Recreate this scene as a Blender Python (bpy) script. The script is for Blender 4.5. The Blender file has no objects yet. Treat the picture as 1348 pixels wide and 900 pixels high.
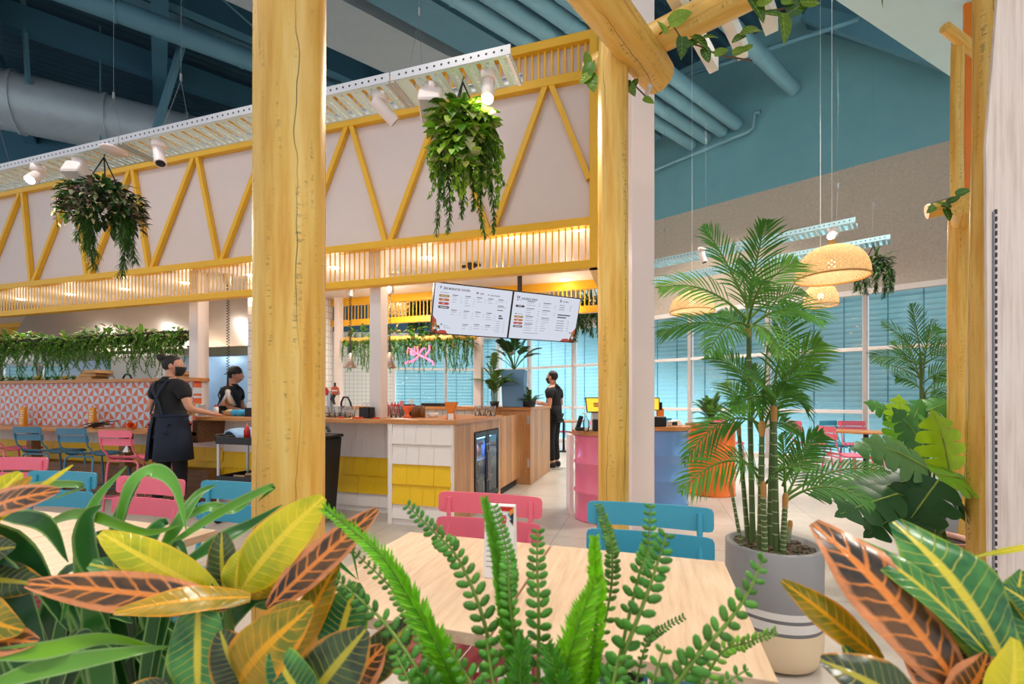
import bpy, bmesh, math, random
from mathutils import Vector, Matrix, Euler
random.seed(7)
R = random.Random(11)
scene = bpy.context.scene
COL = scene.collection
V = Vector
PI = math.pi
# ---------------------------------------------------------------- camera frame -> world (world axes follow the counter)
YAW = math.radians(16.8)
CA, SA = math.cos(YAW), math.sin(YAW)
H, F, CX, CY = 1.22, 600.0, 674.0, 525.0
def cw(X, Y, z=0.0):
    return V((CA*X - SA*Y, SA*X + CA*Y, z))
def P(px, py, Y):
    return cw((px-CX)/F*Y, Y, H-(py-CY)/F*Y)
def onT(px, py, t):
    a = (px-CX)/F
    return P(px, py, t/(CA+SA*a))
def sT(px, t):
    return onT(px, CY, t).x
def zT(px, py, t):
    return onT(px, py, t).z
def onZ(px, py, z):
    return P(px, py, (H-z)*F/(py-CY))
WN = cw(.665, .747); WN.normalize()          # normal of the window wall (pointing away from the camera)
WD = V((WN.y, -WN.x, 0))                      # along the window wall, to the right
WDIST = 10.7
def onW(px, py, d=WDIST):
    a = (px-CX)/F
    return P(px, py, d/(.665*a+.747))
def wpt(q, z, d=WDIST):
    p = WD*q + WN*d
    return V((p.x, p.y, z))
WANG = math.atan2(WD.y, WD.x)

def lin(c):
    return tuple((x/12.92 if x <= .04045 else ((x+.055)/1.055)**2.4) for x in (v/255 for v in c))

# ---------------------------------------------------------------- materials
MATS = {}
class NT:
    def __init__(s, m):
        s.t = m.node_tree; s.n = s.t.nodes; s.l = s.t.links
    def node(s, typ, **kw):
        n = s.n.new(typ)
        for k, v in kw.items():
            setattr(n, k, v)
        return n
    def link(s, a, b): s.l.new(a, b)
    def math(s, op, a, b=None, clamp=False):
        n = s.n.new('ShaderNodeMath'); n.operation = op; n.use_clamp = clamp
        for i, x in enumerate((a, b)):
            if x is None: continue
            if isinstance(x, (int, float)): n.inputs[i].default_value = x
            else: s.l.new(x, n.inputs[i])
        return n.outputs[0]
    def mix(s, f, a, b, typ='MIX'):
        n = s.n.new('ShaderNodeMix'); n.data_type = 'RGBA'; n.blend_type = typ
        for i, x in ((0, f), (6, a), (7, b)):
            if isinstance(x, (int, float)): n.inputs[i].default_value = x
            elif isinstance(x, tuple): n.inputs[i].default_value = (*x[:3], 1)
            else: s.l.new(x, n.inputs[i])
        return n.outputs[2]
    def noise(s, vec, scale, detail=3, rough=.5):
        n = s.n.new('ShaderNodeTexNoise'); n.inputs['Scale'].default_value = scale
        n.inputs['Detail'].default_value = detail; n.inputs['Roughness'].default_value = rough
        if vec is not None: s.l.new(vec, n.inputs['Vector'])
        return n.outputs['Fac']
    def ramp(s, f, stops):
        n = s.n.new('ShaderNodeValToRGB'); e = n.color_ramp.elements
        while len(e) < len(stops): e.new(.5)
        for i, (p, c) in enumerate(stops):
            e[i].position = p; e[i].color = (*c[:3], 1)
        s.l.new(f, n.inputs[0]); return n.outputs[0]
    def coord(s, which='Object', scale=(1, 1, 1), rot=(0, 0, 0)):
        c = s.n.new('ShaderNodeTexCoord'); m = s.n.new('ShaderNodeMapping')
        m.inputs['Scale'].default_value = scale; m.inputs['Rotation'].default_value = rot
        s.l.new(c.outputs[which], m.inputs['Vector']); return m.outputs[0]
    def bump(s, h, strength=.2, dist=.01):
        b = s.n.new('ShaderNodeBump'); b.inputs['Strength'].default_value = strength
        b.inputs['Distance'].default_value = dist
        s.l.new(h, b.inputs['Height']); return b.outputs[0]

def newmat(name):
    m = bpy.data.materials.new(name); m.use_nodes = True
    nt = NT(m); b = nt.n['Principled BSDF']
    MATS[name] = m
    return m, nt, b
def setb(b, rough=.5, metal=0, spec=.5, coat=0):
    b.inputs['Roughness'].default_value = rough; b.inputs['Metallic'].default_value = metal
    b.inputs['Specular IOR Level'].default_value = spec; b.inputs['Coat Weight'].default_value = coat
def paint(name, rgb, rough=.5, metal=0, var=.06, vs=6, bump=0, bs=40, spec=.5, coat=0):
    if name in MATS: return MATS[name]
    m, nt, b = newmat(name); setb(b, rough, metal, spec, coat)
    c = lin(rgb); co = nt.coord()
    f = nt.noise(co, vs, 4)
    lo = tuple(x*(1-var) for x in c); hi = tuple(min(1, x*(1+var)) for x in c)
    nt.link(nt.mix(f, lo, hi), b.inputs['Base Color'])
    if bump:
        nt.link(nt.bump(nt.noise(co, bs, 5), bump, .005), b.inputs['Normal'])
    return m
def emit(name, rgb, strength):
    if name in MATS: return MATS[name]
    m, nt, b = newmat(name); setb(b, .4)
    b.inputs['Base Color'].default_value = (*lin(rgb), 1)
    b.inputs['Emission Color'].default_value = (*lin(rgb), 1); b.inputs['Emission Strength'].default_value = strength
    return m
def wood(name, a, bcol, c, scale=(14, 14, 1.2), rough=.45, ns=3.0, crack=False, rot=(0, 0, 0), plank=None):
    if name in MATS: return MATS[name]
    m, nt, b = newmat(name); setb(b, rough)
    co = nt.coord('Object', scale, rot)
    f = nt.noise(co, ns, 6, .6)
    col = nt.ramp(f, [(.28, lin(a)), (.5, lin(bcol)), (.72, lin(c))])
    if plank:
        axis, width, amt = plank
        cc = nt.coord('Object')
        sp = nt.node('ShaderNodeSeparateXYZ'); nt.link(cc, sp.inputs[0])
        k = nt.math('FLOOR', nt.math('DIVIDE', sp.outputs[axis], width))
        wn = nt.node('ShaderNodeTexWhiteNoise', noise_dimensions='1D'); nt.link(k, wn.inputs['W'])
        col = nt.mix(nt.math('MULTIPLY', wn.outputs['Value'], amt), col, lin(tuple(int(x*.62) for x in bcol)))
    if crack:
        oc = nt.coord('Object'); sx = nt.node('ShaderNodeSeparateXYZ'); nt.link(oc, sx.inputs[0])
        th = nt.math('DIVIDE', nt.math('ARCTAN2', sx.outputs[1], sx.outputs[0]), 6.2832)
        wz = nt.noise(nt.coord('Object', (1.2, 1.2, .9)), 1.3, 4, .6); wz2 = nt.noise(nt.coord('Object', (3, 3, .5)), 2.0, 2)
        fr = nt.math('FRACT', nt.math('ADD', nt.math('MULTIPLY', th, 5.0), nt.math('MULTIPLY', wz, 1.1)))
        band = nt.math('MULTIPLY', nt.math('SUBTRACT', .016, nt.math('ABSOLUTE', nt.math('SUBTRACT', fr, .5))), 120, True)
        band = nt.math('MULTIPLY', band, nt.math('MULTIPLY', nt.math('SUBTRACT', wz2, .4), 8, True))
        n3 = nt.noise(nt.coord('Object', (14, 14, 40)), 2.0, 5, .8)
        big = nt.noise(nt.coord('Object', (17, 17, 1.0)), 1.9, 2)
        dark = nt.math('MULTIPLY', nt.math('MULTIPLY', nt.math('SUBTRACT', n3, .52), 9, True), nt.math('MULTIPLY', nt.math('SUBTRACT', big, .56), 9, True))
        lo = nt.noise(nt.coord('Object', (5, 5, .5)), 1.5, 2)
        col = nt.mix(nt.math('MULTIPLY', nt.math('SUBTRACT', lo, .5), 3, True), col, lin((228, 166, 66)))
        col = nt.mix(nt.math('MULTIPLY', dark, .7), col, lin((92, 66, 26)))
        col = nt.mix(nt.math('MULTIPLY', band, .9), col, lin((48, 32, 14)))
    nt.link(col, b.inputs['Base Color'])
    nt.link(nt.bump(f, .15, .004), b.inputs['Normal'])
    return m

# ---------------------------------------------------------------- mesh builder
class MB:
    def __init__(s):
        s.v = []; s.f = []; s.mi = []; s.uv = []; s.col = []; s.M = Matrix(); s.m = 0; s.c = (1, 1, 1); s.sm = []; s.smooth = False
    def add(s, vs, fs, uvs=None):
        o = len(s.v)
        for i, p in enumerate(vs):
            s.v.append(s.M @ V(p)); s.uv.append(uvs[i] if uvs else (0, 0)); s.col.append(s.c)
        for f in fs:
            s.f.append([o+k for k in f]); s.mi.append(s.m); s.sm.append(s.smooth)
        return s
    def box(s, c, d, rot=None):
        c = V(c); hx, hy, hz = d[0]/2, d[1]/2, d[2]/2
        vs = [V((x, y, z)) for x in (-hx, hx) for y in (-hy, hy) for z in (-hz, hz)]
        if rot is not None: vs = [rot @ v for v in vs]
        return s.add([c+v for v in vs], [(0, 1, 3, 2), (4, 6, 7, 5), (0, 4, 5, 1), (2, 3, 7, 6), (0, 2, 6, 4), (1, 5, 7, 3)])
    def b2(s, a, b):
        a, b = V(a), V(b); return s.box((a+b)/2, [abs(x) for x in (b-a)])
    def bar(s, p0, p1, w, h, up=(0, 0, 1)):
        p0, p1 = V(p0), V(p1); d = (p1-p0); L = d.length; d.normalize()
        x = d.cross(V(up)); 
        if x.length < 1e-4: x = d.cross(V((0, 1, 0)))
        x.normalize(); z = x.cross(d)
        rot = Matrix((x, d, z)).transposed()
        return s.box((p0+p1)/2, (w, L, h), rot)
    def tube(s, pts, r, n=8, cap=True):
        pts = [V(p) for p in pts]; N = len(pts)
        rs = r if isinstance(r, (list, tuple)) else [r]*N
        sm = s.smooth; s.smooth = True
        d = (pts[1]-pts[0]).normalized()
        x = d.orthogonal().normalized(); vs = []; 
        for i, p in enumerate(pts):
            if i == 0: t = pts[1]-pts[0]
            elif i == N-1: t = pts[-1]-pts[-2]
            else: t = (pts[i+1]-p).normalized()+(p-pts[i-1]).normalized()
            if t.length < 1e-9: t = d
            t.normalize(); x = (x-t*x.dot(t))
            x = x.normalized() if x.length > 1e-6 else t.orthogonal().normalized()
            y = t.cross(x)
            for k in range(n):
                a = 2*PI*k/n; vs.append(p+(x*math.cos(a)+y*math.sin(a))*rs[i])
        fs = [(i*n+k, i*n+(k+1) % n, (i+1)*n+(k+1) % n, (i+1)*n+k) for i in range(N-1) for k in range(n)]
        s.add(vs, fs, [(i/(N-1), k/n) for i in range(N) for k in range(n)])
        s.smooth = sm
        if cap:
            s.add(vs[:n], [tuple(range(n))[::-1]]); s.add(vs[-n:], [tuple(range(n))])
        return s
    def cyl(s, p0, p1, r, r1=None, n=16, cap=True):
        return s.tube([p0, p1], [r, r if r1 is None else r1], n, cap)
    def lathe(s, prof, c=(0, 0, 0), n=24, flat=False, squash=1.0):
        c = V(c); vs = []; sm = s.smooth; s.smooth = not flat
        for (r, z) in prof:
            for k in range(n):
                a = 2*PI*k/n; vs.append(c+V((r*math.cos(a), r*squash*math.sin(a), z)))
        N = len(prof)
        s.add(vs, [(i*n+k, i*n+(k+1) % n, (i+1)*n+(k+1) % n, (i+1)*n+k) for i in range(N-1) for k in range(n)],
              [(i/(N-1), k/n) for i in range(N) for k in range(n)])
        s.smooth = sm
        return s
    def disc(s, c, r, n=20, up=(0, 0, 1)):
        c = V(c); z = V(up).normalized(); x = z.orthogonal().normalized(); y = z.cross(x)
        return s.add([c+(x*math.cos(2*PI*k/n)+y*math.sin(2*PI*k/n))*r for k in range(n)], [tuple(range(n))])
    def sph(s, c, r, n=10, m=7):
        c = V(c); rx, ry, rz = (r, r, r) if isinstance(r, (int, float)) else r
        vs = [c+V((0, 0, -rz))]
        for i in range(1, m):
            ph = -PI/2+PI*i/m
            for k in range(n):
                a = 2*PI*k/n; vs.append(c+V((rx*math.cos(ph)*math.cos(a), ry*math.cos(ph)*math.sin(a), rz*math.sin(ph))))
        vs.append(c+V((0, 0, rz))); L = len(vs)-1
        fs = [(0, 1+(k+1) % n, 1+k) for k in range(n)]
        for i in range(m-2):
            fs += [(1+i*n+k, 1+i*n+(k+1) % n, 1+(i+1)*n+(k+1) % n, 1+(i+1)*n+k) for k in range(n)]
        fs += [(L, 1+(m-2)*n+k, 1+(m-2)*n+(k+1) % n) for k in range(n)]
        sm = s.smooth; s.smooth = True; s.add(vs, fs); s.smooth = sm
        return s
    def prism(s, poly, a, b, axis='z'):
        n = len(poly)
        def mk(p, h): return (p[0], p[1], h) if axis == 'z' else ((p[0], h, p[1]) if axis == 'y' else (h, p[0], p[1]))
        vs = [mk(p, a) for p in poly]+[mk(p, b) for p in poly]
        return s.add(vs, [tuple(range(n))[::-1], tuple(range(n, 2*n))]+[(k, (k+1) % n, n+(k+1) % n, n+k) for k in range(n)])
    def quad(s, a, b, c, d):
        return s.add([a, b, c, d], [(0, 1, 2, 3)], [(0, 0), (1, 0), (1, 1), (0, 1)])
    def grid(s, rows):
        n = len(rows[0]); N = len(rows); sm = s.smooth; s.smooth = True
        s.add([p for r in rows for p in r], [(i*n+k, i*n+k+1, (i+1)*n+k+1, (i+1)*n+k) for i in range(N-1) for k in range(n-1)],
              [(i/(N-1), k/(n-1)) for i in range(N) for k in range(n)])
        s.smooth = sm; return s
    def mesh_from(s, me, M=None):
        M = M or Matrix()
        return s.add([M @ v.co for v in me.vertices], [tuple(p.vertices) for p in me.polygons])
    def build(s, name, mats, parent=None, bevel=0, seg=2, solid=0, sub=0, weld=False):
        me = bpy.data.meshes.new(name)
        me.from_pydata([tuple(v) for v in s.v], [], s.f)
        mats = mats if isinstance(mats, (list, tuple)) else [mats]
        for m in mats: me.materials.append(m)
        me.polygons.foreach_set('material_index', s.mi); me.polygons.foreach_set('use_smooth', s.sm)
        if any(u != (0, 0) for u in s.uv):
            ul = me.uv_layers.new(name='UVMap'); buf = []
            idx = [0]*len(me.loops); me.loops.foreach_get('vertex_index', idx)
            for i in idx: buf.extend(s.uv[i])
            ul.data.foreach_set('uv', buf)
        if any(c != (1, 1, 1) for c in s.col):
            at = me.color_attributes.new('tone', 'FLOAT_COLOR', 'POINT'); buf = []
            for c in s.col: buf.extend((*c, 1.0))
            at.data.foreach_set('color', buf)
        me.update(); me.validate()
        o = bpy.data.objects.new(name, me); COL.objects.link(o)
        if parent is not None: o.parent = parent
        if weld: o.modifiers.new('Weld', 'WELD').merge_threshold = 1e-4
        if solid:
            md = o.modifiers.new('Solid', 'SOLIDIFY'); md.thickness = solid; md.offset = 0
        if bevel:
            md = o.modifiers.new('Bevel', 'BEVEL'); md.width = bevel; md.segments = seg; md.limit_method = 'ANGLE'; md.angle_limit = math.radians(40)
            md.harden_normals = False
        if sub:
            md = o.modifiers.new('Sub', 'SUBSURF'); md.levels = sub; md.render_levels = sub
        return o

def empty(name, loc=(0, 0, 0), rz=0.0):
    o = bpy.data.objects.new(name, None); o.location = loc; o.rotation_euler = (0, 0, rz); COL.objects.link(o); return o
def tag(o, label, cat, group=None, kind=None):
    o['label'] = label; o['category'] = cat
    if group: o['group'] = group
    if kind: o['kind'] = kind
    return o
def thing(name, label, cat, loc=(0, 0, 0), rz=0.0, group=None):
    return tag(empty(name, loc, rz), label, cat, group)
def struct(o):
    o['kind'] = 'structure'; return o
def part_label(o, label):
    o['label'] = label; return o
def dup(root, loc=None, rz=None, label=None, group=None, scale=None):
    def cp(o, par):
        c = o.copy(); COL.objects.link(c)
        if par is not None: c.parent = par
        for ch in o.children: cp(ch, c)
        return c
    r = cp(root, None)
    if loc is not None: r.location = loc
    if rz is not None: r.rotation_euler = (0, 0, rz)
    if label: r['label'] = label
    if group: r['group'] = group
    if scale: r.scale = scale
    return r
def text_mesh(txt, size=.1, align='LEFT', bold=0.0):
    cu = bpy.data.curves.new('txt', 'FONT'); cu.body = txt; cu.size = size; cu.align_x = align; cu.offset = bold; cu.resolution_u = 2
    o = bpy.data.objects.new('txt', cu); COL.objects.link(o)
    dg = bpy.context.evaluated_depsgraph_get(); dg.update()
    me = bpy.data.meshes.new_from_object(o.evaluated_get(dg))
    bpy.data.objects.remove(o); bpy.data.curves.remove(cu)
    return me
def skin_mesh(joints, edges, root, sub=2):
    """one continuous body surface: joints {name:(co,r)}"""
    names = list(joints); ix = {n: i for i, n in enumerate(names)}
    me = bpy.data.meshes.new('skin'); me.from_pydata([tuple(joints[n][0]) for n in names], [(ix[a], ix[b]) for a, b in edges], [])
    o = bpy.data.objects.new('skin', me); COL.objects.link(o)
    o.modifiers.new('S', 'SKIN').use_smooth_shade = True
    for i, n in enumerate(names):
        r = joints[n][1]; r = (r, r) if isinstance(r, (int, float)) else r
        d = me.skin_vertices[0].data[i]; d.radius = r; d.use_root = (n == root)
    md = o.modifiers.new('Sub', 'SUBSURF'); md.levels = sub; md.render_levels = sub
    dg = bpy.context.evaluated_depsgraph_get(); dg.update()
    out = bpy.data.meshes.new_from_object(o.evaluated_get(dg))
    bpy.data.objects.remove(o); bpy.data.meshes.remove(me)
    return out
def bez(a, b, c, n):
    a, b, c = V(a), V(b), V(c)
    return [a*(1-t)**2+b*2*t*(1-t)+c*t*t for t in (i/n for i in range(n+1))]
def poly_at(pts, u):
    n = len(pts)-1; x = max(0, min(.9999, u))*n; i = int(x); return pts[i].lerp(pts[i+1], x-i)
# ================================================================ MATERIALS
YEL = paint('yellow paint', (240, 182, 34), .42, var=.05)
WHT = paint('warm white paint', (238, 226, 220), .5, var=.03)
PINKW = paint('blush white paint', (250, 234, 230), .45, var=.03)
PANEL = paint('pale panel paint', (226, 208, 200), .6, var=.03)
TEALW = paint('teal wall paint', (92, 150, 168), .7, var=.07, vs=3)
TEALL = paint('light teal pipe paint', (132, 176, 190), .5, var=.05)
TEALD = paint('deep teal paint', (62, 112, 134), .7, var=.08, vs=2)
TEALM = paint('duct teal paint', (92, 138, 156), .5, var=.06)
MINT = paint('pale mint paint', (196, 226, 232), .6, var=.03)
FOIL = paint('silver duct wrap', (178, 192, 200), .45, .25, var=.12, vs=5, bump=.3, bs=6)
BLACK = paint('black metal', (20, 20, 22), .4)
BLACKP = paint('black plastic', (24, 24, 26), .5)
DKGREY = paint('dark grey rubber', (52, 52, 54), .7)
STEEL = paint('brushed steel', (200, 202, 204), .32, 1.0, var=.05, vs=3)
STEELP = paint('polished steel', (216, 206, 196), .28, 1.0, var=.03)
GALV = paint('galvanised steel', (205, 205, 208), .4, .7, var=.08, vs=9)
TRAYP = paint('pale mint tray paint', (222, 242, 238), .45, var=.03)
TRAYB = paint('pale blue tray paint', (176, 212, 222), .45, var=.03)
PINK = paint('pink chair paint', (236, 112, 134), .38, var=.04)
TEAL = paint('teal chair paint', (58, 156, 184), .38, var=.04)
SLATE = paint('slate blue stool paint', (70, 122, 148), .4, var=.04)
DRUMP = paint('pink drum enamel', (244, 122, 154), .22, var=.04, coat=.5)
DRUMB = paint('blue drum enamel', (108, 162, 224), .22, var=.04, coat=.5)
DRUMO = paint('orange drum enamel', (250, 122, 28), .22, var=.04, coat=.5)
ORANGE = paint('orange paint', (238, 128, 24), .4)
REDP = paint('red plastic', (206, 40, 34), .35)
BOARD = paint('kraft board', (196, 152, 98), .8, var=.08, vs=20)
PAPER = paint('white card', (240, 238, 234), .6, var=.02)
BLUEP = paint('dusty blue planter', (96, 142, 184), .5)
TERRA = paint('pink terracotta', (224, 170, 158), .7)
GREYPOT = paint('grey planter', (150, 150, 152), .6)
CLOTHB = paint('blue cloth', (150, 186, 220), .9)
SOIL = paint('dark potting soil', (44, 32, 24), .95, var=.4, vs=60, bump=.8, bs=80)
LOG = wood('yellow stained log', (218, 158, 58), (238, 192, 94), (246, 214, 130), (9, 9, .7), .42, 3.0, crack=True)
OAK = wood('oak veneer', (186, 128, 74), (208, 152, 96), (222, 172, 118), (16, 16, 1.4), .42, 2.6, plank=(1, .115, .5))
OAKX = wood('oak bench top', (176, 112, 56), (198, 132, 72), (214, 154, 94), (1.4, 16, 16), .38, 2.6)
BROWN = wood('dark oak', (92, 62, 38), (122, 82, 50), (142, 98, 62), (1.4, 16, 16), .5, 2.6)
ASH = wood('pale ash laminate', (204, 168, 132), (222, 190, 156), (232, 204, 174), (22, 2.0, 22), .4, 2.4)
GRAIN = wood('limewashed timber', (196, 176, 164), (222, 206, 196), (234, 222, 214), (16, 16, .9), .4, 2.2)

def tile_mat():
    m, nt, b = newmat('orange triangle tiles'); setb(b, .25, 0, .5)
    co = nt.coord('Object'); sp = nt.node('ShaderNodeSeparateXYZ'); nt.link(co, sp.inputs[0])
    c = .105
    x = nt.math('DIVIDE', sp.outputs[0], c); z = nt.math('DIVIDE', sp.outputs[2], c)
    u, v = nt.math('FRACT', x), nt.math('FRACT', z)
    X_ = nt.math('FLOORED_MODULO', nt.math('FLOOR', x), 2.0); Z_ = nt.math('FLOORED_MODULO', nt.math('FLOOR', z), 2.0)
    diff = nt.math('ABSOLUTE', nt.math('SUBTRACT', X_, Z_))
    a = nt.math('GREATER_THAN', u, v); d = nt.math('GREATER_THAN', nt.math('ADD', u, v), 1.0)
    fa = nt.math('ABSOLUTE', nt.math('SUBTRACT', a, X_)); fd = nt.math('SUBTRACT', 1.0, nt.math('ABSOLUTE', nt.math('SUBTRACT', d, X_)))
    f = nt.math('ADD', nt.math('MULTIPLY', fd, diff), nt.math('MULTIPLY', fa, nt.math('SUBTRACT', 1.0, diff)))
    col = nt.mix(f, lin((200, 216, 224)), lin((222, 104, 70)))
    eu = nt.math('MINIMUM', nt.math('MINIMUM', u, nt.math('SUBTRACT', 1.0, u)), nt.math('MINIMUM', v, nt.math('SUBTRACT', 1.0, v)))
    nt.link(nt.mix(nt.math('LESS_THAN', eu, .025), col, lin((206, 176, 164))), b.inputs['Base Color'])
    return m
TRI = tile_mat()
def sqtile_mat(name, rgb, grout, c, axis=(0, 2), g=.04, rough=.3, var=.05):
    m, nt, b = newmat(name); setb(b, rough)
    co = nt.coord('Object'); sp = nt.node('ShaderNodeSeparateXYZ'); nt.link(co, sp.inputs[0])
    x = nt.math('DIVIDE', sp.outputs[axis[0]], c); z = nt.math('DIVIDE', sp.outputs[axis[1]], c)
    u, v = nt.math('FRACT', x), nt.math('FRACT', z)
    eu = nt.math('MINIMUM', nt.math('MINIMUM', u, nt.math('SUBTRACT', 1.0, u)), nt.math('MINIMUM', v, nt.math('SUBTRACT', 1.0, v)))
    n1 = nt.noise(co, 5, 6, .65); n2 = nt.noise(co, 60, 3)
    f = nt.math('ADD', nt.math('MULTIPLY', n1, .7), nt.math('MULTIPLY', n2, .3))
    cc = lin(rgb)
    col = nt.mix(f, tuple(k*(1-var*3) for k in cc), tuple(min(1, k*(1+var*3)) for k in cc))
    nt.link(nt.mix(nt.math('LESS_THAN', eu, g), col, lin(grout)), b.inputs['Base Color'])
    return m
FLOORM = sqtile_mat('stone floor tiles', (188, 178, 166), (134, 126, 116), .8, (0, 1), .004, .32, .1)
WTILE = sqtile_mat('white wall tiles', (240, 236, 230), (190, 178, 164), .12, (0, 2), .04, .25, .02)
WTILEY = sqtile_mat('white side tiles', (240, 236, 230), (190, 178, 164), .1, (1, 2), .04, .25, .02)
def wall_mat():
    m, nt, b = newmat('beige render under teal paint'); setb(b, .8)
    co = nt.coord('Object'); sp = nt.node('ShaderNodeSeparateXYZ'); nt.link(co, sp.inputs[0])
    n = nt.noise(co, 26, 5, .7)
    be = nt.mix(n, lin((174, 158, 142)), lin((230, 212, 192)))
    te = nt.mix(nt.noise(co, 3, 4), lin((116, 172, 184)), lin((132, 184, 192)))
    nt.link(nt.mix(nt.math('GREATER_THAN', sp.outputs[2], 5.6), be, te), b.inputs['Base Color'])
    nt.link(nt.bump(n, .4, .01), b.inputs['Normal'])
    return m
WALLM = wall_mat()
def blind_mat():
    m, nt, b = newmat('pale blue blind slats'); setb(b, .3); out = nt.n['Material Output']
    c = nt.mix(nt.noise(nt.coord(), 1.5, 3), lin((158, 214, 226)), lin((186, 230, 236))); nt.link(c, b.inputs['Base Color'])
    tr = nt.node('ShaderNodeBsdfTranslucent'); nt.link(c, tr.inputs[0]); mx = nt.node('ShaderNodeMixShader'); mx.inputs[0].default_value = .4
    nt.link(b.outputs[0], mx.inputs[1]); nt.link(tr.outputs[0], mx.inputs[2]); nt.link(mx.outputs[0], out.inputs[0]); return m
BLIND = blind_mat()
def glass_mat(name, tint, refl=.1, rough=.02, wave=0):
    m = bpy.data.materials.new(name); m.use_nodes = True; nt = NT(m); nt.n.clear()
    out = nt.node('ShaderNodeOutputMaterial'); mx = nt.node('ShaderNodeMixShader')
    tr = nt.node('ShaderNodeBsdfTransparent'); tr.inputs[0].default_value = (*lin(tint), 1)
    gl = nt.node('ShaderNodeBsdfGlossy'); gl.inputs['Roughness'].default_value = rough
    fr = nt.node('ShaderNodeFresnel'); fr.inputs[0].default_value = 1.45
    if wave:
        bp = nt.bump(nt.noise(nt.coord('Object', (.7, .7, 3)), 2.5, 2), wave, .05)
        nt.link(bp, gl.inputs['Normal'])
    nt.link(nt.math('ADD', fr.outputs[0], refl, True), mx.inputs[0])
    nt.link(tr.outputs[0], mx.inputs[1]); nt.link(gl.outputs[0], mx.inputs[2]); nt.link(mx.outputs[0], out.inputs[0])
    MATS[name] = m; return m
PANE = glass_mat('window glass', (245, 252, 252), .06, .05, .35)
GLASSM = glass_mat('clear glassware', (238, 242, 242), .08, .03)
FRGLASS = glass_mat('fridge glass', (190, 205, 215), .05, .02)

# ================================================================ SETTING
m = MB(); m.b2((-20, -2.5, -.1), (12, 18, 0)); struct(m.build('floor', FLOORM))

# ---- window wall on the right
def wall_frame(name, z0, z1, q0, q1, d0, d1, mat):
    m = MB(); p = [wpt(q0, 0, d0), wpt(q1, 0, d0), wpt(q1, 0, d1), wpt(q0, 0, d1)]
    m.add([(v.x, v.y, z0) for v in p]+[(v.x, v.y, z1) for v in p],
          [(3, 2, 1, 0), (4, 5, 6, 7), (0, 1, 5, 4), (1, 2, 6, 5), (2, 3, 7, 6), (3, 0, 4, 7)])
    return struct(m.build(name, mat))
HEAD = 3.26
B0 = cw(-.44, 14.7); BD = (cw(-3.64, 14.1)-B0).normalized()
QL = WD.dot(B0)
wall_frame('wall_right', HEAD, 9.2, QL, 4.5, WDIST, WDIST+.25, WALLM)
wall_frame('wall_right_sun_stop', 0, 9.2, 4.5, 14, WDIST, WDIST+.25, WALLM)  # unseen length of wall, added to stop sun leaking past the windows
wall_frame('wall_right_low', 0, HEAD, 2.51, 4.5, WDIST, WDIST+.25, WALLM)
QS = [-.73-1.62*k for k in range(7)][::-1]+[.89, 2.51]
QS = [QL+.03]+[q for q in QS if q > QL+.3]
# each bay: aluminium frame with three panes, blind behind it
HINTS = ['in the far corner beside the small palm on the back counter', 'behind the tall blue planter on the back counter', 'behind the person standing past the counter',
         'behind the tablet on the pink drum', 'between the blush white column and the orange drum', 'behind the fern on the orange drum', 'behind the big palm in the grey pot',
         'below the woven dome lamp, behind the pink chairs', 'behind the monstera beside the log posts', 'at the end of the wall behind the log posts']
def bay(idx, a, b, depthdir, hint, along=True):
    """a,b : floor points of the bay edges; depthdir points outward"""
    L = (b-a).length; ang = math.atan2((b-a).y, (b-a).x)
    sgn = 1 if V((-math.sin(ang), math.cos(ang), 0)).dot(depthdir) > 0 else -1
    root = struct(empty('window_%d' % idx, a, ang)); root['kind'] = 'structure'
    f = MB(); w = .035
    for x in (0, L): f.b2((x-w, -.06*sgn, 0), (x+w, .06*sgn, HEAD))
    for z in (.98, 2.15): f.b2((w, -.05*sgn, z-.035), (L-w, .05*sgn, z+.035))
    f.b2((w, -.06*sgn, HEAD-.1), (L-w, .06*sgn, HEAD)); f.b2((w, -.05*sgn, 0), (L-w, .05*sgn, .09))
    f.build('window_frame', WHT, root, .006)
    for z0, z1 in ((.09, .945), (1.015, 2.115), (2.185, HEAD-.1)):
        g = MB(); g.quad((w, .02*sgn, z0), (L-w, .02*sgn, z0), (L-w, .02*sgn, z1), (w, .02*sgn, z1)); g.build('pane', PANE, root)
    bl = thing('venetian_blind', 'pale blue slatted blind '+hint, 'blind', a+depthdir*.11, ang, 'blue blinds behind the window wall')
    s = MB(); z = .12; rot_ = Matrix.Rotation(sgn*math.radians(66), 3, 'X')
    while z < HEAD-.1:
        s.grid([[V((x_, 0, z))+rot_ @ V((0, y_, .018*(1-(y_/.0625)**2))) for y_ in (-.0625, -.035, 0, .035, .0625)] for x_ in (.05, L-.05)]); z += .1
    s.build('slats', BLIND, bl)
    c = MB()
    for x in (L*.2, L*.5, L*.8): c.box((x, -.06*sgn, HEAD/2), (.022, .003, HEAD-.12))
    c.build('ladder_tape', paint('blue ladder tape', (110, 176, 200), .7), bl)
    h = MB(); h.box((L/2, 0, HEAD-.03), (L-.08, .06, .05)); h.build('head_rail', BLIND, bl)
for i in range(len(QS)-1):
    bay(i+1, wpt(QS[i], 0), wpt(QS[i+1], 0), WN, HINTS[i])
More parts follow.
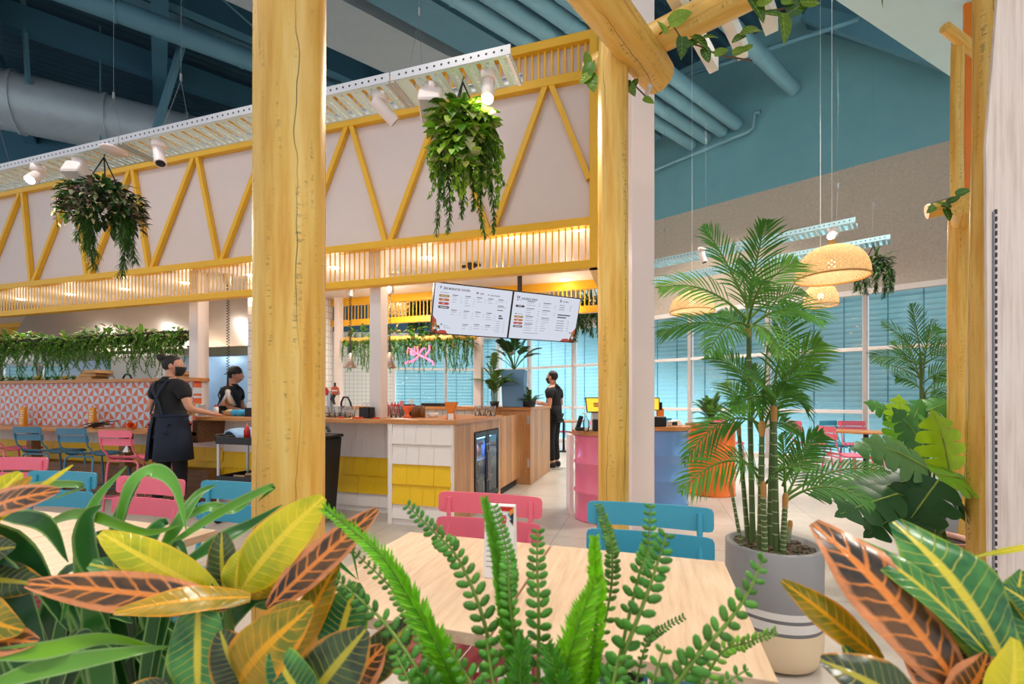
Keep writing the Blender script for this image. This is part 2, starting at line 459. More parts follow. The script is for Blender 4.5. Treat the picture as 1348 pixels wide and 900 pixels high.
# ---- back wall: two bays then tiles
def onB(px):
    a = (px-CX)/F; ray = cw(a, 1)
    # B0 + k BD = y ray
    A = Matrix(((ray.x, -BD.x), (ray.y, -BD.y))); s = A.inverted() @ V((B0.x, B0.y))
    return V((B0.x+BD.x*s[1], B0.y+BD.y*s[1], 0))
BN = V((-BD.y, BD.x, 0)); BN = BN if BN.y > 0 else -BN
pb = [onB(x) for x in (519, 587)]+[B0]
nb = len(QS)
bay(nb, pb[1], pb[2], BN, 'behind the pink neon sign, right of the white mullion')
bay(nb+1, pb[0], pb[1], BN, 'beside the far white tiled wall')
def slab(name, a, b, z0, z1, th, mat, nrm):
    L = (b-a).length; ang = math.atan2((b-a).y, (b-a).x); sg = 1 if V((-math.sin(ang), math.cos(ang), 0)).dot(nrm) > 0 else -1
    m = MB(); m.b2((0, 0, z0), (L, sg*th, z1)); o = m.build(name, mat); o.location = (a.x, a.y, 0); o.rotation_euler = (0, 0, ang); return struct(o)
slab('wall_back', B0+BD*30, B0, HEAD, 9.2, .25, TEALD, BN)
slab('wall_back_tiled', onB(330), pb[0], 0, HEAD, .2, WTILE, BN)
# bays far to the left, seen through the kitchen pass
pl = [onB(x) for x in (-60, 0, 52, 100)]
for i in range(3):
    bay(nb+2+i, pl[i], pl[i+1], BN, ['at the far left edge beyond the pass', 'beyond the left end of the kitchen pass', 'beyond the kitchen pass, beside the steel wall'][i])
slab('wall_back_plain', pl[3], onB(330), 0, HEAD, .2, PANEL, BN)

# ---- high roof
E = cw(.791, .612).normalized(); E2 = V((-E.y, E.x, 0))
def corr_mat():
    m, nt, b = newmat('teal roof sheeting'); setb(b, .7)
    co = nt.coord('Object', rot=(0, 0, -math.atan2(E.y, E.x))); sp = nt.node('ShaderNodeSeparateXYZ'); nt.link(co, sp.inputs[0])
    w = nt.math('SINE', nt.math('MULTIPLY', sp.outputs[1], 30))
    nt.link(nt.mix(nt.noise(co, 1.5, 4), lin((30, 62, 82)), lin((46, 84, 102))), b.inputs['Base Color'])
    nt.link(nt.bump(w, .5, .03), b.inputs['Normal'])
    return m
ROOFM = corr_mat()
m = MB(); m.b2((-22, 1.5, 9.0), (14, 20, 9.2)); struct(m.build('ceiling', ROOFM))
def roofbeam(name, p, L0, L1, w, h, mat, d=E):
    m = MB(); m.bar(p+d*L0, p+d*L1, w, h); return struct(m.build(name, mat))
p = P(606, 68, 7.85); roofbeam('trim_1', V((p.x, p.y, 7.7))+E2*-.3, -9, 5, .6, 1.0, TEALM)
p = P(430, 12, 7.4); roofbeam('trim_2', V((p.x, p.y, 7.6)), -8, 6, 1.1, .5, paint('grey bulkhead paint', (170, 178, 182), .7))
for i, (px, py, Y) in enumerate(((255, 60, 10.5), (150, 60, 12), (60, 60, 13), (330, 30, 9))):
    p = P(px, py, Y); roofbeam('trim_%d' % (3+i), V((p.x, p.y, 8.55)), -9, 9, .22, .5, TEALD)
for i, (px, py, Y) in enumerate(((210, 60, 10), (560, 20, 9), (20, 90, 11))):
    p = P(px, py, Y); roofbeam('trim_%d' % (7+i), V((p.x, p.y, 8.3)), -9, 9, .25, .35, TEALD, E2)
for i, (p0_, p1_, w_, mt_) in enumerate((((262, -15, 9.2), (206, 170, 9.2), .1, TEALM), ((150, -8, 8.8), (350, 76, 9.6), .16, TEALM), ((285, -8, 8.4), (350, 50, 8.9), .03, TEALM), ((132, -5, 9.5), (132, 190, 9.5), .02, TEALM), ((485, -10, 7.6), (395, 80, 9.5), .07, TEALM), ((30, -5, 8.8), (37, 110, 8.8), .06, TEALM))):
    m = MB(); m.bar(P(*p0_), P(*p1_), w_, w_, (0, 1, .2)); struct(m.build('trim_%d' % (20+i), mt_))
# sloping roof at the right end of the window wall
m = MB()
a0, a1 = onW(1062, 38), onW(1330, 116)
nrm = -WN
m.add([a0, a1, a1+nrm*8, a0+nrm*8], [(0, 1, 2, 3)]); m.add([a0+V((0, 0, .15)), a1+V((0, 0, .15)), a1+nrm*8+V((0, 0, .15)), a0+nrm*8+V((0, 0, .15))], [(3, 2, 1, 0)])
struct(m.build('ceiling_slope', TEALD))
m = MB(); m.bar(onW(1063, 15, 9.9), onW(1260, 81, 9.9), .12, .3); struct(m.build('trim_10', TEALM))
# pale bulkhead above the right side
q0, q1 = P(1085, -10, 3.79), P(1262, 108, 4.863)
q0.z = q1.z = 4.6
d = (q1-q0).normalized(); s_ = V((d.y, -d.x, 0))
m = MB(); c0, c1 = q0-d*3, q1+d*2.5
m.add([c0, c1, c1+s_*2.6, c0+s_*2.6]+[x+V((0, 0, .8)) for x in (c0, c1, c1+s_*2.6, c0+s_*2.6)],
      [(0, 1, 2, 3), (7, 6, 5, 4), (0, 4, 5, 1), (1, 5, 6, 2), (2, 6, 7, 3), (3, 7, 4, 0)])
struct(m.build('trim_11', MINT))

# ---- ducts and pipes
def duct(name, label, pts, r, mat, cat='duct', group=None, n=16):
    m = MB(); m.tube(pts, r, n)
    for k in range(1, 6):
        a, b = pts[0], pts[-1]; c = a.lerp(b, k/6); dd = (b-a).normalized()
        m.tube([c-dd*.03, c+dd*.03], r*1.06, n)
    o = m.build(name, mat); return tag(o, label, cat, group)
names = ['second', 'third', 'fourth']
ends = [(911, 190), (930, 182), (951, 173), (970, 164)]
for i, (px, py) in enumerate(ends):
    e = onW(px, py, 10.62); b = e-E*9.5
    duct('roof_pipe', ['teal roof pipe nearest the blush column, its end lowest on the wall', 'teal roof pipe next to the one nearest the blush column', 'teal roof pipe third out from the blush column', 'teal roof pipe fourth out from the blush column'][i], [e, b], .125, TEALL, 'pipe', 'parallel teal roof pipes')
e = onW(1045, 117, 10.62); duct('roof_pipe', 'lone teal roof pipe ending high on the wall right of the leafy log beam', [e, e-E*9], .13, TEALL, 'pipe')
for k, (px, py) in enumerate(((716, 38), (692, 52), (738, 22))):
    a = P(px, py, 9.3); a.z = 7.9; duct('roof_pipe', ['teal roof pipe above the right end of the yellow fascia', 'teal roof pipe above the fascia, nearest the cable tray', 'teal roof pipe above the fascia, nearest the log post'][k], [a-E*5, a+E*2.2], .16, TEALM, 'pipe')
a, b = P(345, 85, 8.6), P(115, 0, 7.2); dd = (b-a)
duct('air_duct', 'long dark round duct slanting under the roof at upper left', [a-dd*.6, b+dd*.6], .17, TEALM)
a = cw(-10.6, 8.75, 7.15); ee = cw(.873, .487).normalized()
duct('air_duct', 'large silver wrapped duct at the far left under the roof', [a-ee*2, a+ee*6.4], .56, FOIL)
m = MB(); p = P(295, 105, 10); m.box((p.x+1.2, p.y+2.9, 8.1), (1.3, 1.3, 1.6)); tag(m.build('plenum_box', paint('grey plenum', (112, 122, 130), .6), bevel=.02), 'grey square air plenum hanging under the roof behind the nearest log post', 'air plenum')
m = MB(); p = P(2, 45, 8.5); m.box((p.x-.1, p.y-.6, p.z+.25), (.9, .7, 1.9)); tag(m.build('plenum_box', PANEL, bevel=.02), 'pale box hanging under the roof at the top left corner', 'air plenum')
# white wall pipe with a bend
m = MB(); pts = [onW(858, 225, 10.55), onW(985, 173, 10.55), onW(991, 168, 10.55), onW(993, 148, 10.55), onW(1001, 147, 10.55)]
m.tube(pts, .04, 8); tag(m.build('wall_pipe', TEALL), 'thin pale pipe with an elbow running up the teal wall', 'pipe')
m = MB(); m.tube([onW(895, 102, 9.2), onW(1130, 25, 9.2)], .04, 8); tag(m.build('wall_pipe', TEALM), 'thin straight pipe crossing below the raking roof channel', 'pipe')

# ---- column
YC = 3.1
c = P(842.5, 525, YC+.08)
m = MB(); m.box((c.x, c.y, 4.2), (.155, .155, 8.4), Matrix.Rotation(YAW, 3, 'Z')); o = m.build('column', PINKW, bevel=.004); struct(o)
# ================================================================ CANOPY OVER THE COUNTER
FT = 4.1; FR = sT(787, FT); FL = -13.0
BT = 6.2                                   # back edge of the canopy
Z0, Z1, Z2, Z3 = 2.385, 2.84, 4.075, 4.50  # bottom of lower rail, top of middle rail, bottom of upper rail, top
can = thing('canopy_fascia', 'long yellow truss fascia with pale panels and slats above the counter', 'fascia', (0, 0, 0))
m = MB(); m.b2((FL, FT+.03, Z1-.02), (FR-.02, FT+.09, Z2+.02)); m.build('pale_panel', PANEL, can)
m = MB(); m.b2((FL, FT-.03, Z0), (FR, FT+.06, Z0+.075)); m.build('lower_rail', YEL, can, .006)
m = MB(); m.b2((FL, FT-.03, Z1-.075), (FR, FT+.06, Z1)); m.build('middle_rail', YEL, can, .006)
m = MB(); m.b2((FL, FT-.03, Z2), (FR, FT+.06, Z2+.08)); m.build('upper_rail', YEL, can, .006)
m = MB(); m.b2((FL, FT-.03, Z3-.08), (FR, FT+.06, Z3)); m.build('top_rail', YEL, can, .006)
m = MB(); m.b2((FR-.07, FT-.035, Z0), (FR, FT+.065, Z3)); m.build('end_stile', YEL, can, .006)
m = MB(); x = FR-.11
while x > FL: m.box((x, FT+.01, (Z0+Z1)/2), (.013, .007, Z1-Z0-.14)); x -= .0605
m.build('lower_slats', YEL, can)
m = MB(); x = FR-.11
while x > FL: m.box((x, FT+.012, (Z2+Z3)/2), (.02, .012, Z3-Z2-.15)); x -= .062
m.build('upper_slats', YEL, can)
m = MB(); m.b2((FL, FT+.035, Z2+.06), (FR-.03, FT+.08, Z3-.06)); m.build('backing_panel', PANEL, can)
bots = [-.335-1.113*k for k in range(12)]; tops = [-.889-1.067*k for k in range(12)]
for k in range(11):
    for (a, b) in ((bots[k], tops[k]), (tops[k], bots[k+1])):
        a2 = a; b2 = b
        sh = .03 if a > b else 0
        za, zb = (Z1-.01, Z2+.01) if (a in bots) else (Z2+.01, Z1-.01)
        if a > FR-.05:
            t = (a-(FR-.05))/(a-b); a2 = FR-.05; za = za+(zb-za)*t
        m = MB(); m.bar((a2-(.028 if a in bots else .028), FT, za), (b2+.028, FT, zb), .05, .05, (0, 1, 0)); m.build('brace', YEL, can)
# rear and end returns
m = MB(); m.b2((-4.9, BT-.04, Z0), (FR, BT+.04, Z0+.09)); m.b2((FR-.08, FT, Z0), (FR, BT, Z0+.075)); m.build('rear_lower_rail', YEL, can)
m = MB(); m.b2((-4.9, BT-.04, Z1-.13), (FR, BT+.04, Z1)); m.b2((FR-.08, FT, Z1-.075), (FR, BT, Z1)); m.build('rear_upper_rail', YEL, can)
m = MB(); x = FR-.1
while x > -4.9: m.box((x, BT, (Z0+Z1)/2), (.014, .008, Z1-Z0-.1)); x -= .0605
y = FT+.1
while y < BT: m.box((FR-.04, y, (Z0+Z1)/2), (.022, .013, Z1-Z0-.1)); y += .0605
m.build('rear_slats', YEL, can)
m = MB(); m.b2((-17, BT-.04, Z0), (-11.55, BT+.04, Z0+.09)); m.b2((-17, BT-.04, Z1-.1), (-11.55, BT+.04, Z1))
x = -11.6
while x > -17: m.box((x, BT, (Z0+Z1)/2), (.016, .022, Z1-Z0-.1)); x -= .075
m.build('far_slats', YEL, can)
m = MB(); m.b2((-17, FT+.1, Z1-.02), (FR-.09, BT+.3, Z1+.06)); m.build('soffit', WHT, can)
m = MB(); m.b2((-13, BT-.05, Z1), (FR, BT, Z2+.3)); m.b2((FR-.05, FT+.1, Z1), (FR, BT, Z2+.3)); m.build('rear_panel', PANEL, can)
# soffit fittings
DOWN = emit('downlight lens', (255, 232, 200), 14)
RIM = paint('white enamel', (244, 240, 234), .35)
def downlight(p, label, grp):
    t = thing('downlight', label, 'downlight', p, 0, grp)
    m = MB(); m.lathe([(.066, -.004), (.08, -.014), (.086, -.004), (.086, 0)], n=20); m.build('trim_ring', RIM, t)
    m = MB(); m.lathe([(.068, -.008), (.05, -.022), (0, -.027)], n=20); m.build('lens', DOWN, t)
    return t
LAMPS = []
dls = [(27, 392.5, 'leftmost downlight in the soffit at the left edge'), (92, 386, 'downlight in the soffit above the two slate blue stools'), (164, 379, 'downlight in the soffit above the pink stool'),
       (244, 371, 'downlight in the soffit left of the coiled cord and white post'), (332, 361, 'downlight in the soffit just left of the nearest log post'), (440, 351, 'downlight in the soffit just right of the nearest log post'),
       (563, 338, 'downlight in the soffit above the left end of the left menu screen'), (672, 307, 'bright downlight in the soffit below the trailing hanging plant'),
       (744, 367, 'downlight in the soffit above the right menu screen'), (779, 296, 'bright downlight beside the yellow end stile by the log post'), (511, 375, 'downlight in the soffit beside the chrome lamp over the bar')]
for px, py, lb in dls:
    zc = Z1-.02
    p = onZ(px, py, zc)
    if p.y < FT+.16: p.y = FT+.16
    if p.x > FR-.2: p.x = FR-.2
    downlight((p.x, p.y, zc), lb, 'soffit downlights'); LAMPS.append(('dl', p.copy()))
m = MB()
for r in (.26, .2, .14, .08): m.lathe([(r, 0), (r-.02, -.02), (r-.035, -.005)], n=28)
p = onZ(530, 358, Z1-.02); o = m.build('air_diffuser', RIM); o.location = (p.x, p.y, Z1-.02); tag(o, 'round ringed air diffuser in the soffit behind the slats', 'air diffuser')
m = MB(); m.box((0, 0, -.03), (.1, .07, .05)); m.box((-.09, 0, -.035), (.06, .03, .03)); m.box((.09, 0, -.035), (.06, .03, .03)); m.box((0, 0, -.07), (.05, .05, .05))
p = onZ(620, 346, Z1-.02); o = m.build('ceiling_camera', BLACKP, bevel=.005); o.location = (p.x, p.y, Z1-.02); tag(o, 'small black camera under the soffit above the menu screens', 'camera')

# ================================================================ COUNTER
CT = 3.945; CS = -1.766; CL = -4.94; ZC = 1.02
bar_ = thing('bar_counter', 'L shaped bar counter with white and yellow shingles and oak top', 'counter')
m = MB()
m.prism([(CL, CT-.03), (CS+.03, CT-.03), (CS+.03, 5.36), (-2.42, 5.36), (-2.42, 4.62), (CL, 4.62)], ZC-.042, ZC)
m.build('worktop', OAKX, bar_, .004)
WSH = paint('white shingle paint', (240, 230, 222), .6, var=.03, vs=12)
YSH = paint('yellow shingle paint', (244, 196, 14), .5, var=.05, vs=12)
def shingles(par, x0, x1, t, z0, rows, first=None):
    """rows: list of (bottom z, top z, material key)"""
    rr = random.Random(int(abs(x0*100)))
    for (zb, zt, k) in rows:
        m = MB(); mat, nm = {'w': (WSH, 'white_shingles'), 'y': (YSH, 'yellow_shingles')}[k]
        if True:
            x = x0
            while x < x1-.01:
                w = rr.choice((.13, .16, .2, .27)); xe = min(x1, x+w)
                if x1-xe < .06: xe = x1
                if True:
                    a, b = x+.0012, xe-.0012; j = rr.uniform(-.002, .002)
                    m.add([(a, t-.026+j, zb), (b, t-.026+j, zb), (b, t-.004, zt), (a, t-.004, zt), (a, t+.01, zb), (b, t+.01, zb), (b, t+.01, zt), (a, t+.01, zt)],
                          [(0, 1, 2, 3), (0, 4, 5, 1), (0, 3, 7, 4), (1, 5, 6, 2), (3, 2, 6, 7), (4, 7, 6, 5)])
                x = xe
        m.build(nm, mat, par)
rows = [(.785, .975, 'w'), (.59, .785, 'w'), (.395, .59, 'y'), (.2, .395, 'y'), (.06, .2, 'w')]
SL = sT(512, CT)
shingles(bar_, SL+.045, CS-.01, CT, 0, rows)
m = MB(); m.b2((SL, CT-.02, 0), (SL+.045, 4.3, ZC-.042)); m.b2((CS-.02, CT-.02, 0), (CS, CT+.02, ZC-.042)); m.b2((SL+.045, CT+.012, 0), (CS-.02, CT+.05, ZC-.042)); m.b2((SL+.045, CT-.005, 0), (CS-.02, CT+.012, .06)); m.build('side_panel', WSH, bar_)
RT = 4.29
shingles(bar_, CL, SL, RT, 0, rows)
m = MB(); m.b2((CL, RT+.012, 0), (SL, RT+.06, ZC-.042)); m.b2((CL, RT-.01, 0), (SL, RT+.012, .06)); m.build('back_panel', WSH, bar_)
# side run with the fridge
FY0, FY1 = 4.47, 5.27
m = MB()
m.b2((CS-.03, CT+.02, 0), (CS, FY0, ZC-.042)); m.b2((CS-.03, FY1, 0), (CS, 5.36, ZC-.042)); m.b2((CS-.03, FY0, .87), (CS, FY1, ZC-.042)); m.b2((-2.4, 5.33, 0), (CS-.03, 5.36, ZC-.042))
m.build('oak_cladding', OAK, bar_, .002)
m = MB(); m.b2((-2.4, CT+.06, .03), (-2.37, 5.3, .97)); m.build('rear_panel', WSH, bar_)
fr = thing('bar_fridge', 'two door black bar fridge built into the oak end of the counter', 'fridge', (CS, (FY0+FY1)/2, 0))
hw = (FY1-FY0)/2-.004
m = MB(); D = .5
m.b2((-D, -hw, .02), (-D+.02, hw, .865)); m.b2((-D, -hw, .02), (-.01, -hw+.025, .865)); m.b2((-D, hw-.025, .02), (-.01, hw, .865)); m.b2((-D, -hw, .8), (-.01, hw, .865)); m.b2((-D, -hw, .02), (-.01, hw, .1))
m.build('cabinet', BLACKP, fr)
m = MB(); m.m = 0
for z in (.3, .52): m.b2((-D+.03, -hw+.03, z), (-.06, hw-.03, z+.012))
m.build('shelf', STEEL, fr)
m = MB(); m.b2((-D+.022, -hw+.03, .11), (-D+.03, hw-.03, .79)); m.build('liner', paint('white liner', (225, 235, 240), .4), fr)
m = MB(); m.b2((-.1, -hw+.06, .775), (-.07, hw-.06, .798)); m.build('lamp_strip', emit('cool fridge lamp', (120, 190, 255), 30), fr)
LAMPS.append(('fridge', V((CS-.12, (FY0+FY1)/2, .76))))
for s in (-1, 1):
    y0, y1 = (s*.006, s*(hw-.004)) if s > 0 else (-(hw-.004), -.006)
    m = MB(); a, b = min(y0, y1), max(y0, y1)
    m.b2((-.008, a, .1), (.012, a+.045, .86)); m.b2((-.008, b-.045, .1), (.012, b, .86)); m.b2((-.008, a+.045, .8), (.012, b-.045, .86)); m.b2((-.008, a+.045, .1), (.012, b-.045, .15))
    d = m.build('door', BLACK, fr, .003)
    g = MB(); g.quad((.002, a+.045, .15), (.002, b-.045, .15), (.002, b-.045, .8), (.002, a+.045, .8)); g.build('glass', FRGLASS, d)
    g = MB(); y = s*.03; g.tube([(.014, y, .3), (.03, y, .32), (.03, y, .62), (.014, y, .64)], .006, 8); g.build('handle', STEEL, d)
bcol = [(30, 70, 160), (190, 150, 60), (60, 120, 60), (170, 50, 40), (210, 210, 220), (40, 90, 170)]
def bottle_bm(h=.2, r=.03):
    m = MB(); m.lathe([(0, 0), (r, 0), (r, h*.58), (r*.8, h*.68), (r*.38, h*.8), (r*.36, h*.95)], n=12); return m
bi = 0
for z in (.1, .312, .532):
    for k in range(6):
        mt = paint('bottle tint %d' % (bi % 6), bcol[bi % 6], .2)
        y = (FY0+FY1)/2-.3+.12*k
        o = bottle_bm(.19).build('bottle', mt); o.location = (CS-.2+.05*(k % 2), y, z+.001)
        m2 = MB(); m2.cyl((0, 0, .18), (0, 0, .192), .013, n=10); m2.build('cap', BLACKP, o)
        tag(o, '%s bottle on the %s shelf of the bar fridge' % (['blue', 'amber', 'green', 'red', 'white', 'dark blue'][bi % 6], ['bottom', 'middle', 'top'][(0, .312, .532).index(z) if z in (.312, .532) else 0]), 'bottle', 'bottles in the bar fridge'); bi += 1
# low oak doors past the fridge and the taller gate cabinet
gate = thing('oak_gate', 'pair of low oak doors beside the bar fridge', 'gate', (CS, 5.37, 0))
for k in range(2):
    m = MB(); y0 = .01+k*.43; m.b2((-.03, y0, .11), (0, y0+.42, ZC-.02)); m.build('door', OAK, gate, .003)
m = MB(); m.b2((-.1, 0, 0), (-.05, .86, .11)); m.build('kickboard', DKGREY, gate)
cab = thing('oak_cabinet', 'taller oak cabinet at the far end of the bar with steel hinges', 'cabinet', (-1.62, 6.27, 0))
m = MB(); m.b2((-.6, 0, 0), (0, 1.33, 1.06)); m.build('body', OAK, cab, .003)
m = MB(); m.b2((-.64, -.03, 1.06), (.015, 1.36, 1.105)); m.build('top', OAKX, cab, .003)
for z in (.25, .86):
    m = MB(); m.b2((-.05, -.02, z), (-.02, -.001, z+.12)); m.cyl((-.02, -.014, z), (-.02, -.014, z+.12), .009); m.build('hinge', STEEL, cab)
# back bar bench
bb = thing('back_bar', 'long oak topped back bar bench behind the counter', 'bench', (0, 0, 0))
m = MB(); m.b2((-4.8, 6.24, 1.06), (-2.28, 6.8, 1.105)); m.build('top', OAKX, bb, .003)
m = MB(); m.b2((-4.8, 6.3, 0), (-2.28, 6.75, 1.06)); m.build('body', WTILE, bb)
wb = thing('work_bench', 'steel topped work bench inside the bar', 'bench', (0, 0, 0))
m = MB(); m.b2((-4.8, 4.64, .86), (-2.44, 5.3, .9)); m.build('top', STEEL, wb, .003)
m = MB(); m.b2((-4.75, 4.75, 0), (-2.46, 5.25, .86)); m.build('body', STEEL, wb)

# ---- low eating ledge and triangle tile wall on the left
lo = thing('tiled_pass', 'orange and white triangle tiled pass wall with oak shelf and dining ledge', 'counter')
LX = -10.5
m = MB(); TE = sT(257, RT)
m.b2((LX, RT, .845), (TE-.02, RT+.1, 1.44)); m.build('tile_face', TRI, lo)
m = MB(); m.b2((LX, RT-.05, 1.44), (TE+.02, RT+.18, 1.485)); m.build('shelf', OAKX, lo, .004)
m = MB(); m.b2((LX, 3.93, .80), (CL+.0, RT, .845)); m.build('ledge', OAKX, lo, .004)
m = MB(); m.b2((CL-.06, 3.93, .72), (CL+.02, RT, .975)); m.build('end_block', BROWN, lo)
m = MB(); m.b2((LX, RT+.012, 0), (CL-.01, RT+.09, .8)); m.build('back_panel', WSH, lo)
shingles(lo, LX, CL-.01, RT, 0, [(.63, .8, 'w'), (.46, .63, 'y'), (.3, .46, 'y')])
m = MB(); m.b2((LX, 4.08, 0), (CL-.02, RT-.03, .38)); m.build('foot_plinth', BROWN, lo, .004)
for x in (-9.0, -7.95, -6.2):
    m = MB(); m.box((x, 4.02, .59), (.1, .1, .42)); m.build('ledge_post', BROWN, lo)
# columns on the counter
for px, t, w, z0, lb in ((498.5, 4.25, .135, ZC, 0), (262, 4.42, .15, ZC-.2, 1), (446, 6.1, .1, 0, 2), (630, 6.12, .11, 1.105, 3)):
    p = onT(px, CY, t); m = MB(); m.b2((p.x-w/2, t-w/2, z0), (p.x+w/2, t+w/2, Z1-.02)); o = m.build('column', WHT, bevel=.003); struct(o)
# kitchen partitions
m = MB(); m.b2((-4.97, 4.65, 0), (-4.89, BT, Z1)); struct(m.build('wall_kitchen_tiled', WTILEY))
m = MB(); m.b2((-11.5, BT+.02, 0), (-4.97, BT+.1, Z1)); struct(m.build('wall_kitchen', paint('steel wall lining', (190, 216, 234), .3, .15, var=.06, vs=1.5)))
hood = thing('range_hood', 'long stainless steel extraction hood in the kitchen', 'range hood', (0, 0, 0))
m = MB(); m.prism([(5.25, 1.88), (5.25, 2.0), (5.6, 2.8), (BT, 2.8), (BT, 2.72), (5.66, 2.72), (5.33, 1.98), (5.33, 1.88)], -11.3, -5.1, 'x'); m.build('shell', STEELP, hood)
m = MB(); x = -11.2
while x < -5.3: m.bar((x+.25, 5.36, 1.98), (x+.25, BT-.02, 2.45), .48, .02); x += .52
m.build('filter', STEEL, hood)
m = MB(); m.b2((-11.3, 5.27, 1.86), (-5.1, 5.33, 1.89)); m.build('gutter', STEEL, hood)
cook = thing('cook_bench', 'stainless cooking bench along the kitchen wall', 'bench')
m = MB(); m.b2((-11.2, 5.75, .86), (-5.1, BT-.02, .9)); m.build('top', STEEL, cook, .003)
m = MB(); m.b2((-11.1, 5.8, 0), (-5.2, BT-.02, .86)); m.build('body', STEEL, cook)
pb_ = thing('prep_bench', 'steel prep bench behind the tiled pass', 'bench')
m = MB(); m.b2((-10.4, RT+.12, .86), (-5.0, 4.8, .9)); m.build('top', STEEL, pb_, .003)
m = MB(); m.b2((-10.3, RT+.15, 0), (-5.1, 4.75, .86)); m.build('body', STEEL, pb_)
fz = thing('upright_fridge', 'tall white upright fridge behind the pass by the tap', 'fridge', (-7.6, 5.32, 0))
m = MB(); m.b2((-.5, -.25, 0), (.5, .3, 1.92)); m.build('cabinet', RIM, fz, .01)
for s in (-1, 1):
    m = MB(); m.b2((s*.01 if s > 0 else -.49, -.29, .1), (.49 if s > 0 else -.01, -.252, 1.88)); d = m.build('door', RIM, fz, .006)
    m = MB(); m.tube([(s*.05, -.29, .9), (s*.05, -.32, .92), (s*.05, -.32, 1.3), (s*.05, -.29, 1.32)], .008); m.build('handle', STEEL, d)
tp = thing('kitchen_tap', 'black gooseneck tap behind the oak shelf of the pass', 'tap', (sT(173, 4.75), 4.75, .9))
m = MB(); m.tube([(0, 0, 0), (0, 0, .62), (-.03, 0, .67), (-.12, 0, .68), (-.16, 0, .64), (-.17, 0, .58)], .012); m.build('spout', BLACK, tp)
m = MB(); m.tube([(.02, 0, .5), (.1, 0, .58)], .008); m.build('lever', BLACK, tp)

# ---- log rail with vines at the back of the bar
a, b = onT(452, 448, 6.08), onT(628, 443, 6.08)
m = MB(); n = 18; pts = [a.lerp(b, i/n)+V((0, 0, .012*math.sin(i*2.1))) for i in range(n+1)]
m.tube(pts, [.045+.004*math.sin(i*1.7) for i in range(n+1)], 12); o = m.build('log_rail', LOG); tag(o, 'horizontal yellow log rail at the back of the bar carrying vines', 'log rail')

# ---- heat lamps on coiled cords
def heat_lamp(px, ytop, yb, t, label):
    p = onT(px, CY, t); zt = Z1-.02; zl = onT(px, yb, t).z
    hl = thing('heat_lamp', label, 'heat lamp', (p.x, p.y, 0), 0, 'coil cord heat lamps over the bar')
    m = MB(); m.lathe([(0, zt-.13), (.06, zt-.13), (.06, zt), (0, zt)], n=20); m.build('canopy_cup', STEELP, hl, .003)
    L = zt-.13-(zl+.42); m = MB(); turns = int(L/.035); pts = []
    for i in range(turns*8+1):
        a_ = 2*PI*i/8; r = .016; pts.append((r*math.cos(a_), r*math.sin(a_), zt-.13-L*i/(turns*8)))
    m.tube(pts, .0045, 5); m.build('coil_cord', BLACKP, hl)
    m = MB(); m.cyl((0, 0, zl+.2), (0, 0, zl+.43), .018, .009); m.build('stem', BLACKP, hl)
    m = MB(); m.lathe([(.02, zl+.21), (.035, zl+.19), (.03, zl+.15), (.1, zl), (.098, zl), (.026, zl+.148), (.0, zl+.148)], n=28); m.build('shade', STEELP, hl)
    m = MB(); m.sph((0, 0, zl+.05), .03); m.build('bulb', emit('heat bulb', (255, 190, 120), 4), hl)
    return hl
heat_lamp(461, 390, 484, 5.6, 'chrome heat lamp on a coil cord over the bar glasses')
heat_lamp(513, 390, 484, 5.6, 'chrome heat lamp on a coil cord right of the white bar post')
heat_lamp(300, 375, 534, 4.55, 'chrome heat lamp hanging low in front of the chef in the cap')
# ================================================================ LEAVES AND PLANTS: helpers
def leaf_mat(name, rough=.4, trans=.25, spec=.5):
    m = bpy.data.materials.new(name); m.use_nodes = True; nt = NT(m); b = nt.n['Principled BSDF']; out = nt.n['Material Output']
    setb(b, rough, 0, spec)
    at = nt.node('ShaderNodeAttribute'); at.attribute_name = 'tone'
    n = nt.noise(nt.coord(), 18, 3)
    col = nt.mix(nt.math('MULTIPLY', n, .35), at.outputs['Color'], (.01, .03, .005))
    nt.link(col, b.inputs['Base Color'])
    tr = nt.node('ShaderNodeBsdfTranslucent'); nt.link(col, tr.inputs[0])
    mx = nt.node('ShaderNodeMixShader'); mx.inputs[0].default_value = trans
    nt.link(b.outputs[0], mx.inputs[1]); nt.link(tr.outputs[0], mx.inputs[2]); nt.link(mx.outputs[0], out.inputs[0])
    MATS[name] = m; return m
LEAF = leaf_mat('green leaf', .45, .4)
GLOSSLEAF = leaf_mat('glossy leaf', .42, .25, .35)
STEMG = paint('green stem', (92, 128, 48), .5)
STEMB = paint('brown stem', (112, 84, 50), .7)
def jit(rgb, a=.15, rr=R):
    k = 1+rr.uniform(-a, a); return tuple(min(1, x*k*(1+rr.uniform(-a*.4, a*.4))) for x in lin(rgb))
def rdir(rr=R):
    while True:
        v = V((rr.uniform(-1, 1), rr.uniform(-1, 1), rr.uniform(-1, 1)))
        if .05 < v.length < 1: return v.normalized()
def sleaf(m, p, d, n, L, w, fold=.25, droop=.15):
    """small folded pointed leaf"""
    d = d.normalized(); s = d.cross(n)
    if s.length < 1e-4: s = d.orthogonal()
    s.normalize(); n = s.cross(d)
    c1 = p+d*L*.35; c2 = p+d*L*.72-n*droop*L*.35; tip = p+d*L-n*droop*L
    m.add([p, c1, c2, tip, c1+s*w*.5+n*fold*w, c2+s*w*.36+n*fold*w*.6, c1-s*w*.5+n*fold*w, c2-s*w*.36+n*fold*w*.6],
          [(0, 4, 5, 1), (1, 5, 3, 2), (0, 1, 7, 6), (1, 2, 3, 7)] if False else [(0, 4, 1), (4, 5, 2, 1), (5, 3, 2), (0, 1, 6), (6, 1, 2, 7), (7, 2, 3)])
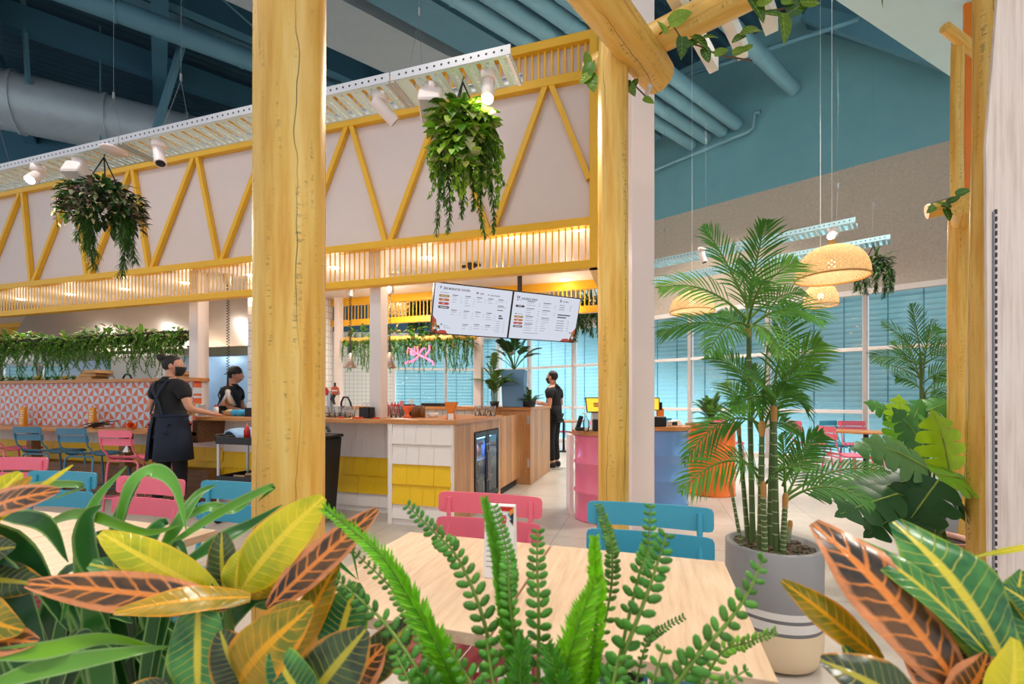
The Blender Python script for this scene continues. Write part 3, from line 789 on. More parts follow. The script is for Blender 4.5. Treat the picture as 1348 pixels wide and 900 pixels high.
def ribbon(m, pts, w, nrm=None, prof=None, fold=.0):
    """long strap leaf along pts"""
    N = len(pts); rows = []
    for i, p in enumerate(pts):
        t = (pts[min(N-1, i+1)]-pts[max(0, i-1)]).normalized()
        up = nrm if nrm is not None else V((0, 0, 1))
        s = t.cross(up)
        if s.length < 1e-3: s = t.orthogonal()
        s.normalize(); nn = s.cross(t); u = i/(N-1)
        k = prof(u) if prof else (min(1, .35+u*4)*(1-u**2.2)+.02)
        rows.append([p-s*w*.5*k+nn*fold*w*k, p, p+s*w*.5*k+nn*fold*w*k])
    m.grid(rows)
def vine(m, p0, L, out, leafL, leafW, tones, step=.02, sway=.04, rr=R, spread=1.0, droop=.3, stem=True, reach=.1):
    """trailing strand: goes outwards by reach then down by L"""
    out = V(out); n = max(6, int(L/.05)); pts = [V(p0)]
    a = rr.uniform(0, 6); 
    for i in range(1, n+1):
        u = i/n
        q = V(p0)+out*reach*min(1, u*3)+V((math.sin(a+u*5)*sway*u, math.cos(a*1.3+u*4)*sway*u, -L*u+.03*math.sin(min(1, u*4)*PI)))
        pts.append(q)
    if stem:
        c = m.c; m.c = lin((70, 100, 40)); m.tube(pts, .003, 4, False); m.c = c
    k = int(L/step); c0 = m.c
    for i in range(k):
        u = (i+rr.random())/k; p = poly_at(pts, u); t = V((0, 0, -1))
        ang = rr.uniform(0, 2*PI); o = V((math.cos(ang), math.sin(ang), 0))
        d = (o*spread+t*rr.uniform(.3, 1.1)).normalized(); m.c = jit(rr.choice(tones), .2, rr)
        sc = rr.uniform(.7, 1.15)*(1-.3*u)
        sleaf(m, p, d, (o+V((0, 0, .8))).normalized(), leafL*sc, leafW*sc, .15, droop)
    m.c = c0
G_BRIGHT = [(150, 200, 40), (120, 180, 40), (176, 214, 70), (96, 150, 36)]
G_MID = [(70, 124, 40), (92, 146, 48), (60, 108, 40), (110, 160, 60)]
G_DARK = [(34, 70, 30), (48, 88, 36), (28, 58, 26), (60, 98, 40)]
G_FERN = [(84, 132, 52), (66, 112, 44), (104, 150, 60)]
CREAM = [(214, 210, 170), (150, 130, 110), (110, 70, 80), (190, 190, 140), (60, 80, 44)]

def frond(m, base, tip, bow, n=22, ll=.2, lw=.018, tone=(60, 110, 40), rr=R, side_hint=None, start=.18, stemtone=(120, 150, 60), droop=.35, twist=0.0, ang=.9):
    """feather frond: arching rib with two rows of narrow leaflets"""
    base, tip = V(base), V(tip); mid = (base+tip)/2+V(bow); pts = bez(base, mid, tip, 12)
    L = sum((pts[i+1]-pts[i]).length for i in range(12))
    m.c = lin(stemtone); m.tube(pts, [.006*(1-.75*i/12)+.001 for i in range(13)], 5, False)
    for i in range(n):
        u = start+(1-start)*(i+.5)/n; p = poly_at(pts, u); t = (poly_at(pts, min(1, u+.03))-poly_at(pts, u-.03)).normalized()
        h = side_hint if side_hint is not None else V((0, 0, 1))
        s = t.cross(h); 
        if s.length < .1: s = t.orthogonal()
        s.normalize(); nn = s.cross(t)
        le = ll*(math.sin(PI*min(1, .12+u*.86))**.6)*rr.uniform(.88, 1.08)*(1.0 if u < .8 else 1-.5*(u-.8)/.2)
        for sg in (-1, 1):
            a = ang*(1-.55*u)+rr.uniform(-.06, .06)
            d = (t*math.cos(a)+s*sg*math.sin(a)+nn*(.18+rr.uniform(-.06, .06))).normalized()
            q = [p+d*le*k+V((0, 0, -1))*droop*le*k*k for k in (0, .33, .68, 1)]
            m.c = jit(tone, .18, rr)
            w = lw*rr.uniform(.85, 1.1)
            rows = []
            x = d.cross(nn).normalized()
            for k, wk in zip(q, (.35, 1, .8, .05)): rows.append([k-x*w*.5*wk+nn*w*.18*wk, k, k+x*w*.5*wk+nn*w*.18*wk])
            m.grid(rows)
    m.c = (1, 1, 1)

# ================================================================ CHAIRS AND TABLES
def bent_slat(m, x0, x1, z0, z1, y, curve, th=.007, tilt=0.0, N=14):
    rows = []; w = (x1-x0)/2; rc = .016
    for side in (0, 1):
        row0, row1 = [], []
    fr_, bk = [], []
    for i in range(N+1):
        u = i/N; 
        u = .5-.5*math.cos(PI*u); x = x0+(x1-x0)*u
        yy = y-curve*(1-((x-(x0+x1)/2)/w)**2)
        e = min(x-x0, x1-x); cut = 0 if e > rc else rc-math.sqrt(max(0, rc*rc-(rc-e)**2))
        cut = min(cut, (z1-z0)/2-.001)
        for lst, o in ((fr_, th/2), (bk, -th/2)):
            lst.append([V((x, yy+o-tilt*(z-z0), z)) for z in (z0+cut, z1-cut)])
    m.smooth = False
    for i in range(N):
        a, b = fr_[i], fr_[i+1]; c, d = bk[i], bk[i+1]
        m.add([a[0], b[0], b[1], a[1], c[0], d[0], d[1], c[1]], [(0, 3, 2, 1), (4, 5, 6, 7), (0, 1, 5, 4), (3, 7, 6, 2)])
    for i in (0, N):
        a, c = fr_[i], bk[i]; m.add([a[0], a[1], c[1], c[0]], [(0, 1, 2, 3)])
def make_chair(mat, stool=False, label='', cat='chair'):
    t = thing('bar_stool' if stool else 'cafe_chair', label, cat)
    sh = .575 if stool else .455; w = .43
    bz = .885 if stool else .845
    m = MB(); m.smooth = True
    for k in range(6):
        x0 = -w/2+.012+k*(w-.024)/6; x1 = x0+(w-.024)/6-.008; rows = []
        ys = [.225, .215, .18, .08, -.05, -.16, -.215]; zs = [-.035, -.012, .0, -.006, -.012, -.004, .03]
        for y, z in zip(ys, zs): rows.append([V((x0, y, sh+z)), V((x1, y, sh+z))])
        m.grid(rows)
    m.build('seat', mat, t, solid=.006)
    hs = .075 if stool else .082
    for k in range(2):
        z1 = bz-k*(hs+.014); m = MB(); bent_slat(m, -w/2, w/2, z1-hs, z1, -.285+.02*k, .022, .007, .06)
        m.build('back_slat', mat, t)
    r = .0115
    for s in (-1, 1):
        x = s*(w/2-(.045 if not stool else .02)); m = MB()
        m.tube([(x, -.29, bz-.02), (x, -.283, bz-.12), (x, -.258, bz-.22), (x, -.225, sh+.06), (x, -.2, sh+.005), (x, -.15, sh-.018), (x, .15, sh-.022)], .0095, 8); m.build('back_post', mat, t)
    for s in (-1, 1):
        x = s*(w/2-.02)
        m = MB(); m.tube([(x*.7, -.19, sh-.03), (x*.9, -.2, sh-.034), (x, -.205, sh-.06), (x*1.05, -.25, 0)], r, 8); m.build('leg', mat, t)
        m = MB(); m.tube([(x*.7, .18, sh-.03), (x*.9, .19, sh-.034), (x, .195, sh-.06), (x*1.05, .235, 0)], r, 8); m.build('leg', mat, t)
    for yy in (-.19, .18): m = MB(); m.tube([(-w/2+.05, yy, sh-.03), (w/2-.05, yy, sh-.03)], r, 8); m.build('seat_bar', mat, t)
    if stool:
        m = MB(); x = w/2-.004
        for (a_, b_) in (((-x, -.24), (x, -.24)), ((-x, .22), (x, .22)), ((-x, -.24), (-x, .22)), ((x, -.24), (x, .22))):
            m = MB(); m.tube([(*a_, .14), (*b_, .14)], .009, 8); m.build('foot_rail', mat, t)
    return t
def place_chair(proto, used, loc, rz, label, grp):
    if not used:
        used.append(1); proto.location = loc; proto.rotation_euler = (0, 0, rz); proto['label'] = label; proto['group'] = grp; return proto
    return dup(proto, loc, rz, label, grp)
CP, CTL = make_chair(PINK), make_chair(TEAL); up, ut = [], []
def fc(px, Y): p = P(px, CY, Y); return (p.x, p.y, 0)
place_chair(CP, up, (-.605, 1.40, 0), PI, 'pink metal cafe chair facing the camera behind the pale table with the menu card', 'cafe chairs')
place_chair(CTL, ut, (-.005, 1.40, 0), PI, 'teal metal cafe chair at the pale table, next to the big palm pot', 'cafe chairs')
place_chair(CP, up, (-2.27, 1.29, 0), PI+.02, 'pink metal cafe chair in front of the walking server', 'cafe chairs')
place_chair(CTL, ut, (-1.775, 1.31, 0), PI-.02, 'teal metal cafe chair just left of the nearest log post', 'cafe chairs')
place_chair(CTL, ut, (-2.86, 1.29, 0), PI+.12, 'dark teal cafe chair between two pink ones on the left', 'cafe chairs')
place_chair(CP, up, (-3.82, 1.6, 0), PI+.25, 'pink metal cafe chair cut by the left edge of the picture', 'cafe chairs')
def camface(deg):  # heading in the camera frame: 0 = away from camera, 90 = to the right
    return YAW-math.radians(deg)
place_chair(CP, up, fc(1116, 6.3), camface(94), 'pink chair seen side on at the right hand window table', 'cafe chairs by the windows')
place_chair(CP, up, fc(1068, 7.9), camface(92), 'pink chair half behind the big palm near the windows', 'cafe chairs by the windows')
place_chair(CTL, ut, fc(1113, 7.6), camface(160), 'teal chair between the pink chairs at the right hand window table', 'cafe chairs by the windows')
place_chair(CP, up, fc(1134, 7.5), camface(190), 'pink chair on the window side of the right hand table', 'cafe chairs by the windows')
place_chair(CP, up, fc(763, 10.1), camface(-70), 'pink chair by the far window table behind the pink drum', 'cafe chairs by the windows')
place_chair(CP, up, fc(737, 10.9), camface(70), 'pink chair behind the standing person at the far window', 'cafe chairs by the windows')
place_chair(CTL, ut, fc(890, 8.6), camface(150), 'teal chair behind the blue drum by the windows', 'cafe chairs by the windows')
place_chair(CP, up, fc(956, 8.3), camface(170), 'pink chair behind the orange drum by the windows', 'cafe chairs by the windows')
SP, SB = make_chair(PINK, True, cat='stool'), make_chair(SLATE, True, cat='stool'); usp, usb = [], []
def stool_at(px, t, rz, proto, used, label):
    place_chair(proto, used, (sT(px, t), t, 0), rz, label, 'counter stools at the dining ledge')
stool_at(186, 3.72, .12, SP, usp, 'pink counter stool nearest the walking server')
stool_at(129, 3.84, .12, SB, usb, 'slate blue counter stool next to the pink one')
stool_at(72, 3.86, .12, SB, usb, 'slate blue counter stool second from the pink one, by the ledge post')
stool_at(16, 3.9, .12, SP, usp, 'pink counter stool at the left end of the ledge, cut by the picture edge')

def make_table(w, d, label, grp=None, two=False, mat=None):
    t = thing('cafe_table', label, 'table', (0, 0, 0), 0, grp)
    m = MB(); m.b2((-w/2+.001, -d/2, .692), (w/2-.001, d/2, .72)); m.build('tabletop', mat or ASH, t, .002)
    m = MB(); m.cyl((0, 0, .02), (0, 0, .68), .035, n=16); m.box((0, 0, .684), (.3, .3, .014)); m.build('pedestal', BLACK, t)
    m = MB(); m.lathe([(0, .03), (.05, .03), (.2, .012), (.215, 0), (0, 0)], n=28); m.build('base', BLACK, t)
    return t
TB = make_table(.54, .625, 'pale ash cafe table in front, left half of the pair, with the menu card', 'pale cafe tables'); TB.location = (-.595, 1.22, 0)
dup(TB, (-.05, 1.22, 0), 0, 'pale ash cafe table in front, the half beside the big palm pot', 'pale cafe tables')
dup(TB, (-1.85, 1.03, 0), 0, 'pale ash cafe table left of the nearest log post', 'pale cafe tables')
dup(TB, (-2.395, 1.03, 0), 0, 'pale ash cafe table before the pink chair in front of the server', 'pale cafe tables')
dup(TB, (-2.94, 1.03, 0), 0, 'pale ash cafe table before the dark teal chair on the left', 'pale cafe tables')
dup(TB, (-4.0, 1.2, 0), 0, 'pale ash cafe table at the left picture edge holding a white box', 'pale cafe tables')
p = onZ(1135, 567, .72); wt = make_table(1.1, .7, 'oak topped table by the right hand windows among pink chairs', None, mat=OAKX); wt.location = (p.x+.05, p.y, 0); wt.rotation_euler = (0, 0, WANG)
p = P(742, 525, 10.6); dup(wt, (p.x, p.y, 0), WANG, 'oak topped table at the far window behind the standing person').scale = (.7, .9, 1)

# menu card on the front table
def card(label, loc, rz, h=.2, w=.085):
    t = thing('menu_holder', label, 'menu holder', loc, rz)
    m = MB(); m.prism([(-.03, 0), (.03, 0), (.012, h), (-.012, h)], -w/2, w/2, 'x'); m.build('card', PAPER, t, .001)
    art = MB(); k = .03*(1); 
    def Q(x, z, off=.0006):   # point on the front (local -y) face
        return (x, -.03+.018*(z/h)-off, z)
    def tri(a, b, c, mi, lv=1): art.m = mi; art.add([Q(*a, .0006*lv), Q(*b, .0006*lv), Q(*c, .0006*lv)], [(0, 1, 2)])
    x1 = w/2-.001; z1 = h-.003
    tri((x1-.04, z1), (x1, z1), (x1-.012, z1-.012), 0); tri((x1-.04, z1), (x1-.012, z1-.012), (x1-.034, z1-.012), 0, 1)
    tri((x1, z1), (x1, z1-.05), (x1-.014, z1-.012), 1, 2); tri((x1, z1-.014), (x1, z1-.044), (x1-.012, z1-.026), 3, 3); tri((x1-.016, z1-.014), (x1-.002, z1-.036), (x1-.016, z1-.022), 2, 3)
    tri((x1-.012, z1-.036), (x1, z1-.05), (x1-.004, z1-.034), 3, 3)
    for i in range(9):
        art.m = 4; z = .03+i*.014; art.add([Q(.0, z), Q(.03-.006*(i % 3), z), Q(.03-.006*(i % 3), z+.003), Q(.0, z+.003)], [(0, 1, 2, 3)])
        art.add([Q(-.035, z), Q(-.02+.004*(i % 2), z), Q(-.02+.004*(i % 2), z+.003), Q(-.035, z+.003)], [(0, 1, 2, 3)])
    art.build('printed_art', [REDP, paint('orange print', (240, 150, 50), .5), paint('blue print', (60, 150, 190), .5), paint('navy print', (40, 40, 60), .5), paint('grey print', (170, 168, 170), .6)], t)
    tm = text_mesh('JERK', .019, bold=.0006); mt = MB()
    for v in tm.vertices: pass
    M = Matrix(((0, -1, 0, x1-.018), (0, 0, -1, 0), (-1, 0, 0, 0), (0, 0, 0, 1)))
    vs = []
    for v in tm.vertices:
        x = x1-.034+v.co.y; z = z1-.022-v.co.x; vs.append(Q(x, z, .0012))
    mt.add(vs, [tuple(f.vertices) for f in tm.polygons]); mt.build('lettering', REDP, t)
    return t
p = onZ(659, 757, .72); card('white printed menu card standing on the front table before the pink chair', (p.x, p.y, .721), .05)
for px, lb in ((31, 'orange menu card on the ledge at the far left, behind the slate stools'), (122, 'orange menu card on the ledge behind the pink stool')):
    s = sT(px, 4.2); t = thing('menu_holder', lb, 'menu holder', (s, 4.2, .846), .1)
    m = MB(); m.prism([(-.03, 0), (.03, 0), (.014, .26), (-.014, .26)], -.042, .042, 'x'); m.build('card', paint('amber card', (246, 164, 40), .6), t)
    m = MB()
    for i in range(6): m.b2((-.025, -.031+.0022*i, .03+i*.034), (.012 if i % 2 else .025, -.0275+.0022*i, .044+i*.034))
    m.build('printed_bars', PAPER, t)
p = P(30, 652, 2.45); m = MB(); m.b2((-.05, -.04, 0), (.05, .04, .07)); m.m = 1; m.b2((-.051, -.041, .05), (.051, .041, .06)); o = m.build('napkin_box', [PAPER, REDP], bevel=.002); o.location = (-3.93, 1.3, .721); tag(o, 'small white napkin box with a red stripe on the leftmost table', 'napkin box')

# ================================================================ LOG POSTS AND PERGOLA
def log(m, a, b, r, n=22, seed=1, wob=.012, flat=0):
    rr = random.Random(seed); a, b = V(a), V(b); N = max(8, int((b-a).length/.12)); d = (b-a).normalized(); x = d.orthogonal().normalized(); y = d.cross(x)
    ph = [rr.uniform(0, 6) for _ in range(4)]; rows = []
    for i in range(N+1):
        u = i/N; row = []; L = u*(b-a).length
        off = x*wob*math.sin(L*1.3+ph[0])+y*wob*math.sin(L*1.1+ph[1])
        for k in range(n+1):
            th = 2*PI*k/n; rad = r*(1+.02*math.sin(2*th+ph[2])+.018*math.sin(3*th+L*2+ph[3]))
            e = min(i, N-i)
            if e == 0: rad *= .94
            row.append(a+d*L+off+(x*math.cos(th)+y*math.sin(th))*rad)
        rows.append(row)
    m.grid(rows)
    m.add(rows[0][:-1], [tuple(range(n))[::-1]]); m.add(rows[-1][:-1], [tuple(range(n))])
def log_thing(name, label, a, b, r, seed, cat='log post', group=None, wob=.012):
    m = MB(); a, b = V(a), V(b); o = a.copy(); b = b-a; a = V((0, 0, 0))
    # built along its own z so the grain runs lengthwise
    L = b.length; log(m, (0, 0, 0), (0, 0, L), r, seed=seed, wob=wob)
    ob = m.build(name, LOG); ob.location = o; ob.rotation_mode = 'QUATERNION'; ob.rotation_quaternion = b.normalized().to_track_quat('Z', 'Y')
    return tag(ob, label, cat, group)
p = P(381.5, 525, 1.41); P1 = p; log_thing('log_post', 'thick yellow log post nearest the camera with long dark cracks', (p.x, p.y, 0), (p.x, p.y, 3.3), .101, 3, wob=.004)
p = P(807, 525, 2.45); log_thing('log_post', 'yellow log post standing against the blush white column', (p.x, p.y, 0), (p.x, p.y, 3.16), .081, 5, wob=.004)
AD = cw(.648, .762).normalized(); BDIR = cw(.762, -.648).normalized()
ea = P(864, 103, 2.6); log_thing('log_beam', 'yellow log beam with a rounded end crossing in front of the log post', ea, ea-AD*2.6, .096, 8, 'log beam')
bb0 = P(807, 82, 2.63); log_thing('log_beam', 'yellow log beam carrying leafy vine sprigs at the top', bb0-BDIR*.16, bb0+BDIR*2.2, .08, 9, 'log beam'); ZB = bb0.z
for k, (px, lb) in enumerate(((893, 'white pergola batten on the leafy log beam, nearest the column'), (937, 'white pergola batten on the leafy log beam, the middle one'), (1010, 'white pergola batten farthest from the column on the leafy log beam'))):
    a = (px-CX)/F; # point of log B seen at this column
    X0, Y0 = (807-CX)/F*2.63, 2.63; kk = (a*Y0-X0)/(.762+.648*a); c = bb0+BDIR*kk
    m = MB(); zc = c.z+(.14 if k < 2 else -.14)
    m.bar(V((c.x, c.y, zc))-AD*1.0, V((c.x, c.y, zc))+AD*(.6 if k < 2 else .1), .055, .09); tag(m.build('pergola_batten', RIM, bevel=.003), lb, 'batten', 'white pergola battens')
# bolts on the log beam end
for k, (px, py) in enumerate(((857, 66), (856, 113))):
    c = P(px, py, 2.43); m = MB(); m.cyl(c, c+cw(0, .06), .012, n=12); tag(m.build('bolt_plug', GALV), ['upper', 'lower'][k]+' bolt plug near the rounded end of the log beam', 'bolt')
# right hand logs
p = P(1267, 525, 3.7); log_thing('log_post', 'yellow log post behind the monstera on the right', (p.x, p.y, 0), (p.x, p.y, P(0, 280, 3.7).z-.0), .09, 12, wob=.004); P3 = p
a = P(1263, 255, 3.62); log_thing('log_post', 'slim upright yellow pole standing on the right hand log post', (p.x-.02, p.y, P(0, 262, 3.7).z), (p.x-.02, p.y, P(0, 50, 3.7).z), .042, 14, wob=.012)
e = P(1243, 36, 3.6); log_thing('log_beam', 'thin yellow log stub at the top of the slim pole', e, P(1292, 76, 3.78), .04, 15, 'log beam')
e = P(1269, 274, 3.4); log_thing('log_beam', 'yellow log beam with its sawn end toward the camera on the right', e, e+cw(.86, .87), .067, 16, 'log beam')
e = P(1220, 277, 3.72); log_thing('log_beam', 'short yellow log stub carrying a sprig on the right', e, P(1300, 255, 3.55), .06, 17, 'log beam')
m = MB(); p = P(1273.5, 525, 3.9); m.box((p.x, p.y, 3.1), (.05, .03, 3.4)); tag(m.build('orange_lit_edge', ORANGE, bevel=.004), 'edge lit orange, painted as a strip between the log posts on the right', 'strip')  # an edge lit orange, its light put into the paint colour
p = P(1302, 525, 2.7); log_thing('log_post', 'yellow log post hard against the limewashed board on the right', (p.x, p.y, 0), (p.x, p.y, 4.0), .088, 18, wob=.012)
# limewashed board at the right edge
YP = 1.9
t = thing('timber_screen', 'limewashed vertical timber screen board at the right edge', 'screen', (0, 0, 0))
l0 = P(1303, 525, YP); ang = YAW+.02; t.location = (l0.x, l0.y, 0); t.rotation_euler = (0, 0, ang)
zt = P(0, 130, YP).z; m = MB(); m.prism([(0, .02), (.9, .02), (.9, 3.4), (.075, 3.4), (.0, zt), (-.016, zt-.2)], 0, .012, 'y'); m.build('board', GRAIN, t, .002)
m = MB(); m.b2((.01, -.006, .1), (.016, 0, 2.0)); 
z = .1
m2 = MB()
while z < 2.0: m2.b2((.018, -.008, z), (.024, 0, z+.018)); z += .03
m.build('edge_strip', paint('grey aluminium', (150, 150, 156), .4, .8), t); m2.build('strip_slots', paint('slot shadow grey', (60, 60, 66), .6), t)
for x in (.22, .5): 
    m = MB(); m.b2((x, -.003, .05), (x+.012, 0, 3.3)); m.build('board_batten', GRAIN, t)

# ================================================================ DRUMS
def drum(px, Y, mat, label, ztop=.905):
    p = P(px, 525, Y); t = thing('oil_drum', label, 'drum', (p.x, p.y, 0))
    r = .288; prof = [(0, 0), (r+.006, 0), (r+.006, .02), (r, .03)]
    for z in (.29, .58): prof += [(r, z-.024), (r+.014, z-.007), (r+.014, z+.007), (r, z+.024)]
    prof += [(r, .83), (r+.006, .84), (r+.006, .86), (0, .86)]
    m = MB(); m.lathe(prof, n=48); m.build('barrel', mat, t)
    m = MB(); m.lathe([(0, .861), (r+.03, .861), (r+.03, ztop), (0, ztop)], n=48, flat=False); o = m.build('wooden_top', OAKX, t); o.data.polygons.foreach_set('use_smooth', [False]*len(o.data.polygons))
    return p
DP = drum(794, 4.7, DRUMP, 'glossy pink oil drum with wooden top behind the log post')
DB = drum(872, 5.41, DRUMB, 'glossy blue oil drum with wooden top right of the blush column')
DO = drum(936, 5.92, DRUMO, 'glossy orange oil drum planter with a fern')
m = MB(); p = P(750, 525, 4.95); m.box((p.x, p.y, .42), (.04, .3, .84), Matrix.Rotation(YAW, 3, 'Z')); tag(m.build('side_panel_board', PINKW, bevel=.004), 'narrow pale panel standing beside the pink drum', 'panel')
def pos_stand(base, heading, label, screen_rgb=(226, 190, 50)):
    t = thing('tablet_stand', label, 'tablet stand', (base.x, base.y, .906), heading)
    m = MB(); m.b2((-.035, -.02, 0), (.035, .02, .2)); m.b2((-.08, -.07, 0), (.08, .07, .012)); m.build('stand', RIM, t, .004)
    rot = Matrix.Rotation(math.radians(-20), 3, 'X')
    m = MB(); m.box((0, -.03, .255), (.21, .012, .16), rot); tb = m.build('tablet', BLACKP, t, .004)
    m = MB(); m.box((0, -.0375, .255), (.19, .002, .14), rot); m.build('screen', emit('yellow app screen', screen_rgb, .9), tb)
    m = MB(); c = V((0, -.03, .255)); 
    for (dx, dz, w, h) in ((0, .012, .05, .014), (0, -.004, .056, .008), (0, -.018, .05, .012)): m.box(c+rot @ V((dx, -.0095, dz)), (w, .001, h), rot)
    m.build('burger_icon', paint('icon brown', (170, 70, 30), .5), tb)
    m = MB(); m.box((.06, .04, .23), (.15, .01, .1), Matrix.Rotation(math.radians(25), 3, 'X')); m.build('rear_display', BLACKP, t, .003)
    return t
def on(px, py, z=.906): return onZ(px, py, z)
pos_stand(P(783, 525, 4.62), YAW+.15, 'white tablet till with yellow screen on the pink drum')
pos_stand(P(856, 525, 5.38), YAW-.3, 'white tablet till with yellow screen on the blue drum')
def smallbox(name, px, Y, z, dims, mat, label, cat, rz=YAW, bev=.004, group=None):
    p = P(px, 525, Y); m = MB(); m.b2((-dims[0]/2, -dims[1]/2, 0), (dims[0]/2, dims[1]/2, dims[2])); o = m.build(name, mat, bevel=bev); o.location = (p.x, p.y, z); o.rotation_euler = (0, 0, rz); return tag(o, label, cat, group)
smallbox('receipt_printer', 790, 4.48, .906, (.14, .12, .115), BLACKP, 'black receipt printer on the pink drum', 'printer', bev=.012)
smallbox('receipt_printer', 866, 5.2, .906, (.16, .13, .115), BLACKP, 'black receipt printer on the blue drum', 'printer', bev=.012)
def eftpos(px, Y, label):
    p = P(px, 525, Y); t = thing('card_terminal', label, 'card terminal', (p.x, p.y, .906), YAW+.5)
    m = MB(); m.prism([(-.09, 0), (.09, 0), (.09, .03), (.03, .075), (-.09, .06)], -.04, .04, 'y'); m.build('body', RIM, t, .008)
    m = MB(); m.b2((-.085, -.042, .01), (-.0, -.04, .05)); m.build('screen', BLACKP, t)
eftpos(888, 5.3, 'white card terminal on the blue drum')
p = P(763, 525, 4.55); t = thing('desk_phone', 'black cordless handset in its cradle on the pink drum', 'phone', (p.x, p.y, .906), YAW)
m = MB(); m.b2((-.04, -.05, 0), (.04, .05, .03)); m.build('cradle', BLACKP, t, .006)
m = MB(); m.box((0, 0, .085), (.045, .03, .13), Matrix.Rotation(.3, 3, 'Y')); m.build('handset', BLACKP, t, .01)
p = P(771.5, 525, 4.45); t = thing('sanitiser_bottle', 'clear pump bottle on the pink drum', 'bottle', (p.x, p.y, .906))
m = MB(); m.lathe([(0, 0), (.03, 0), (.032, .1), (.012, .13), (.012, .145)], n=16); m.build('bottle', GLASSM, t)
m = MB(); m.cyl((0, 0, .145), (0, 0, .175), .008); m.tube([(0, 0, .175), (-.03, 0, .178), (-.04, 0, .168)], .006); m.build('pump', RIM, t)
smallbox('leaflet_holder', 869, 5.45, .906, (.09, .03, .2), ORANGE, 'orange leaflet holder standing on the blue drum', 'leaflet holder', YAW+.3)
# ================================================================ CABLE TRAYS
def tray(name, label, a, d, nrm, L, w, mat, wires=(), ztop=8.8, group=None):
    """a: point on the near bottom edge at the right end; d: direction of run; nrm: across"""
    ang = math.atan2(d.y, d.x); t = thing(name, label, 'cable tray', a, ang, group)
    sg = 1 if V((-math.sin(ang), math.cos(ang), 0)).dot(nrm) > 0 else -1
    for y in (0, w*sg):
        m = MB(); m.b2((0, y-.002, 0), (L, y+.002, .065)); m.b2((0, y-.0 if y == 0 else y, .06), (L, y+(.018*sg if y == 0 else -.018*sg), .065))
        h = m; h.m = 1; x = .06
        while x < L-.03:
            yy = y-.0026*sg if y == 0 else y+.0026*sg
            h.cyl((x, yy, .034), (x, yy+.0004*sg, .034), .0085, n=8); x += .055
        m.build('side_rail', [GALV if mat is TRAYP else mat, BLACKP], t)
    m = MB(); x = .0; e = .02
    def pl(x0, x1, y0, y1): m.b2((x0, min(y0*sg, y1*sg), 0), (x1, max(y0*sg, y1*sg), .005))
    while x < L-.14:
        pl(x, x+.036, 0, w); pl(x+.058, x+.094, 0, w)
        k = 0; n = 13
        for i in range(n): pl(x+.036, x+.058, e+(w-2*e)*i/n, e+(w-2*e)*(i+.5)/n)
        pl(x+.036, x+.058, 0, e); pl(x+.036, x+.058, w-e, w)
        pl(x+.094, x+.128, 0, e*1.2); pl(x+.094, x+.128, w-e*1.2, w)
        x += .128
    pl(x, L, 0, w); m.build('perforated_pan', mat, t)
    for x in (0.02, L-.02): m = MB(); m.b2((x-.012, min(0, w*sg), -.012), (x+.012, max(0, w*sg), -.002)); m.build('joint_strap', GALV, t)
    for x in wires:
        m = MB(); c = V((x, w*.5*sg, .55)); m.tube([(x-.0, 0, .06), c], .0014, 4); m.tube([(x+.05, w*sg, .06), c], .0014, 4); m.tube([c, (x, w*.5*sg, ztop-a.z)], .0014, 4); m.cyl(c+V((0, 0, .0)), c+V((0, 0, .06)), .01, n=8)
        m.build('suspension_wire', paint('steel wire', (120, 128, 134), .5), t)
    return t
TZ, TT, TW = 3.5, 2.88, .30
LFT = V((-1, 0, 0)); UPY = V((0, 1, 0))
tray('cable_tray', 'short right hand section of the pale perforated cable tray', V((-.88, TT, TZ)), LFT, UPY, .9, TW, TRAYP, (.75,), group='cable tray sections')
tray('cable_tray', 'middle section of the pale cable tray, passing behind the nearest log post', V((-1.79, TT, TZ)), LFT, UPY, 2.74, TW, TRAYP, (2.2,), group='cable tray sections')
tray('cable_tray', 'left section of the pale cable tray above the left hanging plant', V((-4.54, TT, TZ)), LFT, UPY, 2.74, TW, TRAYP, (.3, 2.0), group='cable tray sections')
tray('cable_tray', 'far left end section of the pale cable tray', V((-7.29, TT, TZ)), LFT, UPY, 2.0, TW, TRAYP, (), group='cable tray sections')
a1 = onZ(1126, 292, 3.5); a2 = onZ(1172, 314, 3.5)
tray('cable_tray', 'pale blue cable tray above the woven dome lamp', V(a1), -WD, WN, 5.2, .3, TRAYB, (.2, 2.6, 4.8), group='pale blue cable trays')
tray('cable_tray', 'pale blue cable tray carrying the small hanging plant', V(a2), -WD, WN, 5.2, .3, TRAYB, (.2, 2.6, 4.8), group='pale blue cable trays')

SPOTL = emit('spot lens', (255, 240, 214), 60)
def spot(px, py, label, aim, lit, z=TZ, r=.045, L=.19, mat=None, power=150):
    p = onZ(px, py, z); t = thing('spotlight', label, 'spotlight', p, 0, 'track spotlights'); mat = mat or PINKW
    m = MB(); m.lathe([(0, -.055), (.05, -.055), (.055, -.05), (.055, 0), (0, 0)], n=20); m.build('mount', mat, t)
    d = V(aim).normalized(); c = V((0, 0, -.09)); m = MB(); m.cyl((0, 0, -.05), (0, 0, -.1), .014, n=8); m.build('knuckle', mat, t)
    a, b = c-d*L*.3, c+d*L*.75; m = MB(); m.tube([a, a+d*.012, b], [r*.85, r, r], 20); o = m.build('barrel', mat, t)
    m = MB(); m.disc(b+d*.001, r*.82, 20, d); m.build('lens', SPOTL if lit else BLACKP, t)
    if lit: LAMPS.append(('spot', p+b+d*.02, d.copy(), power))
    return t
spot(643, 96, 'lit white spotlight on the tray beside the trailing plant', (.1, -.45, -1), True)
spot(500, 124, 'unlit blush spotlight on the middle tray section', (.5, .6, -.55), False)
spot(209, 186, 'unlit blush spotlight on the tray left of the nearest log post', (.45, -.2, -1), False)
spot(50, 218, 'lit white spotlight at the left end of the tray', (.45, -.75, -.8), True)
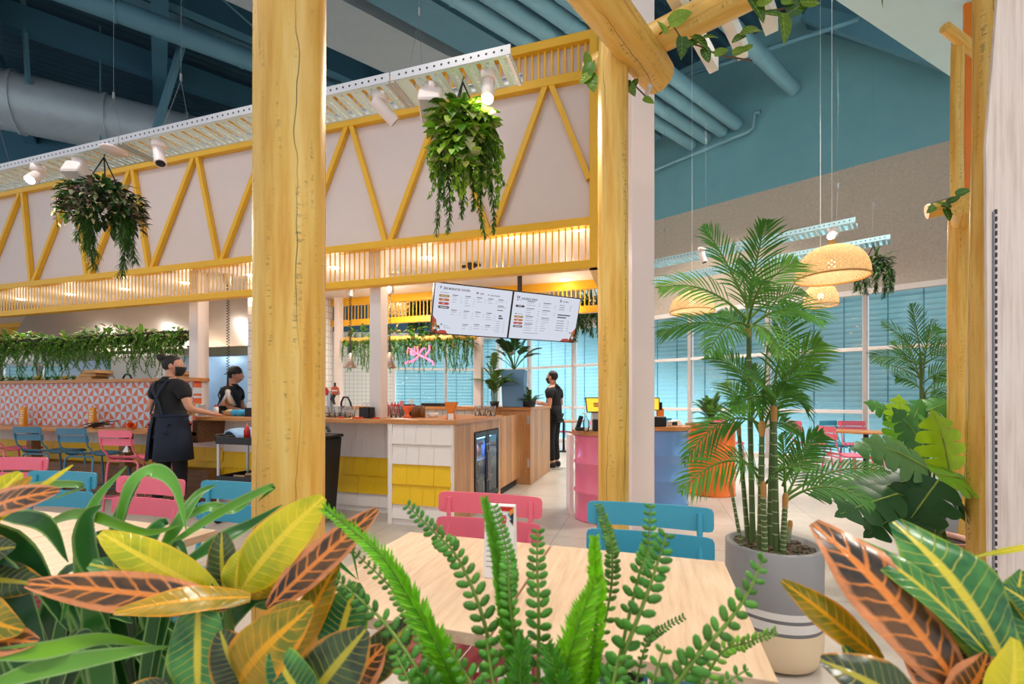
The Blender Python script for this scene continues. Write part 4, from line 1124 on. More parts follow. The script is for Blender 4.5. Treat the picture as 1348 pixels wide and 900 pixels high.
p = onZ(150, 197, TZ-.004); m = MB(); m.lathe([(0, -.016), (.1, -.016), (.105, -.008), (.105, 0), (0, 0)], n=28); o = m.build('disc_light', PINKW); o.location = p; tag(o, 'flat round blush disc fitting under the tray, above the left hanging plant', 'ceiling fitting')
def speaker(px, py, label, rz):
    p = onZ(px, py, TZ); t = thing('speaker', label, 'speaker', p, rz, 'tray mounted speakers')
    m = MB(); m.lathe([(0, -.06), (.05, -.06), (.055, 0), (0, 0)], n=18); m.build('mount', PINKW, t)
    rot = Matrix.Rotation(math.radians(-28), 3, 'X'); m = MB(); m.box((0, 0, -.14), (.17, .19, .15), rot); m.build('cabinet', PINKW, t, .025, 3)
    m = MB(); m.box(V((0, 0, -.14))+rot @ V((0, -.0, -.076)), (.145, .165, .006), rot); m.build('grille', paint('grille grey', (206, 196, 190), .7, var=.1, vs=90), t)
    return t
speaker(568, 113, 'white box speaker on the tray beside the trailing plant', .3)
speaker(104, 209, 'white box speaker on the tray above the left hanging plant', .3)
p = onZ(926, 322, 3.5); spot(924, 326, 'white spotlight on the pale blue tray left of the dome lamp', (.25, -.1, -1), False, 3.5)
spot(1097, 300, 'brightly lit spotlight on the pale blue tray above the woven dome lamp', cw(-.75, -.72, -.42), True, 3.5, .05, power=30)

# ================================================================ HANGING BASKETS
def basket(name, label, p, ztop, r=.13, group='hanging plants'):
    t = thing(name, label, 'hanging plant', p, 0, group)
    m = MB(); m.lathe([(0, -r*.8), (r*.6, -r*.75), (r, 0), (r*.94, 0), (r*.55, -r*.65)], n=20); m.build('basket', BLACKP, t)
    for k in range(3):
        a = 2*PI*k/3+.4; m = MB(); m.tube([(r*.95*math.cos(a), r*.95*math.sin(a), 0), (0, 0, ztop-p.z-.03)], .006, 5); m.build('chain', BLACKP, t)
    m = MB(); m.tube([(0, 0, ztop-p.z-.05), (0, 0, ztop-p.z-.015), (.012, 0, ztop-p.z), (0, 0, ztop-p.z+.01)], .004, 5); m.build('hook', BLACKP, t)
    return t
# bright trailing plant on the right
p0 = onZ(609, 102, TZ); zb = P(609, 158, p0.dot(V((-SA, CA, 0)))).z
Yh = p0.dot(V((-SA, CA, 0)))
t = basket('hanging_plant', 'bright green trailing plant with long stems hanging from the tray beside the lit spotlight', V((p0.x, p0.y, zb)), TZ)
rr = random.Random(21); m = MB()
for k in range(620):
    a = rr.uniform(0, 2*PI); u = rr.random()**.5; ph = rr.uniform(-.5, 1.4)
    q = V((math.cos(a)*.2*u, math.sin(a)*.2*u, -.02+.1*(1-u*u)*rr.random()-.4*rr.random()**2*(u > .5)))
    d = (V((math.cos(a), math.sin(a), rr.uniform(-1.1, .5)))).normalized(); m.c = jit(rr.choice(G_BRIGHT+[(196, 216, 96), (206, 210, 150)]), .3, rr)
    L = rr.uniform(.065, .11); sleaf(m, q, d, V((d.x*.6, d.y*.6, 1)).normalized(), L, L*.78, .12, .3)
for k in range(12):
    a = rr.uniform(0, 2*PI); d = V((math.cos(a), math.sin(a), .55)); q = V((math.cos(a)*.08, math.sin(a)*.08, 0)); d.z = .05
    frond(m, q, q+d*.2, (0, 0, .06), 12, .05, .014, (110, 160, 60), rr)
m.build('foliage', GLOSSLEAF, t)
def pxoff(px, py, Y, base):
    return P(px, py, Y)-base
B = V((p0.x, p0.y, zb))
for (px, ybot, dY, kind) in ((578, 306, .05, 'd'), (590, 305, -.03, 'd'), (604, 285, .1, 'd'), (613, 262, -.1, 'b'), (620, 275, .12, 'd'), (636, 306, -.04, 'd'), (646, 303, .08, 'd'), (571, 255, -.05, 'b'), (655, 268, .0, 'b'), (568, 230, .08, 'b'), (625, 240, -.14, 'b'), (606, 250, -.16, 'b'), (642, 250, -.1, 'd'), (583, 270, -.12, 'd'), (597, 240, .12, 'd'), (651, 235, .1, 'b'), (598, 262, -.09, 'b'), (631, 268, .02, 'b'), (660, 240, .04, 'b')):
    m = MB(); e = pxoff(px, ybot, Yh+dY, B); o = V((e.x, e.y, 0)); L = -e.z
    if kind == 'd': vine(m, o.normalized()*.09, L+.02, o.normalized(), .062, .018, [(62, 110, 34), (84, 134, 40), (110, 156, 54)], .0042, .03, rr, .75, .2, reach=max(.02, o.length-.09))
    else: vine(m, o.normalized()*.09, L+.02, o.normalized(), .062, .046, G_BRIGHT, .014, .02, rr, .9, .35, reach=max(.02, o.length-.09))
    m.build('vine', LEAF, t)
# left plant: trailing fern with cream edged leaves
p0 = onZ(137, 203, TZ); Yh = p0.dot(V((-SA, CA, 0))); zb = P(137, 252, Yh).z; B = V((p0.x, p0.y, zb))
t = basket('hanging_plant', 'dark fern with cream edged leaves hanging from the tray on the left', B, TZ, .15)
m = MB(); rr = random.Random(5)
for k in range(700):
    a = rr.uniform(0, 2*PI); u = rr.random()**.5
    q = V((math.cos(a)*.29*u, math.sin(a)*.27*u, .06*(1-u*u)-.3*rr.random()*(u > .45)))
    d = V((math.cos(a), math.sin(a), rr.uniform(-.9, .6))).normalized(); pick = rr.random(); m.c = jit(rr.choice(CREAM[:4] if pick < .34 else G_DARK), .2, rr)
    L = rr.uniform(.07, .115); sleaf(m, q, d, V((0, 0, 1)), L, L*.45, .2, .25)
for (px, py) in ((115, 222), (82, 243), (136, 228), (187, 250), (86, 262), (178, 262), (160, 238)):
    e = pxoff(px, py, Yh-.05, B); m.c = jit((60, 100, 44), .2, rr); ribbon(m, bez((0, 0, 0), e*.5+V((0, 0, .08)), e, 8), .035, fold=.2)
m.build('foliage', LEAF, t)
for (px, yb, dY, w) in ((112, 330, -.05, .09), (118, 352, .05, .1), (106, 315, .1, .08), (125, 335, .02, .07), (160, 322, -.06, .08), (163, 365, .05, .08), (168, 330, .0, .07), (152, 305, .1, .07), (120, 310, -.1, .09), (172, 345, .05, .06)):
    m = MB(); e = pxoff(px, yb, Yh+dY, B); L = -e.z; o = V((e.x, e.y, 0))
    vine(m, o*.5, L, o.normalized(), .115, .012, [(66, 112, 40), (84, 134, 50), (54, 96, 36)], .0022, .03, rr, .95, .35, reach=o.length*.5)
    m.build('fern_trail', LEAF, t)
for k in range(8):
    m = MB(); a = rr.uniform(0, 2*PI); o = V((math.cos(a), math.sin(a), 0)); vine(m, o*.15, rr.uniform(.2, .4), o, .07, .03, CREAM, .018, .03, rr, .95, .3, reach=.16); m.build('vine', LEAF, t)
# small dark plant by the dome lamp
p0 = onZ(1150, 320, 3.5); Yh = p0.dot(V((-SA, CA, 0))); zb = P(1150, 345, Yh).z; B = V((p0.x, p0.y, zb))
def dark_hanging(B, ztop, label, s=1.0, seed=3):
    t = basket('hanging_plant', label, B, ztop, .12*s); m = MB(); rr = random.Random(seed)
    for k in range(480):
        a = rr.uniform(0, 2*PI); u = rr.random()**.5; q = V((math.cos(a)*.2*u, math.sin(a)*.2*u, .05-.2*rr.random()*(u > .4)))*s
        d = V((math.cos(a), math.sin(a), rr.uniform(-1, .6))).normalized(); m.c = jit(rr.choice(G_DARK+CREAM[3:]), .2, rr); L = rr.uniform(.05, .09)*s; sleaf(m, q, d, V((0, 0, 1)), L, L*.4, .2, .25)
    for k in range(9):
        a = rr.uniform(0, 2*PI); m.c = jit((70, 110, 50), .2, rr); e = V((math.cos(a)*.32, math.sin(a)*.32, rr.uniform(.02, .16)))*s; ribbon(m, bez((0, 0, 0), e*.5+V((0, 0, .1)), e, 7), .03*s, fold=.2)
    m.build('foliage', LEAF, t)
    for k in range(11):
        a = 2*PI*k/11; m = MB(); o = V((math.cos(a), math.sin(a), 0)); vine(m, o*.08*s, rr.uniform(.3, .58)*s, o, .09*s, .018*s, [(56, 96, 40), (76, 116, 50)], .0036, .02, rr, .9, .3, reach=.13*s); m.build('fern_trail', LEAF, t)
    return t
dark_hanging(B, 3.5, 'small dark hanging plant beside the woven dome lamp')
# dark plants seen through the rear slats
dark_hanging(onT(560, 400, 7.2), 3.2, 'dark hanging plant behind the rear slats above the log rail', 1.3, 8)
dark_hanging(onT(778, 400, 7.4), 3.2, 'dark hanging plant behind the rear slats beside the log post', 1.2, 9)
dark_hanging(onT(35, 425, 7.4), 3.2, 'dark hanging plant behind the slats at the far left', 1.4, 10)

# ---- planter of trailing greenery over the pass
x0, x1 = sT(-40, 4.75), sT(249, 4.75); t = thing('hanging_garden', 'long hanging planter of mixed trailing greenery over the tiled pass', 'hanging planter', (0, 4.75, 2.1), 0, None)
m = MB(); m.b2((x0, -.09, -.06), (x1, .09, .06)); m.build('trough', paint('dark trough', (60, 56, 40), .8), t)
m = MB(); rr = random.Random(31); c = 0
for k in range(2600):
    x = rr.uniform(x0, x1+.05); y = rr.uniform(-.16, .13); z = rr.uniform(-.16, .12)+.05*math.sin(x*3.1); d = V((rr.uniform(-1, 1), rr.uniform(-1.2, .5), rr.uniform(-.6, .9))).normalized()
    m.c = jit(rr.choice(G_MID+G_MID+G_BRIGHT[1:2]+[(150, 170, 70), (130, 110, 50), (168, 164, 110)]), .25, rr); L = rr.uniform(.05, .105); sleaf(m, V((x, y, z)), d, V((0, -.5, 1)), L, L*.5, .15, .2)
for k in range(9):
    x = rr.uniform(x0, x1); m.c = jit((120, 170, 60), .2, rr); e = V((rr.choice((-.25, .25))*rr.uniform(.5, 1), -.1, rr.uniform(.1, .2))); ribbon(m, bez((x, 0, .05), V((x, 0, .05))+e*.6+V((0, 0, .1)), V((x, 0, .05))+e, 6), .05, fold=.15)
m.build('foliage', LEAF, t)
n = 250
for k in range(n):
    x = x0+(x1-x0)*(k+rr.uniform(.1, .9))/n; L = rr.uniform(.3, .68)*(.78+.22*math.sin(k*.9)); m = MB()
    vine(m, (x, -.1+rr.uniform(-.06, .08), .02), L, (0, -1, 0), .038, .015, [(104, 174, 56), (130, 194, 72), (84, 150, 48), (152, 206, 90)], .0062, .07, rr, .9, .2, reach=.05); m.build('vine', LEAF, t)
# ---- vines on the log rail
a, b = onT(455, 446, 6.08), onT(626, 442, 6.08); t = thing('rail_vines', 'green vines hanging from the yellow log rail at the back of the bar', 'vines', (0, 0, 0))
m = MB()
for k in range(300):
    u = rr.random(); q = a.lerp(b, u)+V((0, rr.uniform(-.06, .1), rr.choice((-.09, .09))+rr.uniform(-.05, .05))); d = V((rr.uniform(-1, 1), rr.uniform(-1, .3), rr.uniform(-.7, .6))).normalized()
    m.c = jit(rr.choice(G_MID+G_BRIGHT[1:2]+[(190, 170, 110)]), .25, rr); L = rr.uniform(.06, .15); sleaf(m, q, d, V((0, -.4, 1)), L, L*.55, .15, .2)
m.build('foliage', LEAF, t)
for k in range(96):
    u = (k+rr.random())/96
    if .0 < u < 1: 
        q = a.lerp(b, u); m = MB(); vine(m, q+V((0, rr.uniform(-.08, .05), -.02)), rr.uniform(.26, .52), (0, -1, 0), .044, .015, [(110, 172, 76), (140, 190, 100), (88, 150, 66)], .006, .03, rr, .9, .2, reach=.04); m.build('vine', LEAF, t)
# pink neon figure on the vines
NEON = emit('pink neon tube', (255, 92, 130), 3.0)
t = thing('neon_sign', 'pink neon squiggle sign hanging among the vines at the back of the bar', 'neon sign', (0, 0, 0))
def npt(x, y): return onT(425+x*.1595, 380+y*.1595, 5.98)
for st in (((680, 615), (705, 600), (740, 600), (770, 575), (800, 545)), ((700, 535), (705, 490), (730, 500), (728, 540), (755, 545), (785, 520), (780, 480), (760, 480), (752, 520), (790, 540), (820, 560)), ((820, 560), (850, 570), (880, 590), (905, 600), (915, 630)), ((835, 560), (865, 530), (880, 500), (878, 465)), ((800, 530), (820, 500), (840, 490))):
    m = MB(); m.tube([npt(*q) for q in st], .013, 8); m.build('tube', NEON, t)
m = MB(); m.tube([npt(760, 480), npt(760, 400)], .003, 4); m.tube([npt(878, 465), npt(878, 395)], .003, 4); m.build('hanging_wire', BLACKP, t)

# ================================================================ PENDANT LAMPS
def weave(name, rgb, sc, thr, tr):
    m = bpy.data.materials.new(name); m.use_nodes = True; nt = NT(m); nt.n.clear(); out = nt.node('ShaderNodeOutputMaterial')
    df = nt.node('ShaderNodeBsdfDiffuse'); tl = nt.node('ShaderNodeBsdfTranslucent'); tp_ = nt.node('ShaderNodeBsdfTransparent')
    co = nt.coord('UV', (1, 1, 1)); sp = nt.node('ShaderNodeSeparateXYZ'); nt.link(co, sp.inputs[0])
    a = nt.math('SINE', nt.math('MULTIPLY', sp.outputs[0], sc*2.2)); b = nt.math('SINE', nt.math('MULTIPLY', sp.outputs[1], sc*8))
    f = nt.math('MULTIPLY', a, b); n = nt.noise(nt.coord(), 60, 2)
    col = nt.mix(n, lin(tuple(int(k*.72) for k in rgb)), lin(rgb)); nt.link(col, df.inputs[0]); nt.link(col, tl.inputs[0])
    m1 = nt.node('ShaderNodeMixShader'); m1.inputs[0].default_value = tr; nt.link(df.outputs[0], m1.inputs[1]); nt.link(tl.outputs[0], m1.inputs[2])
    m2 = nt.node('ShaderNodeMixShader'); nt.link(nt.math('GREATER_THAN', f, thr), m2.inputs[0]); nt.link(m1.outputs[0], m2.inputs[1]); nt.link(tp_.outputs[0], m2.inputs[2]); nt.link(m2.outputs[0], out.inputs[0])
    MATS[name] = m; return m
RAT = weave('woven rattan', (250, 228, 186), 34, .82, .45); RAT2 = weave('loose woven rattan', (244, 214, 170), 22, .2, .55)
RIMM = paint('rattan rim', (206, 156, 88), .6)
def pendant(px, Y, ztopy, zrimpy, dia, label, kind=0, ztop=8.0):
    p = P(px, 525, Y); zr = P(px, zrimpy, Y).z; zt = P(px, ztopy, Y).z; hgt = zt-zr; r = dia/2
    t = thing('pendant_lamp', label, 'pendant lamp', (p.x, p.y, zr), 0, 'woven pendant lamps')
    if kind == 0: prof = [(r, 0), (r, hgt*.12)]+[(r*math.cos(a)**.8*.99, hgt*(.14+.86*math.sin(a))) for a in (i*PI/2/14 for i in range(1, 14))]+[(.03, hgt)]
    else: prof = [(r, 0), (r*.99, hgt*.25), (r*.93, hgt*.5), (r*.8, hgt*.75), (r*.6, hgt*.92), (r*.4, hgt)]
    m = MB(); m.lathe(prof, n=48); m.build('shade', RAT if kind == 0 else RAT2, t)
    m = MB(); n = 40; m.tube([(r*math.cos(2*PI*i/n), r*math.sin(2*PI*i/n), 0) for i in range(n+1)], .009, 6); m.build('rim', RIMM, t)
    m = MB(); m.cyl((0, 0, hgt-.02), (0, 0, hgt+.06), .025, n=12); m.build('lamp_cap', RIMM, t)
    m = MB(); m.cyl((0, 0, hgt+.05), (0, 0, ztop-zr), .0025, n=6); m.build('cord', RIM, t)
    m = MB(); m.sph((0, 0, hgt*.45), .04); m.build('bulb', emit('warm bulb', (255, 224, 176), 10), t)
    LAMPS.append(('pend', V((p.x, p.y, zr+hgt*.45))))
    return t
pendant(1095, 4.3, 324, 366, .6, 'woven rattan dome lamp right of the big palm, under the bright spotlight')
pendant(1080, 6.6, 375, 402, .45, 'pale woven lamp hanging below and behind the dome lamp', 1)
pendant(911, 6.5, 384, 410, .6, 'woven rattan dome lamp left of the big palm')
pendant(525, 9.5, 385, 412, .5, 'round woven lamp glowing behind the rear slats', 1)

# ================================================================ MENU SCREENS
SCR = emit('screen white', (232, 238, 254), .78); SCR.node_tree.nodes['Principled BSDF'].inputs['Base Color'].default_value = (.02, .02, .02, 1)
def ink(name, rgb):
    m = emit(name, rgb, .6); m.node_tree.nodes['Principled BSDF'].inputs['Base Color'].default_value = (.02, .02, .02, 1); return m
INKS = [ink('screen dark text', (60, 66, 80)), ink('screen grey text', (150, 156, 168)), ink('screen mustard', (196, 150, 40)), ink('screen orange', (226, 130, 60)), ink('screen red', (216, 80, 60)), ink('screen navy', (44, 46, 60)), ink('screen white ink', (250, 250, 250)), ink('screen brown', (122, 50, 34)), ink('screen blue', (70, 140, 180))]
TL = cw(-.833, 4.9, 2.486); XD = cw(.898, .44).normalized(); ND = cw(-.44, .898).normalized()
dn = ND*.17+V((0, 0, -.542)); SH = dn.length; UPD = -dn.normalized(); OUT = XD.cross(UPD).normalized()
if OUT.dot(cw(0, -1)) < 0: OUT = -OUT
SW = .95
def screen(k, label):
    org = TL+XD*(SW*k)+dn*.5+XD*SW*.5
    t = thing('menu_screen', label, 'screen', org, 0, 'ceiling hung menu screens'); rot = Matrix((XD, UPD, OUT)).transposed(); t.rotation_euler = rot.to_euler()
    w, h = SW/2, SH/2
    m = MB(); m.b2((-w+.001, -h, -.045), (w-.001, h, 0)); m.build('casing', BLACK, t, .004)
    m = MB(); m.b2((-w+.012, -h+.012, 0), (w-.012, h-.012, .0015)); m.build('display', SCR, t)
    art = MB(); txtm = MB(); corner = MB()
    def X(u): return -w+.012+u*(SW-.024)
    def Yv(v): return h-.012-v*(SH-.024)
    def rect(u0, v0, u1, v1, mi, lv=0): art.m = mi; z = .0018+lv*.0004; art.add([(X(u0), Yv(v1), z), (X(u1), Yv(v1), z), (X(u1), Yv(v0), z), (X(u0), Yv(v0), z)], [(0, 1, 2, 3)])
    def tri(a, b, c, mi, lv=0): corner.m = mi; z = .0018+lv*.0004; corner.add([(X(a[0]), Yv(a[1]), z), (X(b[0]), Yv(b[1]), z), (X(c[0]), Yv(c[1]), z)], [(0, 1, 2)])
    def pill(u0, v0, u1, v1, mi):
        pm_ = MB(); x0, x1, y0, y1 = X(u0), X(u1), Yv(v1), Yv(v0); r = (y1-y0)/2; z = .0018; pts = [(x1-r+r*math.cos(a), (y0+y1)/2+r*math.sin(a), z) for a in (i*PI/8-PI/2 for i in range(9))]+[(x0+r+r*math.cos(a), (y0+y1)/2+r*math.sin(a), z) for a in (i*PI/8+PI/2 for i in range(9))]
        pm_.add(pts, [tuple(range(18))]); pm_.build('spice_badge', INKS[mi], t)
    def txt(s, u, v, size, mi, bold=.0008, lv=1):
        me = text_mesh(s, size, bold=bold); M = Matrix.Translation((X(u), Yv(v), .0018+.0004*lv)); txtm.m = mi; txtm.mesh_from(me, M @ Matrix.Diagonal((.72, 1, 1, 1)))
    def block(u, v, n, wd, head=True, price=True):
        rr = random.Random(int(u*1000+v*77)); 
        if head: rect(u, v, u+wd*.55, v+.014, 0)
        for i in range(n):
            vv = v+.04+.05*i; rect(u, vv, u+wd*rr.uniform(.3, .6), vv+.008, 1)
            if price: rect(u+wd*.82, vv, u+wd*.95, vv+.008, 1)
    if k == 0:
        rect(.06, .055, .065, .1, 1); tri((.055, .055), (.085, .055), (.07, .11), 1)
        txt('JERK MARINATED CHICKEN', .105, .11, .034, 0); txt('CHIPS', .565, .14, .026, 0, .0005); rect(.52, .1, .545, .13, 0); txt('RICE & SALADS', .71, .15, .024, 0, .0004); tri((.665, .14), (.695, .14), (.68, .11), 1)
        pill(.055, .215, .185, .265, 2); pill(.055, .29, .185, .34, 3); pill(.055, .365, .185, .415, 4); pill(.055, .44, .19, .49, 5)
        rect(.08, .235, .16, .245, 6, 1); txt('MED', .1, .33, .02, 6, .0006); txt('HOT', .1, .405, .02, 6, .0006); rect(.075, .458, .17, .474, 6, 1); rect(.065, .17, .17, .178, 1)
        for (u, v, n) in ((.22, .2, 3), (.38, .2, 4), (.53, .2, 2), (.68, .2, 2), (.82, .2, 1), (.22, .5, 2), (.38, .5, 3), (.53, .5, 2), (.68, .5, 3), (.38, .78, 2), (.53, .76, 2), (.68, .76, 2)): block(u, v, n, .13)
        rect(.82, .33, .9, .345, 0); rect(.82, .36, .94, .368, 1); rect(.82, .42, .9, .435, 0); rect(.85, .53, .89, .56, 0); rect(.85, .58, .91, .61, 0)
        for i in range(6): rect(.82, .66+.045*i, .88, .668+.045*i, 1); rect(.925, .66+.045*i, .94, .668+.045*i, 1)
        tri((0, .86), (0, .64), (.055, .76), 4); tri((0, 1), (0, .78), (.09, 1), 7, 1); tri((0, .78), (.05, .78), (.08, .95), 2, 1); tri((0, 1), (0, .66), (.045, .72), 4, 1); tri((.05, 1), (.2, 1), (.1, .93), 4, 2); tri((.1, .93), (.17, .93), (.2, 1), 4, 2); tri((.0, .82), (.04, .9), (0, .98), 3, 2); tri((.045, .84), (.09, .84), (.1, .92), 5, 2); tri((.03, .87), (.05, .9), (.03, .93), 6, 3); tri((.03, .87), (.01, .9), (.03, .93), 6, 3)
        tri((.1, .8), (.13, .8), (.11, .84), 8); rect(.15, .83, .16, .845, 0); rect(.15, .87, .16, .885, 0); rect(.17, .835, .2, .842, 1); rect(.17, .875, .23, .882, 1)
    else:
        rect(.045, .07, .06, .13, 1); rect(.065, .08, .09, .13, 1); txt('BURGERS & WRAPS', .115, .145, .034, 0); rect(.685, .06, .71, .12, 1); txt('KIDS MENU', .73, .115, .024, 0, .0004)
        pill(.04, .27, .17, .315, 5); rect(.075, .285, .13, .298, 6, 1); rect(.05, .15, .07, .17, 0); rect(.08, .155, .12, .163, 1); rect(.05, .45, .07, .47, 0); rect(.08, .455, .16, .463, 1)
        pill(.04, .5, .17, .545, 2); pill(.04, .57, .17, .615, 3); pill(.04, .64, .17, .685, 4); pill(.04, .71, .175, .755, 5); rect(.07, .518, .14, .526, 6, 1); txt('MED', .085, .61, .018, 6, .0006); txt('HOT', .085, .68, .018, 6, .0006); rect(.06, .725, .155, .74, 6, 1)
        for (u, v, n) in ((.2, .16, 2), (.2, .32, 3), (.2, .49, 3), (.2, .66, 3), (.44, .17, 2), (.44, .33, 2), (.44, .5, 6)): block(u, v, n, .21, True, n < 4)
        for i in range(3): rect(.69, .18+.05*i, .77, .19+.05*i, 0); rect(.85, .18+.05*i, .88, .19+.05*i, 1)
        rect(.68, .39, .88, .415, 0); rect(.68, .445, .82, .47, 0)
        for i in range(5): rect(.68, .53+.055*i, .8, .54+.055*i, 0); rect(.85, .53+.055*i, .88, .54+.055*i, 1)
        rect(.2, .86, .42, .87, 1)
        tri((1, .86), (1, .66), (.955, .78), 4); tri((1, 1), (1, .78), (.9, 1), 7, 1); tri((1, .78), (.95, .8), (.92, .96), 2, 1); tri((.78, 1), (.93, 1), (.9, .93), 4, 2); tri((.82, .94), (.9, .93), (.78, 1), 4, 2); tri((.97, .86), (.99, .9), (.97, .95), 6, 3); tri((.97, .86), (.95, .9), (.97, .95), 6, 3); tri((.9, .78), (.93, .78), (.92, .82), 8); tri((.93, .8), (.97, .74), (.96, .84), 3, 2)
    art.build('menu_text', INKS, t); txtm.build('menu_lettering', INKS, t); corner.build('corner_pattern', INKS, t)
    return t
screen(0, 'left white menu screen headed jerk marinated chicken'); screen(1, 'right white menu screen headed burgers and wraps')
t = thing('screen_mount', 'black ceiling pole bracket holding the two menu screens', 'bracket', (0, 0, 0))
pm = TL+XD*(SW*1.18)+dn*.5-OUT*.1
m = MB(); m.cyl((pm.x, pm.y, pm.z), (pm.x, pm.y, Z1-.03), .03, n=16); m.build('pole', BLACK, t)
m = MB(); m.box((pm.x, pm.y, Z1-.035), (.22, .16, .03), Matrix.Rotation(YAW, 3, 'Z')); m.build('ceiling_plate', BLACK, t, .004)
m = MB(); c = TL+XD*SW+dn*.5-OUT*.07; m.bar(c-XD*.5, c+XD*.5, .04, .06); m.build('cross_arm', BLACK, t)
# ================================================================ THINGS ON THE COUNTERS
def at(px, t, z): p = onT(px, CY, t); return V((p.x, t, z))
def lathe_thing(name, prof, mat, loc, label, cat, group=None, n=16, extra=None):
    m = MB(); m.lathe(prof, n=n); o = m.build(name, mat); o.location = loc; tag(o, label, cat, group)
    if extra: extra(o)
    return o
GPROF = [(0, .004), (.027, 0), (.034, .12)]
def glass_row(pxs, t, z, where, grp):
    first = None
    for i, px in enumerate(pxs):
        lb = where
        if first is None: first = lathe_thing('drinking_glass', GPROF, GLASSM, at(px, t, z), lb, 'glass', grp, 14)
        else: dup(first, at(px, t, z), 0, lb, grp)
glass_row([430, 437, 444, 451, 458], 4.14, ZC, 'clear tumbler in the front row beside the nearest log post', 'front row of tumblers')
glass_row([429, 436, 443, 450, 457, 464], 4.32, ZC+.0, 'clear tumbler in the back row under the beer taps', 'back row of tumblers')
glass_row([628, 635, 642, 649], 5.05, ZC, 'clear tumbler on the counter above the bar fridge', 'tumblers over the fridge')
glass_row([512, 518, 524, 530], 4.35, ZC, 'small clear glass in front of the red sauce bottles', 'glasses by the sauce bottles')
t = thing('glass_rack', 'low black wire rack in front of the tumblers', 'rack', at(449, 4.05, ZC))
m = MB(); m.tube([(-.22, 0, 0), (-.22, 0, .05), (.14, 0, .05), (.14, 0, 0)], .004, 6); m.tube([(-.22, 0, .015), (.14, 0, .015)], .003, 6); m.build('wire', BLACK, t)
# beer taps
t = thing('beer_tap', 'chrome beer tap tower with round orange badge behind the tumblers', 'beer tap', at(440, 4.55, ZC))
m = MB(); m.cyl((-.06, 0, 0), (-.06, 0, .3), .035, n=18); m.cyl((-.14, 0, .27), (.06, 0, .27), .028, n=16); m.build('tower', STEEL, t)
m = MB(); m.cyl((.045, -.05, .3), (.045, -.035, .3), .052, n=24); b = m.build('badge', paint('badge orange', (206, 92, 40), .4), t)
m = MB(); m.b2((.005, -.053, .29), (.085, -.0505, .306)); m.build('badge_band', PAPER, b)
m = MB(); m.cyl((.045, -.045, .35), (.045, -.045, .39), .012, n=10); m.build('handle', BLACK, t)
m = MB(); m.tube([(.03, -.03, .26), (.02, -.06, .2), (.06, -.07, .14)], [.02, .024, .012], 10); m.build('spout', BLACK, t)
m = MB(); m.cyl((-.1, -.05, .29), (-.1, -.035, .29), .05, n=24); m.build('badge', REDP, t)
t = thing('hand_mixer_tap', 'black curved pre-rinse tap beside the beer taps', 'tap', at(455, 4.6, ZC))
m = MB(); m.tube([(-.06, 0, 0), (-.06, 0, .16), (-.03, 0, .22), (.03, 0, .22), (.07, 0, .15), (.08, 0, .09)], .012, 8); m.build('spout', BLACK, t)
m = MB(); m.tube([(-.05, 0, .1), (.0, -.02, .11), (.02, -.02, .07)], .016, 8); m.build('handle', BLACK, t)
t = thing('condiment_caddy', 'black square caddy with wire handles on the counter left of the white post', 'caddy', at(483, 4.1, ZC))
m = MB(); m.b2((-.06, -.05, 0), (.06, .05, .004)); m.b2((-.06, -.05, 0), (-.054, .05, .115)); m.b2((.054, -.05, 0), (.06, .05, .115)); m.b2((-.06, -.05, 0), (.06, -.045, .115)); m.b2((-.06, .045, 0), (.06, .05, .115)); m.build('box', BLACKP, t)
for x in (-.02, .025):
    m = MB(); m.tube([(x+.035*math.cos(a), 0, .11+.055*math.sin(a)) for a in (i*PI/10 for i in range(11))], .003, 6); m.build('handle', STEEL, t)
for i, (px, tt) in enumerate(((449, 4.02), (468, 4.0), (496, 4.02), (474, 3.98))):
    m = MB(); m.box((0, 0, .008), (.06, .03, .016), Matrix.Rotation(.4*i, 3, 'Z')); o = m.build('sauce_sachets', paint('sachet red', (222, 70, 40), .5), bevel=.004); o.location = at(px, tt, ZC); tag(o, ['red packet on the counter in front of the wire rack', 'red packet left of the black caddy', 'red packet right of the black caddy', 'red packet in front of the black caddy'][i], 'packet')
def sauce(loc, label, body, cap, h=.2, grp=None, name='sauce_bottle'):
    t = thing(name, label, 'bottle', loc, 0, grp)
    m = MB(); m.lathe([(0, 0), (.028, 0), (.03, h*.6), (.026, h*.7), (.012, h*.74)], n=14); m.build('bottle', body, t)
    m = MB(); m.lathe([(.022, h*.7), (.024, h*.76), (.008, h*.84), (.004, h), (0, h)], n=12); m.build('nozzle', cap, t)
for i, px in enumerate((510, 516, 520, 524)):
    sauce(at(px, 4.55, ZC), ['red sauce bottle nearest the white bar post', 'red sauce bottle second from the white bar post', 'red sauce bottle third from the white bar post', 'red sauce bottle beside the black till box'][i], paint('tomato red', (176, 30, 28), .35), REDP, .17, 'red sauce bottles on the bar')
def bx(name, px, t_, z, d, mat, label, cat, rz=0, bev=.003):
    m = MB(); m.b2((-d[0]/2, -d[1]/2, 0), (d[0]/2, d[1]/2, d[2])); o = m.build(name, mat, bevel=bev); o.location = at(px, t_, z); o.rotation_euler = (0, 0, rz); return tag(o, label, cat)
bx('till_box', 531, 4.6, ZC, (.13, .12, .12), BLACKP, 'black till box on the bar behind the sauce bottles', 'till')
bx('card_reader', 539, 4.66, ZC, (.1, .1, .14), BLACKP, 'taller black box right of the till box', 'till')
bx('pink_card', 529, 4.56, ZC+.12, (.05, .012, .06), paint('pink card', (236, 150, 150), .6), 'pink card standing on the black till box', 'card')
bx('white_card', 541, 4.62, ZC+.14, (.04, .03, .06), PAPER, 'white card standing on the taller black box', 'card')
lathe_thing('juicer', [(0, 0), (.045, 0), (.03, .03), (.02, .05), (.05, .1), (.06, .13), (0, .13)], paint('orange plastic', (240, 100, 50), .35), at(536, 4.25, ZC), 'orange plastic juicer on the bar', 'juicer')
